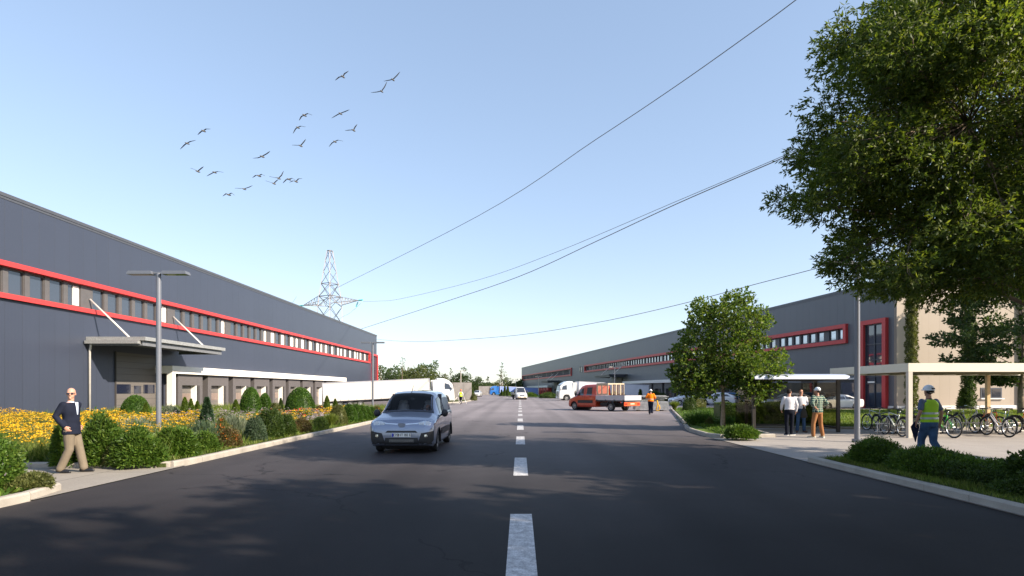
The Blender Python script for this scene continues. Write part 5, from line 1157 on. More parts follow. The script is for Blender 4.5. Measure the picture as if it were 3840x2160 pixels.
wl = MB(); wl.tube([tc_ + Vector((.05, -.8+.16*math.cos(a), .16+.16*math.sin(a))) for a in [2*PI*i/14 for i in range(15)]], .03, 6); wl.build('wheel', M['rubber'], tro, True)
# van driver
person('bald bearded driver sitting behind the van windscreen', (-3.22+.42*.955, 15.45+2.02*.955, -.32), PI, dict(
    voxel=.012, hip=(0, 0, .93), neck=(0, -.06, 1.46), skin=M['skin_tan'], head_off=(0, .02, 0), joints=dict(kneeL=(-.14, .42, 1.0), ankL=(-.14, .50, .72), kneeR=(.14, .42, 1.0), ankR=(.14, .50, .72), elbL=(-.24, .12, 1.22), wriL=(-.15, .34, 1.30), elbR=(.27, .10, 1.30), wriR=(.17, .20, 1.52)),
    handR=(-.3, .1, 1), thumbR=(-1, 0, 0), trousers=M['darkjean'], top=M['navy'], top_m=.02, shoes=M['leather'], hair=[(0, .03, -.06, .060, .06, .055)]), .93)

# ------------------------------------------------------------------ bicycles and racks
def bicycle(label, x, y, rz, paint, step=False, guards=True, seat_m=None, hb='flat', wheelr=.34):
    """front wheel towards local +y; loc = ground point midway between the wheels"""
    r = empty('bicycle', (x, y, .014), rz, label, 'bicycle', 'bicycles parked at the white racks'); r.rotation_euler = (0, R(random.Random(label).uniform(-5, 5)), rz)
    wy = .54
    for yc in (wy, -wy):
        n = 32; t_ = MB(); t_.tube([(0, yc+wheelr*math.cos(2*PI*i/n), wheelr+.01+wheelr*math.sin(2*PI*i/n)) for i in range(n+1)], .026, 8, False); wo = t_.build('wheel', M['rubber'], r, True)
        rm = MB(); rr = wheelr-.032; rm.tube([(0, yc+rr*math.cos(2*PI*i/n), wheelr+.01+rr*math.sin(2*PI*i/n)) for i in range(n+1)], .013, 6, False)
        rm.cyl((0, yc, wheelr+.01), .028, .10, 'x', 10); rm.build('rim', M['alloy'], wo, True, 40)
        sp = MB()
        for i in range(16): a = 2*PI*i/16; sp.tube([(.02*(-1)**i, yc, wheelr+.01), (0, yc+rr*math.cos(a), wheelr+.01+rr*math.sin(a))], .0028, 3)
        sp.build('spokes', M['alloy'], wo)
        if guards:
            MB().tube([(0, yc+(wheelr+.045)*math.cos(a), wheelr+.01+(wheelr+.045)*math.sin(a)) for a in [R(20+150*i/10) for i in range(11)]], .020, 5).build('mudguard', M['black'], r, True)
    bb = (0, -.10, .30); head_t = (0, .36, .88); head_b = (0, .40, .74); st_ = (0, -.27, .80 if not step else .68); hub_r = (0, -wy, wheelr+.01); hub_f = (0, wy, wheelr+.01)
    f = MB(); f.tube([bb, st_], .018, 8); f.tube([head_b, bb], .024, 8); f.tube([head_t, head_b], .022, 8)
    if step: f.tube([(0, .37, .84), (0, .10, .55), (0, -.18, .46)], .020, 8)
    else: f.tube([(0, .365, .86), (0, -.26, .76)], .019, 8)
    for sx in (-.05, .05): f.tube([bb, (sx, -wy, wheelr+.01)], .010, 6); f.tube([(0, -.25, .72), (sx, -wy, wheelr+.01)], .009, 6)
    f.build('frame', paint, r, True)
    fk = MB()
    for sx in (-.055, .055): fk.tube([head_b, (sx, .43, .66), (sx, wy, wheelr+.01)], .013, 6)
    fk.build('fork', paint if not guards else M['alloy'], r, True)
    h = MB(); h.tube([head_t, (0, .34, .99)], .015, 6)
    pts = [(-.31, .26, 1.02), (-.20, .36, 1.00), (0, .37, .99), (.20, .36, 1.00), (.31, .26, 1.02)] if hb == 'flat' else [(-.26, .05, 1.07), (-.27, .25, 1.06), (-.12, .37, 1.0), (.12, .37, 1.0), (.27, .25, 1.06), (.26, .05, 1.07)]
    h.tube(pts, .012, 6); h.build('handlebar', M['black'] if hb == 'flat' else M['alloy'], r, True)
    MB().tube([st_, (0, -.31, .96)], .013, 6).build('seat_post', M['alloy'], r, True)
    s_ = MB(); s_.loft([[(x_, yy, z_) for x_, z_ in ((-w_, .99), (-w_*.6, 1.01), (0, 1.015), (w_*.6, 1.01), (w_, .99), (0, .96))] for w_, yy in ((.012, -.16), (.028, -.22), (.05, -.32), (.078, -.40), (.06, -.43))]); s_.build('saddle', seat_m or M['black'], r, True)
    c = MB(); c.cyl((.03, bb[1], bb[2]), .085, .012, 'x', 16); c.bar((.05, bb[1], bb[2]), (.05, bb[1]+.12, bb[2]-.11), .02); c.bar((-.05, bb[1], bb[2]), (-.05, bb[1]-.12, bb[2]+.11), .02); c.box(.05, .14, bb[1]+.08, bb[1]+.16, bb[2]-.125, bb[2]-.105); c.box(-.14, -.05, bb[1]-.16, bb[1]-.08, bb[2]+.10, bb[2]+.12); c.build('crank', M['steelrim'], r)
    if guards:
        k = MB(); k.box(-.06, .06, -.74, -.38, .74, .755)
        for sx in (-.055, .055): k.tube([(sx, -.70, .74), (sx, -wy, wheelr+.01)], .005, 4); k.tube([(sx, -.45, .74), (sx, -wy, wheelr+.01)], .005, 4)
        k.build('luggage_rack', M['black'], r)
    return r
bicycle('silver bicycle at the left end of the racks on the kerb', 15.0, 24.05, R(2), M['b_silver'], guards=False)
bicycle('dark grey bicycle squeezed between the two left silver bicycles', 14.65, 22.85, R(176), M['b_grey'])
bicycle('green-silver bicycle in front at the left racks beside the shelter post', 14.2, 21.65, R(-3), M['b_silver'], hb='flat')
bicycle('black bicycle with mudguards right behind the carport post', 15.0, 22.1, R(4), M['b_black'])
bicycle('black and yellow bicycle behind the worker in the yellow-green vest', 15.9, 22.7, R(-4), M['b_black'], hb='up')
bicycle('bright green mountain bike just right of the worker in the vest', 15.65, 21.1, R(3), M['b_green'], guards=False, wheelr=.37)
bicycle('white step-through bicycle with the black saddle behind the racks', 19.1, 24.2, R(184), M['b_white'], True, hb='up')
bicycle('white and blue step-through bicycle nearest at the right racks', 17.95, 21.4, R(-3), M['b_white'], True, hb='up')
bicycle('black mountain bike with a bright orange head tube', 18.75, 22.7, R(178), M['b_orange'], guards=False)
bicycle('dark teal bicycle behind the white and blue one', 19.35, 22.9, R(5), M['b_teal'])
bicycle('orange mountain bike at the right edge of the photo', 20.1, 22.5, R(175), M['b_orange'], guards=False)
bicycle('grey-green bicycle in the middle between green mountain bike and white bicycle', 16.75, 23.3, R(3), M['b_teal'], guards=False)
bicycle('black city bicycle left of the white step-through bicycle', 17.7, 23.9, R(178), M['b_black'])
bicycle('yellow-green bicycle behind the white and blue one', 18.4, 23.5, R(-4), M['b_lime'], guards=False)
def rack(label, x0, x1, y):
    r = empty('bicycle_rack', (x0, y, .014), 0, label, 'bicycle rack', 'white bicycle racks'); L = x1-x0
    b = MB(); 
    for z in (.10, .42): b.tube([(0, -.02, z), (L, -.02, z)], .018, 6)
    for xx in (.1, L/2, L-.1): b.tube([(xx, -.02, 0), (xx, -.02, .42)], .022, 6)
    b.build('rail', M['rackwhite'], r, True)
    n = int(L/.36)
    for i in range(n):
        xx = .1 + i*(L-.25)/(n-1); z1 = .62 if i % 2 else .48
        MB().tube([(xx, .0, .10), (xx, .0, z1-.05), (xx+.02, .0, z1), (xx+.07, .0, z1), (xx+.09, .0, z1-.05), (xx+.09, .0, .10)], .012, 5).build('hoop', M['rackwhite'], r, True)
rack('white bicycle rack holding the silver and dark bicycles by the carport post', 13.9, 16.5, 22.3)
rack('white bicycle rack holding the white and orange bicycles at the right edge', 17.0, 21.0, 22.75)

# ------------------------------------------------------------------ carport and smoking shelter
CPo = empty('bicycle_carport', (14.0, 20.5, .014), 0, 'flat-roofed cream bicycle carport over the racks', 'carport')
c = MB(); c.box(0, 8.5, 0, .12, 2.39, 2.70); c.box(0, .12, .122, 5.2, 2.39, 2.70); c.box(.122, 8.5, 5.08, 5.2, 2.39, 2.70); c.build('fascia', M['carport'], CPo)
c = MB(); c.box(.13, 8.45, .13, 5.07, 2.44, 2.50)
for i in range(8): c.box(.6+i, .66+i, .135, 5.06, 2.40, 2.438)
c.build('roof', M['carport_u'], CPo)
MB().box(0.005, .155, .005, .155, -.02, 2.388).build('post', M['lamp_lt'], CPo)
MB().box(6.95, 7.09, 5.0, 5.14, -.02, 2.388).build('post', M['woodpost'], CPo)
SH = empty('glass_shelter', (9.6, 23.4, .014), 0, 'smoking shelter with brown-black posts, smoked glass and a thin curved pale roof', 'shelter')
c = MB()
prof = [(-.45, 2.20), (-.40, 2.30), (-.1, 2.37), (.9, 2.41), (1.9, 2.37), (2.2, 2.30), (2.25, 2.20)]
c.loft([[(x, y, z) for y, z in prof] + [(x, y, z-.035) for y, z in prof[::-1]] for x in (-.12, 3.72)]); c.build('roof', M['shelter_roof'], SH)
c = MB(); c.box(-.10, 3.70, -.38, -.30, 2.13, 2.215); c.box(-.10, 3.70, 2.1, 2.18, 2.13, 2.215)
for x in (-.06, 1.1, 2.2, 3.42): c.box(x, x+.07, -.298, 2.098, 2.13, 2.20)
c.build('roof_beam', M['blackm'], SH)
for x, y in ((-.05, -.05), (.45, 1.95), (3.42, -.05), (3.45, 1.85)): MB().box(x, x+.13, y, y+.10, 0, 2.128).build('post', M['blackm'], SH)
for q in ((-.0, .06, .06, 1.94, .15), (3.50, 3.52, .06, 1.84, .22)):
    MB().box(q[0], q[1], q[2], q[3], .22, 2.05).build('glass_panel', M['shelterglass'], SH)
MB().box(.6, 3.44, 1.90, 1.915, .22, 2.05).build('glass_panel', M['shelterglass'], SH)
MB().box(.58, 3.44, 1.88, 1.94, .14, .215).build('panel_rail', M['blackm'], SH)
for x in (.0, 3.49): MB().box(x, x+.05, .06, 1.84, .14, .215).build('panel_rail', M['blackm'], SH)

# ------------------------------------------------------------------ stack of metal panels
ST = empty('metal_stack', (9.55, 47.2, 0), R(-3), 'stack of grey metal sheets with loose steel parts on top', 'metal stack')
rnd = random.Random(5)
for i in range(8):
    mb = MB(); o_ = rnd.uniform(-.04, .04); mb.box(o_, 2.75+o_, 0, 1.5, .10+i*.085, .145+i*.085)
    mb.box(o_+.02, 2.73+o_, .03, 1.5, .147+i*.085, .180+i*.085)
    mb.build('corrugated_sheet', M['sheet'], ST)
mb = MB(); mb.box(.3, .45, .1, 1.4, 0, .098); mb.box(2.2, 2.35, .1, 1.4, 0, .098); mb.build('timber_bearer', M['bark'], ST)
for i in range(26):
    z = .80 + .3*rnd.random(); a = rnd.uniform(.1, .9); L = rnd.uniform(.7, 2.0); x = rnd.uniform(.1, 2.6-L*.9); t_ = rnd.uniform(.03, .08)
    MB().bar((x, a, z), (x+L, a+rnd.uniform(-.15, .15), z+rnd.uniform(-.06, .08)), t_, rnd.uniform(.02, .06)).build('steel_profile', rnd.choice([M['scrap_dk'], M['scrap_dk'], M['galv'], M['alu']]), ST)
for z, x0, x1 in ((1.16, -.1, 2.8), (1.24, .3, 2.6)): MB().box(x0, x1, .2, 1.0, z, z+.05).build('scaffold_plank', M['sheet'], ST)

# ------------------------------------------------------------------ birds
BW = [((1815,105),(1772,112),(1733,152),(1830,75),(1880,50)),((2358,138),(2320,145),(2262,160),(2400,95),(2438,58)),((2235,265),(2180,275),(2122,285),(2265,220),(2297,165)),
((1397,525),(1362,540),(1342,587),(1430,508),(1485,530)),((1787,507),(1755,520),(1695,562),(1840,485),(1888,470)),((1325,658),(1298,675),(1275,728),(1355,645),(1412,657)),
((1930,688),(1885,688),(1840,698),(1945,655),(1973,628)),((1355,857),(1310,853),(1265,855),(1385,820),(1415,790)),((1727,812),(1695,828),(1666,873),(1760,797),(1818,812)),
((300,695),(270,705),(241,743),(325,676),(380,680)),((122,830),(92,848),(50,900),(155,812),(220,802)),((938,973),(890,990),(840,998),(985,945),(1028,920)),
((238,1135),(200,1117),(162,1105),(272,1105),(305,1087)),((420,1145),(385,1160),(338,1192),(455,1138),(520,1150)),((902,1183),(865,1180),(836,1210),(930,1168),(972,1190)),
((1117,1210),(1070,1205),(1018,1195),(1145,1180),(1173,1137)),((1065,1267),(1020,1255),(978,1242),(1085,1245),(1118,1225)),((1228,1220),(1195,1228),(1165,1268),(1262,1212),(1300,1235)),
((1305,1245),(1270,1240),(1236,1260),(1330,1218),(1376,1218)),((742,1327),(700,1322),(645,1323),(790,1310),(836,1293)),((573,1388),(545,1378),(513,1410),(603,1372),(641,1400))]
BL = ['bird highest on the left of the top pair, right wing curved up', 'topmost right bird with its right wing stretched up', 'bird directly below the topmost right one, wings in a wide V', 'bird with both wings arched down, above the similar smaller one', 'bird with straight tilted wings in the middle right of the flock', 'smaller bird with arched wings just below the larger arched one', 'small bird far right of the flock middle with left wing level', 'bird with level left wing and raised right wing in the flock centre', 'arched bird below the small far right one', 'uppermost of the two birds at the far left', 'lower of the two far left birds, wings tilted down left', 'lone tilted bird between the upper flock and the low cluster', 'small bird at lower left with wings in a shallow V', 'bird right beside the shallow V one, wings spread down', 'bird at the left of the low cluster with drooping wing tips', 'bird in the low cluster with its right wing straight up', 'bird just under the one with its wing straight up', 'arched bird left in the touching pair of the low cluster', 'rightmost bird of the low cluster touching its neighbour', 'wide level-winged bird low in the flock', 'lowest bird of the flock with both wing tips drooping']
for i, q in enumerate(BW):
    Yb = 62 + (i*37 % 11); pp = [A(660+x/2.898, 250+y/2.898, Yb) for x, y in q]; bd, l1, l2, r1, r2 = pp
    r = empty('bird', bd, 0, BL[i], 'bird', 'flock of birds in the sky')
    up = Vector((0, 0, 1)); fw = Vector((.35, .9, .0)).normalized()
    for a, b in ((l1, l2), (r1, r2)):
        mb = MB(); secs = []
        for p, c_, f_ in ((bd, .085, 0), (bd.lerp(a, .5), .085, .01), (a, .085, .02), (a.lerp(b, .5), .07, -.02), (b, .02, -.06)):
            p = p-bd; secs.append([p+fw*(c_+f_), p+fw*f_+up*.022, p-fw*(c_-f_), p+fw*f_-up*.012])
        mb.loft(secs); mb.build('wing', M['bird'], r, True)
    mb = MB(); mb.limb([fw*-.32-up*.06, fw*-.1-up*.05, fw*.12-up*.045, fw*.28-up*.03], [.03, .085, .09, .045], 10); bo = mb.build('body', M['bird_body'], r, True)

# ------------------------------------------------------------------ vegetation
def unit(v): return v / np.maximum(np.linalg.norm(v, axis=1, keepdims=True), 1e-9)
def leaf_quads(P, D, L, W, rng, fold=0.15):
    """rhombic leaves: base P, direction D, length L, width W -> (4k,3)"""
    k = len(P); D = unit(D); ref = unit(rng.normal(size=(k, 3))); S = unit(np.cross(D, ref)); Nn = np.cross(S, D)
    L = np.asarray(L).reshape(-1, 1) * np.ones((k, 1)); W = np.asarray(W).reshape(-1, 1) * np.ones((k, 1))
    m_ = P + D*L*.45 + Nn*L*fold*.5
    return np.stack([P, m_ + S*W*.5, P + D*L, m_ - S*W*.5], 1).reshape(-1, 3)
def lumpy(dirs, rng, k=9, amp=.18, sharp=6):
    c = unit(rng.normal(size=(k, 3))); c[:, 2] = np.abs(c[:, 2]); d = dirs @ c.T
    return 1 - amp + amp*np.max(np.exp(sharp*(d-1)), axis=1)
def core_quads(cx, cy, z0, rx_, ry_, h, rng_seed, scale=.86, amp=.18, k=9, flat=0.0):
    """closed lumpy surface inside the leaf shell, as quads"""
    rng = np.random.default_rng(rng_seed); n, m_ = 20, 10; c = None
    th = np.linspace(0, 2*PI, n+1); ph = np.linspace(0, PI/2, m_+1); T, Pp = np.meshgrid(th, ph)
    d = np.stack([np.sin(Pp)*np.cos(T), np.sin(Pp)*np.sin(T), np.cos(Pp)], -1).reshape(-1, 3)
    r_ = lumpy(d, rng, k, amp)*scale; V = np.stack([cx + d[:, 0]*r_*rx_, cy + d[:, 1]*r_*ry_, z0 + np.maximum(d[:, 2], -.05)*r_*h], 1).reshape(m_+1, n+1, 3)
    return np.concatenate([np.stack([V[i, j], V[i+1, j], V[i+1, j+1], V[i, j+1]]) for i in range(m_) for j in range(n)])
def shrub(label, px, pyb, wpx, hpx, m, kind='leafy', z0=.10, n=2600, leaf=(.07, .035), name='shrub', seed=None, Y=None, depth=None, amp=.22, lumps=10, group=None, extra=None, cat='shrub', W=None):
    """dome of leaves; px, pyb = centre and base in the photo, wpx, hpx = size"""
    seed = seed if seed is not None else int(px*7+pyb); rng = np.random.default_rng(seed)
    c = G(px, pyb, z0) if Y is None else Vector(((px-VX)/F*Y, Y, z0)); k = c.y/F; a = wpx*k/2; h = hpx*k; b = depth if depth else a*.85
    cy = c.y + b*.7
    if W: c = Vector((W[0], W[1], z0)); a, b, h = W[2:]; cy = c.y
    elif px < VX and c.x + a*.93 > -8.0 and c.y < 53:      # keep it behind the kerb, on the same line of sight
        for _ in range(6):
            cy = max(cy, (-8.0-a*.93)*F/(px-VX)); k = cy/F; a = wpx*k/2*.97; h = hpx*k; b = depth if depth else a*.85
        c.x = (px-VX)/F*cy
    if kind in ('leafy', 'clipped', 'fine'):
        d = rng.normal(size=(n, 3)); d[:, 2] = np.abs(d[:, 2])*.9 - .06; d = unit(d)
        rl = lumpy(d, np.random.default_rng(seed), lumps, amp); depthf = {'leafy': .22, 'clipped': .05, 'fine': .16}[kind]
        rl = rl*(1+(.16 if kind == 'leafy' else 0)*rng.random(n)**7)
        rr = rl*(1 - depthf*rng.random(n)**1.5 + (.08 if kind == 'leafy' else .03)*rng.random(n))
        P = np.stack([d[:, 0]*rr*a, d[:, 1]*rr*b, np.maximum(d[:, 2], .0)*rr*h], 1)
        D = d + rng.normal(size=(n, 3))*(.75 if kind != 'clipped' else .5) + np.array([0, 0, .35])
        V = leaf_quads(P, D, leaf[0]*(.7+.6*rng.random(n)), leaf[1]*(.7+.6*rng.random(n)), rng)
        V = np.concatenate([V, core_quads(0, 0, 0, a, b, h, seed, .84 if kind != 'clipped' else .95, amp, lumps)])
    elif kind == 'broom':                 # fountain of thin upright stems
        d = rng.normal(size=(n, 3)); d[:, 2] = np.abs(d[:, 2])*1.3 + .25; d = unit(d); base = rng.normal(size=(n, 3))*np.array([a*.3, b*.3, 0]); base[:, 2] = 0
        L = h*(.65+.4*rng.random(n)); t0 = rng.random(n)*.65
        D = d*np.array([a*1.15/h, b*1.15/h, 1.0]); P = base + D*(L*t0)[:, None]
        V = leaf_quads(P, D + rng.normal(size=(n, 3))*.12, L*.33, leaf[1], rng, 0)
        V = np.concatenate([V, core_quads(0, 0, 0, a*.6, b*.6, h*.62, seed, .9, .1)])
    elif kind == 'grass':                 # ornamental grass tuft
        ang = rng.random(n)*2*PI; sp_ = rng.random(n)**.6; L = h*(.7+.4*rng.random(n)); q = []
        ca = np.stack([np.cos(ang), np.sin(ang), np.zeros(n)], 1); base = ca*(rng.random(n)*a*.25)[:, None]
        for i in range(3):
            t0, t1 = i/3, (i+1)/3
            def at_(t_): return base + ca*(sp_*a*.9*t_**1.8)[:, None] + np.array([0, 0, 1])*(L*(t_ - .28*sp_*t_**2.2))[:, None]
            p0, p1 = at_(t0), at_(t1); s_ = np.cross(unit(p1-p0), unit(rng.normal(size=(n, 3)))); s_ = unit(s_)*leaf[1]*.5
            q.append(np.stack([p0-s_*(1-t0*.8), p0+s_*(1-t0*.8), p1+s_*(1-t1*.8), p1-s_*(1-t1*.8)], 1).reshape(-1, 3))
        V = np.concatenate(q)
    o = np_mesh(name, V, 4, m); o.location = (c.x, cy, z0); tag(o, label, cat, group)
    if extra:                              # blossoms: (material, count, size)
        em, cnt, sz = extra; d = rng.normal(size=(cnt, 3)); d[:, 2] = np.abs(d[:, 2])+.2; d = unit(d); rr = lumpy(d, np.random.default_rng(seed), lumps, amp)*1.03
        P = np.stack([d[:, 0]*rr*a, d[:, 1]*rr*b, d[:, 2]*rr*h], 1); qs = []
        for i in range(3): qs.append(leaf_quads(P-np.array([sz*.5, 0, 0]), rng.normal(size=(cnt, 3)), sz, sz*.8, rng))
        tag(np_mesh('blossom', np.concatenate(qs), 4, em, o), kind='stuff')
    return o
def cone(label, px, pyb, wpx, hpx, m, Y, n=2600, leaf=(.06, .03), spruce=False, z0=.1, name='conifer', cat='conifer', seed=None):
    seed = seed or int(px*3+pyb); rng = np.random.default_rng(seed); c = Vector(((px-VX)/F*Y, Y, z0)); k = Y/F; a = wpx*k/2; h = hpx*k
    t_ = rng.random(n)**.75 if not spruce else rng.random(n)**.8; th = rng.random(n)*2*PI
    prof = np.sin(np.clip(1-t_, 0, 1)**.75*PI/2*1.05)*np.where(t_ < .12, .7+t_*2.5, 1) if not spruce else (1-t_)**.85*(0.72+.28*np.abs(np.sin(t_*h*PI/.22)))
    lob = 1+.10*np.sin(th*5+t_*9)+.08*np.sin(th*9+t_*23)
    r_ = prof*lob*(1-.16*rng.random(n)**2)
    P = np.stack([np.cos(th)*r_*a, np.sin(th)*r_*a, t_*h], 1)
    D = np.stack([np.cos(th)*(.45 if not spruce else 1.1), np.sin(th)*(.45 if not spruce else 1.1), np.full(n, 1.0 if not spruce else .25)], 1)+rng.normal(size=(n, 3))*.35
    V = leaf_quads(P, D, leaf[0]*(.7+.6*rng.random(n)), leaf[1], rng)
    zz = np.linspace(0, 1, 12); pr = (np.sin((1-zz)**.75*PI/2) if not spruce else (1-zz)**.9)*a*.82; n2 = 14; q = []
    pts = [[(math.cos(2*PI*j/n2)*pr[i], math.sin(2*PI*j/n2)*pr[i], zz[i]*h*.97) for j in range(n2)] for i in range(12)]
    for i in range(11):
        for j in range(n2): q += [pts[i][j], pts[i][(j+1) % n2], pts[i+1][(j+1) % n2], pts[i+1][j]]
    o = np_mesh(name, np.concatenate([V, np.array(q)]), 4, m); o.location = c; return tag(o, label, cat)

# --- left planting bed -------------------------------------------------
shrub('clipped dome bush behind the yellow flowers below the roller door', 487, 1545, 104, 84, M['lf_topiary'], 'clipped', Y=33, n=7000, leaf=(.07, .045), amp=.02)
shrub('large clipped dome bush left of the middle of the loading docks', 929, 1548, 80, 108, M['lf_topiary'], 'clipped', Y=35, n=7000, leaf=(.07, .045), amp=.02)
shrub('smaller clipped dome bush touching the right side of a large dome', 987, 1548, 50, 82, M['lf_topiary'], 'clipped', Y=36.5, n=5000, leaf=(.07, .045), amp=.02)
shrub('broad clipped dome bush in front of the last loading docks', 1113, 1548, 112, 108, M['lf_topiary'], 'clipped', Y=35, n=8000, leaf=(.07, .045), amp=.02)
for q in (('slim golden cone conifer right of the dome bush by the roller door', 547, 1545, 24, 56, 31), ('leftmost and tallest of three slim cones before the white dock post', 693, 1553, 30, 84, 29),
          ('middle one of three slim cones before the first loading dock', 716, 1562, 24, 82, 28), ('rightmost of three slim cones, beside the blue spruce', 740, 1556, 22, 72, 28.5),
          ('slim cone touching the left side of a large dome bush', 884, 1548, 30, 60, 33), ('slim dark cone between the two big dome bushes', 1053, 1548, 18, 60, 35),
          ('taller slim cone in front of the white trailer wheels', 1226, 1542, 26, 66, 36), ('shorter slim cone in front of the white trailer', 1257, 1540, 21, 52, 37)):
    cone(q[0], q[1], q[2], q[3], q[4]+8, M['lf_cone'] if 'dark' not in q[0] else M['lf_dark'], q[5])
cone('small blue spruce standing before the second loading dock', 776, 1590, 62, 118, M['lf_spruce'], 24, 5200, (.08, .025), True)
SH_L = [
 ('dark bushy shrub left of the blazer man, behind the driveway kerb', 222, 1742, 96, 150, 'lf_mid', 'leafy', dict(n=5200, leaf=(.09, .03))),
 ('tall yellow-green bush right behind the blazer man', 350, 1742, 150, 178, 'lf_mid', 'leafy', dict(n=8500, leaf=(.09, .03), amp=.35)),
 ('low pale conifer shrub between the two big driveway bushes', 418, 1743, 100, 72, 'lf_olive', 'fine', dict(n=3800, leaf=(.07, .02))),
 ('biggest broad-leaved bush at the driveway corner', 520, 1744, 176, 134, 'lf_mid', 'leafy', dict(n=11000, leaf=(.10, .035), amp=.3, extra=None)),
 ('dense broad-leaved bush at the foot of the nearest lamp', 660, 1733, 150, 122, 'lf_mid', 'leafy', dict(n=9000, leaf=(.10, .035), amp=.3)),
 ('silvery lavender clump left of the nearest lamp', 487, 1650, 120, 96, 'lf_silver', 'broom', dict(n=2600, leaf=(.1, .02), Y=19.0)),
 ('dark green upright clump between lavender and yellow flowers', 530, 1618, 96, 72, 'lf_blue', 'broom', dict(n=2400, leaf=(.1, .022), Y=21.5)),
 ('round bright green bush right of the nearest lamp', 675, 1632, 72, 46, 'lf_cone', 'fine', dict(n=3000, leaf=(.06, .02), Y=20)),
 ('blue-green feathery dome shrub above the small kerb bush', 745, 1668, 92, 98, 'lf_blue', 'broom', dict(n=4200, leaf=(.1, .018), Y=17.8)),
 ('low bright bush at the kerb under the feathery shrub', 770, 1720, 100, 72, 'lf_mid', 'leafy', dict(n=5200, leaf=(.07, .025))),
 ('orange-flowering bush between the two broom shrubs', 826, 1672, 62, 82, 'lf_olive', 'leafy', dict(n=2800, leaf=(.06, .02), Y=18.6, extra=('fl_orange', 60, .05))),
 ('tall grey-green broom shrub with fanned stems', 858, 1660, 118, 108, 'lf_silver', 'broom', dict(n=5600, leaf=(.1, .016), Y=19.2)),
 ('reddish low shrub with orange blossoms by the kerb', 862, 1692, 100, 70, 'lf_red', 'leafy', dict(n=3600, leaf=(.06, .022), extra=('fl_orange', 40, .05))),
 ('dark blue-green shrub at the left of the big kerb group', 958, 1681, 96, 96, 'lf_blue', 'fine', dict(n=6000, leaf=(.07, .022), amp=.3)),
 ('tallest dark shrub in the middle of the kerb group', 1012, 1672, 130, 112, 'lf_dark', 'fine', dict(n=8000, leaf=(.07, .024), amp=.3)),
 ('dark spreading shrub right of the tallest kerb shrub', 1068, 1655, 90, 90, 'lf_dark', 'fine', dict(n=5200, leaf=(.07, .022), amp=.3)),
 ('brownish heather shrub at the kerb before the dark round bush', 1126, 1640, 92, 58, 'lf_red', 'fine', dict(n=4200, leaf=(.06, .02), amp=.25)),
 ('dark round bush between heather and ornamental grass', 1200, 1624, 66, 48, 'lf_dark', 'fine', dict(n=3800, leaf=(.06, .02), amp=.1)),
 ('pale ornamental grass tuft at the kerb', 1240, 1616, 64, 56, 'grass', 'grass', dict(n=1500, leaf=(.1, .014))),
 ('brown-green round bush left of the clipped mounds', 1268, 1604, 70, 76, 'lf_olive', 'clipped', dict(n=4800, leaf=(.06, .025), amp=.06)),
 ('nearest and largest of the row of clipped kerb mounds', 1310, 1596, 60, 70, 'lf_topiary', 'clipped', dict(n=4200, leaf=(.07, .035), amp=.03)),
 ('second mound from the left in the clipped kerb row', 1334, 1590, 50, 66, 'lf_topiary', 'clipped', dict(n=3600, leaf=(.07, .035), amp=.03)),
 ('third mound from the left in the clipped kerb row', 1356, 1584, 42, 58, 'lf_topiary', 'clipped', dict(n=3000, leaf=(.07, .035), amp=.03)),
 ('fourth mound from the left in the clipped kerb row', 1376, 1579, 36, 52, 'lf_topiary', 'clipped', dict(n=2600, leaf=(.07, .035), amp=.03)),
 ('last clipped kerb mound just left of the van', 1394, 1575, 32, 46, 'lf_topiary', 'clipped', dict(n=2400, leaf=(.07, .035), amp=.03)),
 ('golden-leaved bush behind the left mirror of the van', 1414, 1572, 54, 46, 'lf_olive', 'leafy', dict(n=2800, leaf=(.07, .03), extra=('fl_orange', 30, .05))),
 ('feathery bush at the foot of the second lamp', 1374, 1548, 50, 40, 'lf_silver', 'broom', dict(n=2000, leaf=(.1, .02), Y=40)),
 ('small round bush over the van roof edge by the trailer', 1484, 1510, 36, 40, 'lf_mid', 'leafy', dict(n=1600, leaf=(.09, .04), Y=50)),
 ('loose pale-leaved bush behind the nearest lamp', 620, 1552, 90, 56, 'lf_silver', 'leafy', dict(n=3000, leaf=(.10, .04), Y=29)),
 ('rounded dark bush before the second dock, right of the blue spruce', 838, 1560, 66, 40, 'lf_dark', 'leafy', dict(n=2600, leaf=(.08, .03), Y=28)),
 ('leafy bush between the dome bushes, right of the smaller one', 1026, 1548, 44, 56, 'lf_olive', 'leafy', dict(n=2200, leaf=(.09, .035), Y=34)),
 ('brownish bush under the white trailer, right of the broad dome', 1196, 1546, 46, 32, 'lf_red', 'leafy', dict(n=1600, leaf=(.09, .03), Y=38)),
 ('rose bush with red blossoms before the broad dome bush', 1120, 1590, 90, 56, 'lf_mid', 'leafy', dict(n=3000, leaf=(.07, .03), Y=27, extra=('fl_red', 26, .11))),
 ('white-dotted bush at the lower left corner of the photo', 70, 1895, 270, 222, 'lf_mid', 'leafy', dict(n=15000, leaf=(.055, .028), amp=.4, W=(-8.85, 9.3, .78, .55, .98), extra=('fl_white', 60, .03))),
 ('low trailing bush spilling over the near left kerb', 190, 1842, 150, 84, 'lf_olive', 'leafy', dict(n=8000, leaf=(.045, .022), amp=.4, W=(-8.27, 9.50, .42, .38, .28))),
 ('tall flowering bush at the left photo edge above the corner bush', 10, 1800, 160, 190, 'lf_mid', 'leafy', dict(n=7000, leaf=(.06, .025), amp=.4, W=(-9.3, 9.5, .6, .45, 1.22), extra=('fl_yellow', 60, .04))),
]
for q in SH_L:
    kw = dict(q[7]); ex = kw.pop('extra', None)
    shrub(q[0], q[1], q[2], q[3], q[4], M[q[5]], q[6], extra=(M[ex[0]], ex[1], ex[2]) if ex else None, **kw)

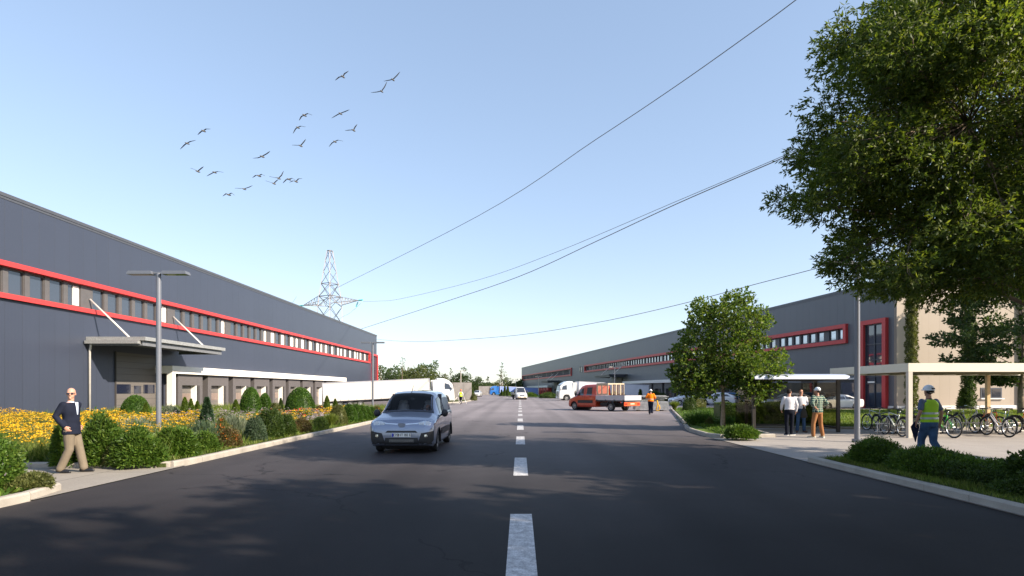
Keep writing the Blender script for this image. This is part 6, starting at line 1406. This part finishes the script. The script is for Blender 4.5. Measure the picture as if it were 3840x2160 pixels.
def in_poly(x, y, poly):
    r_ = np.zeros(len(x), bool); n = len(poly)
    for i in range(n):
        x1, y1 = poly[i]; x2, y2 = poly[(i+1) % n]; c = ((y1 > y) != (y2 > y)) & (x < (x2-x1)*(y-y1)/((y2-y1) if y2 != y1 else 1e-9)+x1); r_ ^= c
    return r_
def scatter(poly, n, rng):
    xs_ = [p[0] for p in poly]; ys_ = [p[1] for p in poly]; x = rng.uniform(min(xs_), max(xs_), n*3); y = rng.uniform(min(ys_), max(ys_), n*3); k = in_poly(x, y, poly); return x[k][:n], y[k][:n]
def blades(label, poly, n, h, m, seed, wdt=.012, z0=.1, lean=.35, name='grass', hvar=.5):
    rng = np.random.default_rng(seed); x, y = scatter(poly, n, rng); n = len(x)
    cl = .6+.8*(np.sin(x*2.1+np.sin(y*1.7)*2)*.5+.5)*(np.sin(y*2.7+x)*.3+.7); L = h*cl*(1-hvar/2+hvar*rng.random(n))
    d = np.stack([rng.normal(size=n)*lean, rng.normal(size=n)*lean, np.ones(n)], 1); P = np.stack([x, y, np.full(n, z0)], 1)
    V = leaf_quads(P, d, L, wdt, rng, .1); o = np_mesh(name, V, 4, m); o['kind'] = 'stuff'; o['label'] = label; return o
def flowers(label, poly, n, h, size, m, seed, name='flowers', z0=.1, flat=True, stems=True, hv=.35):
    """flat umbels of small petals on thin leafy stems, too many to count"""
    rng = np.random.default_rng(seed); x, y = scatter(poly, n, rng); n = len(x)
    wv = .82+.22*np.sin(x*1.3+1.7*np.sin(y*.9))*np.cos(y*.8); H = h*wv*(1-hv/2+hv*rng.random(n)); C = np.stack([x, y, z0+H], 1); qs = []
    for i in range(7):
        off = rng.normal(size=(n, 3))*np.array([size*.38, size*.38, size*.08]); D = rng.normal(size=(n, 3))*np.array([1, 1, .18 if flat else .8])
        qs.append(leaf_quads(C+off, D, size*.55, size*.42, rng, .1))
    o = np_mesh(name, np.concatenate(qs), 4, m); o['kind'] = 'stuff'; o['label'] = label
    if stems:
        P = np.stack([x, y, np.full(n, z0)], 1); d = C-P+rng.normal(size=(n, 3))*.02
        V = [leaf_quads(P, d, H, .012, rng, 0)]
        for i in range(5):
            t_ = rng.random(n)*.9; V.append(leaf_quads(P+d*t_[:, None], rng.normal(size=(n, 3))+np.array([0, 0, .8]), .12+.1*rng.random(n), .018, rng, .2))
        o2 = np_mesh('flower_stems', np.concatenate(V), 4, M['lf_olive'], o); o2['kind'] = 'stuff'
YF = [(-26, 13.5), (-14.5, 13.5), (-11.2, 15.5), (-11.0, 19.5), (-13.2, 23.5), (-15.0, 27.5), (-26, 29)]
flowers('field of yellow flat-topped flowers in front of the dark facade', [(-28, 15.0), (-13.0, 15.0), (-11.4, 17.0), (-11.7, 20.5), (-13.8, 24.5), (-15.5, 27.5), (-28, 29)], 4600, .60, .085, M['fl_yellow'], 1, hv=.6)
flowers('yellow flowers thinning out behind the man', [(-16, 13.0), (-11.3, 13.2), (-10.6, 15.2), (-12.5, 16.8), (-16, 15.5)], 260, .60, .085, M['fl_yellow'], 2, hv=.7)
flowers('band of yellow flowers above the dark kerb shrubs', [(-11.2, 21.5), (-9.3, 22.5), (-9.6, 27.0), (-12.4, 26.0)], 200, .60, .10, M['fl_yellow'], 3, hv=.6)
flowers('small group of yellow flowers by the clipped mounds', [(-10.0, 28), (-9.3, 28), (-9.4, 31), (-10.3, 31)], 60, .75, .11, M['fl_yellow'], 4)
flowers('scattered orange flowers in front of the dome bushes', [(-13.5, 27.5), (-9.4, 27.0), (-9.8, 33), (-13.5, 33)], 80, .62, .10, M['fl_orange'], 5, hv=.6)
flowers('pale lilac and white wild flowers in the middle of the bed', [(-15.5, 21.5), (-9.2, 24.0), (-9.4, 32), (-17, 30)], 900, .62, .05, M['fl_white'], 6, flat=False, hv=.7)
flowers('pink and white small flowers near the kerb', [(-9.6, 24.2), (-8.6, 24.2), (-8.6, 27.5), (-9.8, 27.5)], 160, .5, .06, M['fl_white'], 7, flat=False)
blades('tall dry meadow grass between the flowers and the bushes', [(-16, 12.95), (-8.3, 12.95), (-8.3, 14), (-10.2, 16.5), (-16, 16.5)], 15000, .52, M['grass'], 11, .012)
blades('meadow grass filling the left bed', [(-30, 16), (-8.3, 13.5), (-8.1, 53), (-30, 53)], 42000, .42, M['grass'], 12, .018)
blades('dark ground cover leaves filling the left bed', [(-30, 14), (-8.2, 13.0), (-8.1, 53), (-30, 53)], 26000, .26, M['lf_mid'], 13, .07, lean=1.0, name='ground_cover')
blades('grass fringe along the left kerb', [(-8.35, 12.95), (-7.92, 12.95), (-7.92, 53), (-8.35, 53)], 7000, .12, M['grass'], 14, .012)
blades('ground cover under the corner bushes', [(-14, 4), (-8.0, 4), (-8.0, 9.7), (-14, 9.7)], 9000, .16, M['lf_mid'], 15, .04, lean=.9, name='ground_cover')

# --- right side --------------------------------------------------------
SH_R = [
 ('broad dark low hedge bush in the right foreground bed', 3405, 1862, 480, 186, 'lf_mid', 'leafy', dict(n=24000, leaf=(.05, .022), amp=.22, W=(8.3, 11.2, .72, 1.25, .47), lumps=16)),
 ('rounded hedge bush at the foot of the thick right lamp post', 3265, 1770, 150, 112, 'lf_mid', 'leafy', dict(n=11000, leaf=(.05, .022), amp=.18, W=(8.1, 12.95, .60, .62, .53))),
 ('right part of the low foreground hedge, below the worker in the vest', 3560, 1850, 250, 160, 'lf_mid', 'leafy', dict(n=14000, leaf=(.05, .022), amp=.22, W=(8.75, 10.0, .70, .95, .38), lumps=12)),
 ('low dark trailing shrub at the right photo edge', 3700, 1905, 330, 110, 'lf_dark', 'leafy', dict(n=12000, leaf=(.05, .022), amp=.4, W=(8.35, 9.0, .75, .9, .36), lumps=14)),
 ('shrub with larger leaves sticking up at the right edge', 3810, 1900, 150, 150, 'lf_dark', 'leafy', dict(n=2600, leaf=(.10, .05), amp=.5, W=(8.6, 9.5, .6, .4, .58))),
 ('mid-height shrub in front of the foreground hedge', 3330, 1850, 220, 90, 'lf_dark', 'leafy', dict(n=8000, leaf=(.045, .02), amp=.3, W=(7.95, 10.2, .42, .9, .36))),
 ('low leafy clump in front of the young maple trunk', 2795, 1644, 126, 44, 'lf_mid', 'leafy', dict(n=4500, leaf=(.09, .03), amp=.35)),
 ('grassy mound left of the young maple', 2640, 1612, 120, 60, 'lf_topiary', 'broom', dict(n=5000, leaf=(.1, .02), Y=26.5)),
 ('fluffy green mound at the right side of the maple trunk', 2745, 1606, 90, 46, 'lf_topiary', 'broom', dict(n=3800, leaf=(.1, .02), Y=26)),
 ('low bright mound behind the left grassy mound', 2640, 1582, 130, 48, 'lf_topiary', 'broom', dict(n=4200, leaf=(.1, .025), Y=31)),
 ('small yellow-green bush in front of the grassy mound', 2663, 1602, 30, 34, 'lf_olive', 'fine', dict(n=1200, leaf=(.07, .025), Y=25.8)),
 ('dark dense bush at the left kerb of the lawn island', 2590, 1545, 56, 62, 'lf_dark', 'fine', dict(n=3600, leaf=(.08, .03), Y=42)),
 ('pale yellow grass tuft beside the stacked metal sheets', 2533, 1541, 44, 36, 'grass', 'grass', dict(n=900, leaf=(.1, .02), Y=47)),
 ('bush in front of the silver hatchback', 2612, 1520, 44, 44, 'lf_olive', 'leafy', dict(n=1800, leaf=(.10, .04), Y=52)),
 ('small bush left of the blue car', 2632, 1516, 40, 36, 'lf_olive', 'leafy', dict(n=1500, leaf=(.10, .04), Y=54)),
 ('left bushy shrub behind the dropside truck bed', 2305, 1498, 36, 36, 'lf_mid', 'leafy', dict(n=1400, leaf=(.16, .08), Y=80)),
 ('right bushy shrub behind the dropside truck bed', 2334, 1498, 30, 34, 'lf_mid', 'leafy', dict(n=1400, leaf=(.16, .08), Y=80)),
 ('rounded dark bush before the right loading docks, left of the worker in orange', 2455, 1497, 64, 38, 'lf_dark', 'leafy', dict(n=1800, leaf=(.16, .08), Y=84)),
 ('dark bush before the right loading docks, right of the worker in orange', 2488, 1494, 44, 30, 'lf_dark', 'leafy', dict(n=1500, leaf=(.16, .08), Y=84)),
 ('low hedge beside the white lorry cab front', 2060, 1492, 74, 20, 'lf_dark', 'leafy', dict(n=2000, leaf=(.2, .1), Y=116)),
 ('low hedge between the white pickup and the far lamp', 1990, 1489, 44, 16, 'lf_mid', 'leafy', dict(n=1400, leaf=(.25, .12), Y=134)),
 ('green shrub strip in front of the blue trailer', 1900, 1486, 60, 14, 'lf_mid', 'leafy', dict(n=1600, leaf=(.3, .14), Y=160)),
 ('yellow-green verge bush right of the concrete wall', 1776, 1500, 26, 26, 'lf_olive', 'leafy', dict(n=1300, leaf=(.12, .05), Y=90)),
 ('narrow dark bush at the end of the concrete wall', 1771, 1492, 14, 44, 'lf_dark', 'leafy', dict(n=1200, leaf=(.14, .06), Y=96)),
 ('spreading base of the ivy column by the sunlit wall', 3630, 1535, 50, 80, 'lf_mid', 'leafy', dict(n=3600, leaf=(.12, .05), Y=49.5)),
]
for q in SH_R:
    shrub(q[0], q[1], q[2], q[3], q[4], M[q[5]], q[6], **q[7])
for q in (('small dark cone behind the stacked metal panels', 2401, 1495, 14, 42, 82), ('taller dark cone before the blue trailer, left', 1893, 1484, 10, 38, 150), ('right dark cone before the blue trailer', 1904, 1484, 12, 36, 152), ('tiny dark cone next to the blue cab', 1881, 1484, 7, 22, 154)):
    cone(q[0], q[1], q[2], q[3], q[4], M['lf_dark'], q[5], 900, (.2, .1))
# clipped box hedge along the lawn behind the shelter
def hedge(label, pts, wdt, h, m, n, leaf, seed):
    rng = np.random.default_rng(seed); P = []; Dn = []; L = [(Vector(b)-Vector(a)).length for a, b in zip(pts, pts[1:])]; tot = sum(L); q = []
    for (a, b), l in zip(zip(pts, pts[1:]), L):
        k = int(n*l/tot); a = np.array(a); b = np.array(b); d = (b-a)/np.linalg.norm(b-a); nn = np.array([-d[1], d[0]])
        t_ = rng.random(k); s_ = rng.random(k)*(2*h+wdt); side = np.where(s_ < h, -1, np.where(s_ > h+wdt, 1, 0)); o_ = np.where(side == 0, s_-h-wdt/2, side*wdt/2); z = np.where(side == 0, h, np.where(s_ < h, s_, s_-h-wdt))
        bump = .04*np.sin(t_*l*5)+.03*np.sin(t_*l*13+z*9); xy = a+(b-a)*t_[:, None]+nn*(o_*(1+bump*1.5))[:, None]
        P.append(np.stack([xy[:, 0], xy[:, 1], .1+z*(1+bump)], 1)); Dn.append(np.stack([nn[0]*side, nn[1]*side, np.where(side == 0, 1, .3)], 1)+rng.normal(size=(k, 3))*.6)
        w2 = wdt/2*.93; hh = h*.95
        c = [(a+nn*x_, z_) for x_, z_ in ((-w2, .0), (-w2, hh), (w2, hh), (w2, 0))]; e = [(b+nn*x_, z_) for x_, z_ in ((-w2, .0), (-w2, hh), (w2, hh), (w2, 0))]
        for i in range(3): q += [(*c[i][0], .1+c[i][1]), (*c[i+1][0], .1+c[i+1][1]), (*e[i+1][0], .1+e[i+1][1]), (*e[i][0], .1+e[i][1])]
        for Q in (c, e): q += [(*g[0], .1+g[1]) for g in Q]
    P = np.concatenate(P); V = leaf_quads(P, np.concatenate(Dn), leaf[0]*(.7+.6*rng.random(len(P))), leaf[1], rng)
    return tag(np_mesh('hedge', np.concatenate([V, np.array(q)]), 4, m), label, 'hedge')
hedge('clipped dark hedge behind the shelter, between maple and the two white shirts', [(9.9, 28.6), (14.6, 28.2)], 1.3, .95, M['lf_dark'], 26000, (.06, .03), 21)
hedge('low hedge rows at the far side of the lawn island', [(14.5, 40), (20.5, 42.5)], 1.6, .42, M['lf_topiary'], 9000, (.10, .05), 22)
hedge('low hedge in front of the grey SUV', [(19.0, 46.0), (23.0, 46.5)], 1.0, .45, M['lf_dark'], 5000, (.10, .05), 23)
blades('grass tufts along the lawn edge', [(13.6, 25.4), (30, 24.9), (30, 26.4), (13.6, 26.8)], 14000, .09, M['grass'], 31, .012)
blades('lawn grass behind the bicycles', [(12.0, 26.5), (36, 26.0), (44, 46), (15, 48)], 46000, .11, M['grass'], 32, .03)
blades('ground cover of the lawn island', [(7.35, 20.9), (9.0, 21.1), (9.6, 26), (14, 27), (20, 46), (13.9, 50.2), (9.1, 30.4), (8.2, 27)], 30000, .20, M['lf_mid'], 33, .03, lean=.6, name='ground_cover')
blades('grass strip of the foreground bed', [(7.25, 2), (8.6, 2), (8.6, 13.6), (7.25, 13.6)], 20000, .10, M['grass'], 34, .010)
blades('ground cover under the foreground hedge', [(7.9, 4), (11.9, 4), (11.9, 8.2), (9.9, 11.2), (8.2, 13.8), (7.9, 13.8)], 16000, .14, M['lf_dark'], 35, .03, lean=.9, name='ground_cover')

# --- trees -------------------------------------------------------------
def branchy(label, base, H, clusters, m_leaf, m_bark, trunk_r, leaf, per, seed, fork=.35, droop=.25, limb=.35, group=None, trunk_pts=None, name='tree', cat='tree', whorl=5, flat=.6, spread=1.0):
    """tree with a trunk, a limb to every leaf cluster and leaves in small whorls on twigs; clusters = list of (x, y, z, r)"""
    rng = np.random.default_rng(seed); r = empty(name, base, 0, label, cat, group); b = Vector(base)
    tp = trunk_pts or [(0, 0, -.1), (0, 0, H*.2), (.02*H, 0, H*.5), (0, 0, H*.82)]; tp = [Vector(p) for p in tp]
    mb = MB(); n = len(tp); rad = [trunk_r*(1.25 if i == 0 else 1)*(1-.85*i/(n-1)) for i in range(n)]
    fine = []; fr = []
    for i in range(n-1):
        for k in range(4): fine.append(tp[i].lerp(tp[i+1], k/4)); fr.append(rad[i]+(rad[i+1]-rad[i])*k/4)
    fine.append(tp[-1]); fr.append(rad[-1]); mb.tube(fine, fr, 10)
    top = tp[-1].z
    rnd_ = random.Random(seed)
    hubs = []
    if len(clusters) > 55:
        for (cx, cy, cz, cr) in rnd_.sample(clusters, 16):
            hd_ = math.hypot(cx, cy); za = max(H*fork, min(top*.9, cz - hd_*.5)); i = min(range(len(fine)), key=lambda k: abs(fine[k].z-za)); a = fine[i]; e = a.lerp(Vector((cx, cy, cz)), .62) + Vector((0, 0, .05*hd_)); rr = fr[i]*.45
            m2 = a.lerp(e, .5)+Vector((0, 0, -.04*hd_)); mb.tube([a, a.lerp(m2, .5), m2, m2.lerp(e, .5), e], [rr, rr*.9, rr*.75, rr*.6, rr*.4], 7); hubs.append((e, rr*.4))
    for (cx, cy, cz, cr) in clusters:
        if hubs:
            e = Vector((cx, cy, cz)); hu, hr = min(hubs, key=lambda q: (q[0]-e).length); m2 = hu.lerp(e, .5)+Vector((rnd_.uniform(-.1, .1), rnd_.uniform(-.1, .1), .05))
            rr = min(hr, .035); mb.tube([hu, m2, e], [rr, rr*.6, rr*.3], 5)
            for _ in range(4):
                d = Vector((rnd_.gauss(0, 1), rnd_.gauss(0, 1), rnd_.gauss(0, .5))).normalized()*cr*.8; mb.tube([m2.lerp(e, .6), e+d*.5, e+d], [rr*.4, rr*.25, rr*.08], 4)
            continue
        hd_ = math.hypot(cx, cy); za = max(H*fork*.6, min(top*.97, cz - hd_*.55 - .2*cr)); i = min(range(len(fine)), key=lambda k: abs(fine[k].z-za)); a = fine[i]; e = Vector((cx, cy, cz))
        mid = a.lerp(e, .45) + Vector((0, 0, -.06*hd_+.10*(e-a).length)); rr = max(.012, min(fr[i]*.6, limb*trunk_r*(.5+cr)))
        mb.tube([a, a.lerp(mid, .5)+Vector((rnd_.uniform(-.1, .1), rnd_.uniform(-.1, .1), 0))*hd_*.15, mid, mid.lerp(e, .55), e], [rr, rr*.8, rr*.6, rr*.4, rr*.15], 6)
        for _ in range(5):
            d = Vector((rnd_.gauss(0, 1), rnd_.gauss(0, 1), rnd_.gauss(0, .5))).normalized()*cr*.8; mb.tube([mid.lerp(e, .6), e+d*.5, e+d], [rr*.3, rr*.2, rr*.06], 4)
    mb.build('trunk', m_bark, r, True)
    PP = []; DD = []
    for (cx, cy, cz, cr) in clusters:
        k = max(8, int(per*(cr**2))); sub = max(2, k//whorl)
        d = unit(rng.normal(size=(sub, 3))); rad_ = cr*rng.random(sub)**.45; c = np.array([cx, cy, cz]) + d*rad_[:, None]*np.array([1, 1, flat])
        out = unit(c - np.array([0, 0, cz-.8*cr]) + 1e-6)
        tw = unit(out*.8 + d*.8 + rng.normal(size=(sub, 3))*.35 - np.array([0, 0, droop]))
        PP.append(np.repeat(c, whorl, 0) + np.repeat(tw, whorl, 0)*rng.random((sub*whorl, 1))*leaf[0]*1.2); DD.append(np.repeat(tw, whorl, 0)*.9 + rng.normal(size=(sub*whorl, 3))*.62*spread - np.array([0, 0, droop*.7]))
    P = np.concatenate(PP); D = np.concatenate(DD); k = len(P)
    V = leaf_quads(P, D, leaf[0]*(.65+.6*rng.random(k)), leaf[1]*(.7+.5*rng.random(k)), rng, .18)
    np_mesh('crown', V, 4, m_leaf, r); return r
def crown(n, c, rad, cr, seed, shell=.55, low=None, keep=None):
    rng = random.Random(seed); out = []; t_ = 0
    while len(out) < n and t_ < 40000:
        t_ += 1; d = Vector((rng.gauss(0, 1), rng.gauss(0, 1), rng.gauss(0, 1))).normalized(); q = shell + (1-shell)*rng.random(); q = q if rng.random() < .75 else rng.random()*shell
        p = Vector((c[0]+d.x*rad[0]*q, c[1]+d.y*rad[1]*q, c[2]+d.z*rad[2]*q)); rr = cr*rng.uniform(.7, 1.25)
        if low is not None and p.z < low: continue
        if keep and not keep(p, rr): continue
        if any((p-Vector(o[:3])).length < .50*(rr+o[3])*.9 for o in out[-260:]) and rng.random() < .85: continue
        out.append((p.x, p.y, p.z, rr))
    return out
# big ash tree in the right foreground; trunk just outside the frame
BT = Vector((11.3, 11.4, 0)); rs = random.Random(42); bc = []
prof = [(-200, 3360), (0, 3265), (150, 3110), (280, 3020), (400, 3000), (480, 2950), (600, 2960), (730, 2885), (790, 2935), (880, 3060), (1000, 3085), (1060, 3120), (1100, 3150), (1200, 3260)]
def left_edge(py):
    for (a, b), (c, d) in zip(prof, prof[1:]):
        if a <= py <= c: return b + (d-b)*(py-a)/(c-a)
    return 9999
for px, py, Yc, rr in ((3150, 985, 10.6, .42), (3200, 950, 10.8, .5), (3175, 1030, 11.0, .4), (3010, 770, 11.2, .42), (2935, 745, 11.2, .32), (2985, 600, 11.3, .3)):
    p = A(px, py, Yc) - BT; bc.append((p.x, p.y, p.z, rr))
t_ = 0
while len(bc) < 250 and t_ < 30000:
    t_ += 1; px = rs.uniform(2860, 4080); py = rs.uniform(-190, 1120); half = 2.6*math.sqrt(max(.05, 1-((4000-px)/1180)**2)); Yc = 11.3 + rs.uniform(-1, 1)*half; rr = rs.uniform(.42, .82)
    rp_ = rr*F/Yc
    if px - rp_*.80 < left_edge(py) + 38*math.sin(py*.031)+26*math.sin(py*.083+1) or py + rp_*.55 > (1120 if px < 3420 else 1165 if px < 3640 else 1120): continue
    p = A(px, py, Yc) - BT
    if any((p-Vector(o[:3])).length < .36*(rr+o[3]) for o in bc): continue
    bc.append((p.x, p.y, p.z, rr))
branchy('huge leafy ash tree filling the upper right of the photo', BT, 10.5, bc, M['lf_big'], M['bark'], .22, (.100, .032), 2900, 7, .30, .30, .14, trunk_pts=[(0, 0, -.1), (.0, 0, 1.5), (-.2, 0, 2.9), (-.6, .1, 4.8), (-1.0, .1, 7.2), (-1.2, .1, 9.4)], whorl=6)
# young maple by the shelter
MT = Vector((8.82, 24.75, .1)); kM = 24.75/F
rs = random.Random(3); mc = []
for px, py, r_ in [(2620,1145,28),(2650,1170,34),(2755,1125,30),(2780,1165,36),(2735,1175,36),(2680,1210,38),(2620,1215,36),(2830,1180,30),(2850,1220,30),(2790,1235,40),(2730,1240,40),(2590,1270,34),(2660,1280,40),(2720,1300,42),(2790,1300,42),(2840,1280,32),(2560,1320,34),(2610,1340,40),(2680,1350,42),(2750,1360,44),(2820,1350,40),(2880,1340,30),(2910,1340,26),(2545,1375,30),(2590,1400,40),(2650,1420,40),(2830,1400,42),(2880,1390,34),(2770,1420,40),(2560,1440,34),(2600,1460,34),(2640,1470,30),(2800,1460,38),(2850,1440,30),(2785,1482,26),(2820,1470,24),(2535,1400,22),(2700,1395,38),(2735,1390,38),(2718,1432,30),(2655,1440,32),(2770,1380,38),(2610,1425,34),(2760,1440,30),(2750,1130,26),(2700,1140,26),(2670,1180,30)]:
    for s_ in (-1, 1, 0):
        dy = s_*rs.uniform(.35, 1.5)*(1-abs(px-2715)/300) if not (px > 2740 and py > 1370) else -.8+s_*.6; ky = (24.75+dy)/F if dy < -1.5 else kM; mc.append(((px-VX)*ky - MT.x + rs.uniform(-.1, .1), dy, CH-.1+(HY-py)*ky+rs.uniform(-.1, .1), r_*kM*1.05))
branchy('young maple tree on the lawn island left of the shelter', MT, 5.6, mc, M['lf_maple'], M['bark_lt'], .095, (.115, .085), 1350, 9, .32, .12, .28, trunk_pts=[(0, 0, -.1), (.02, 0, 1.2), (-.03, 0, 2.4), (.03, 0, 4.0), (.02, 0, 5.4)], whorl=5, flat=.85)
# layered dark tree behind the carport, right edge
DT = Vector((34.4, 39, .1)); dc = []
rs = random.Random(8)
for i in range(120):
    z = rs.uniform(2.2, 11.5); rr = 5.3*math.sin(PI*min(1, max(.12, (z-.8)/12)))**.8*rs.uniform(.35, 1); a = rs.uniform(0, 2*PI); dc.append((rr*math.cos(a), rr*math.sin(a)*.8, z, rs.uniform(.7, 1.15)))
branchy('dark layered tree behind the carport at the right photo edge', DT, 8.5, dc, M['lf_far2'], M['bark'], .20, (.22, .13), 420, 12, .25, .1, .15, trunk_pts=[(0, 0, -.1), (-.1, 0, 1.6), (.1, 0, 3.2), (0, 0, 7.8)], flat=.35)
# ivy columns in front of the sunlit end wall
def column(label, px, pyb, wpx, pyt, Y, m, seed):
    rng = np.random.default_rng(seed); c = Vector(((px-VX)/F*Y, Y, .05)); h = CH+(HY-pyt)/F*Y; a = wpx/2*Y/F; n = 11000; t_ = rng.random(n); th = rng.random(n)*2*PI
    rr = a*(.72+.20*np.sin(t_*h*4+th*2)*.6+.16*np.sin(t_*h*9+th*3)+.25*rng.random(n)**2)
    P = np.stack([np.cos(th)*rr, np.sin(th)*rr, t_*h], 1); D = np.stack([np.cos(th), np.sin(th), np.full(n, .5)], 1)+rng.normal(size=(n, 3))*.5
    V = leaf_quads(P, D, .14, .06, rng); q = []
    for i in range(10):
        for j in range(10):
            for (u, v) in ((i, j), (i, j+1), (i+1, j+1), (i+1, j)): q.append((math.cos(2*PI*v/10)*a*.62, math.sin(2*PI*v/10)*a*.62, u*h/10*.98))
    o = np_mesh('columnar_evergreen', np.concatenate([V, np.array(q)]), 4, m); o.location = c; return tag(o, label, 'evergreen')
column('very slender tall evergreen column in front of the sunlit beige wall', 3418, 1532, 38, 1020, 48.5, M['lf_olive'], 5)
column('tall evergreen column in the shade right of the slender one', 3632, 1532, 44, 1060, 49.5, M['lf_dark'], 6)
# trees beside and behind the camera position shade the near road
for i, (x, y, hh, lb) in enumerate(((18.0, 6.8, 12.5, 'dense ash tree just outside the right edge, nearest to the carport'), (14.0, -1.5, 12.5, 'dense ash tree beside the viewer on the right pavement'), (20.0, -3.5, 13, 'tall ash tree on the plaza behind the viewer to the right'), (12.5, -8.5, 12, 'ash tree at the right kerb behind the viewer'), (22.5, 2.5, 13, 'ash tree on the plaza farthest to the right of the viewer'))):
    cc = crown(75, (0, 0, hh*.60), (5.0, 5.0, hh*.38), 1.3, 60+i, .3, 2.6)
    branchy(lb, (x, y, 0), hh, cc, M['lf_big'], M['bark'], .22, (.38, .22), 130, 70+i, .3, .3, .15, 'roadside ash trees')
# far trees
def far_tree(label, px, pyt, wpx, Y, m, seed, kind='broad', dens=1.0, group='trees on the horizon'):
    x = (px-VX)/F*Y; h = CH+(HY-pyt)/F*Y; a = wpx/2*Y/F; lf = Y/520; rs_ = random.Random(seed)
    if kind == 'broad': cl = crown(int(30*dens), (0, 0, h*.54), (a, a*.8, h*.46), a*.36, seed, .45, h*.12)
    elif kind == 'sparse': cl = [(rs_.uniform(-1, 1)*a*(1-z/h)**.5*.9, rs_.uniform(-1, 1)*a*.5, z, a*.16) for z in [h*(.35+.62*i/22) for i in range(23)]]
    else:
        cl = []
        for i in range(int(46*dens)):
            t_ = rs_.random()**1.15; an = rs_.uniform(0, 2*PI); q = a*(1-t_)**.9*(.55+.45*abs(math.sin(t_*17)))*rs_.uniform(.5, 1); cl.append((q*math.cos(an), q*math.sin(an), h*(.08+.88*t_), a*.20*(1.15-t_)))
    branchy(label, (x, Y, -.1), h, cl, m, M['bark'], h*.018, (lf, lf*.6), 90/lf**2*.22*dens, seed, .2, .1, .3, group, flat=.7 if kind != 'conifer' else .4, trunk_pts=[(0, 0, 0), (0, 0, h*.4), (0, 0, h*.93)])
FT = [('dark fir at the left end of the far tree row, beside the warehouse corner', 1428, 1360, 58, 150, 'lf_far2', 'conifer'), ('bushy tree right of the dark fir in the far row', 1468, 1376, 60, 155, 'lf_far2', 'broad'),
 ('thin light sapling sticking out above the far tree row', 1508, 1336, 40, 150, 'lf_far', 'sparse'), ('broad light green tree under the sapling', 1520, 1374, 74, 158, 'lf_far', 'broad'),
 ('brownish tree between two light green ones', 1556, 1376, 50, 165, 'lf_olive', 'broad'), ('wide sunlit tree above the trailer roof', 1596, 1366, 84, 158, 'lf_far', 'broad'),
 ('pale tree left of the bare one', 1652, 1392, 66, 162, 'lf_olive', 'broad'), ('pale thinly leaved tree left of the round dark tree', 1691, 1378, 34, 150, 'lf_silver', 'sparse'),
 ('round dark tree behind the far lamp and concrete wall', 1726, 1380, 72, 135, 'lf_far2', 'broad'), ('tree at the right end of the concrete wall', 1752, 1402, 44, 140, 'lf_far2', 'broad'), ('rounded tree left of the small spruce', 1790, 1414, 56, 215, 'lf_far2', 'broad'),
 ('small pointed spruce in the gap of the far trees', 1829, 1412, 38, 240, 'lf_far2', 'conifer'), ('low dark tree left of the small spruce', 1812, 1430, 30, 235, 'lf_far2', 'broad'),
 ('tall loose conifer standing out above the blue lorry', 1882, 1356, 74, 215, 'lf_far', 'conifer'), ('low dark tree right of the tall conifer', 1905, 1420, 44, 225, 'lf_far2', 'broad'), ('light tree left of the right warehouse far corner', 1938, 1422, 34, 240, 'lf_far', 'broad'),
 ('small tree behind the blue lorry cab', 1858, 1436, 36, 230, 'lf_far', 'broad')]
for i, q in enumerate(FT): far_tree(q[0], q[1], q[2], q[3], q[4], M[q[5]], 200+i, q[6])
# far wood behind everything
rng = np.random.default_rng(77); n = 30000; x = rng.uniform(-190, 60, n); hh = 10.5+2.5*np.sin(x*.11)+1.8*np.sin(x*.31+1)+1.2*np.sin(x*.8); hh = np.where(x > -38, hh*.50, hh)
z = rng.random(n)**.7*hh; y = 262+rng.uniform(-6, 6, n)-np.clip(-x-40, 0, 80)*.9
V = leaf_quads(np.stack([x, y, z], 1), rng.normal(size=(n, 3))+np.array([0, 0, .4]), .9, .65, rng, .1); o = np_mesh('distant_wood', V, 4, M['lf_far2']); o['kind'] = 'stuff'; o['label'] = 'distant wood on the horizon'
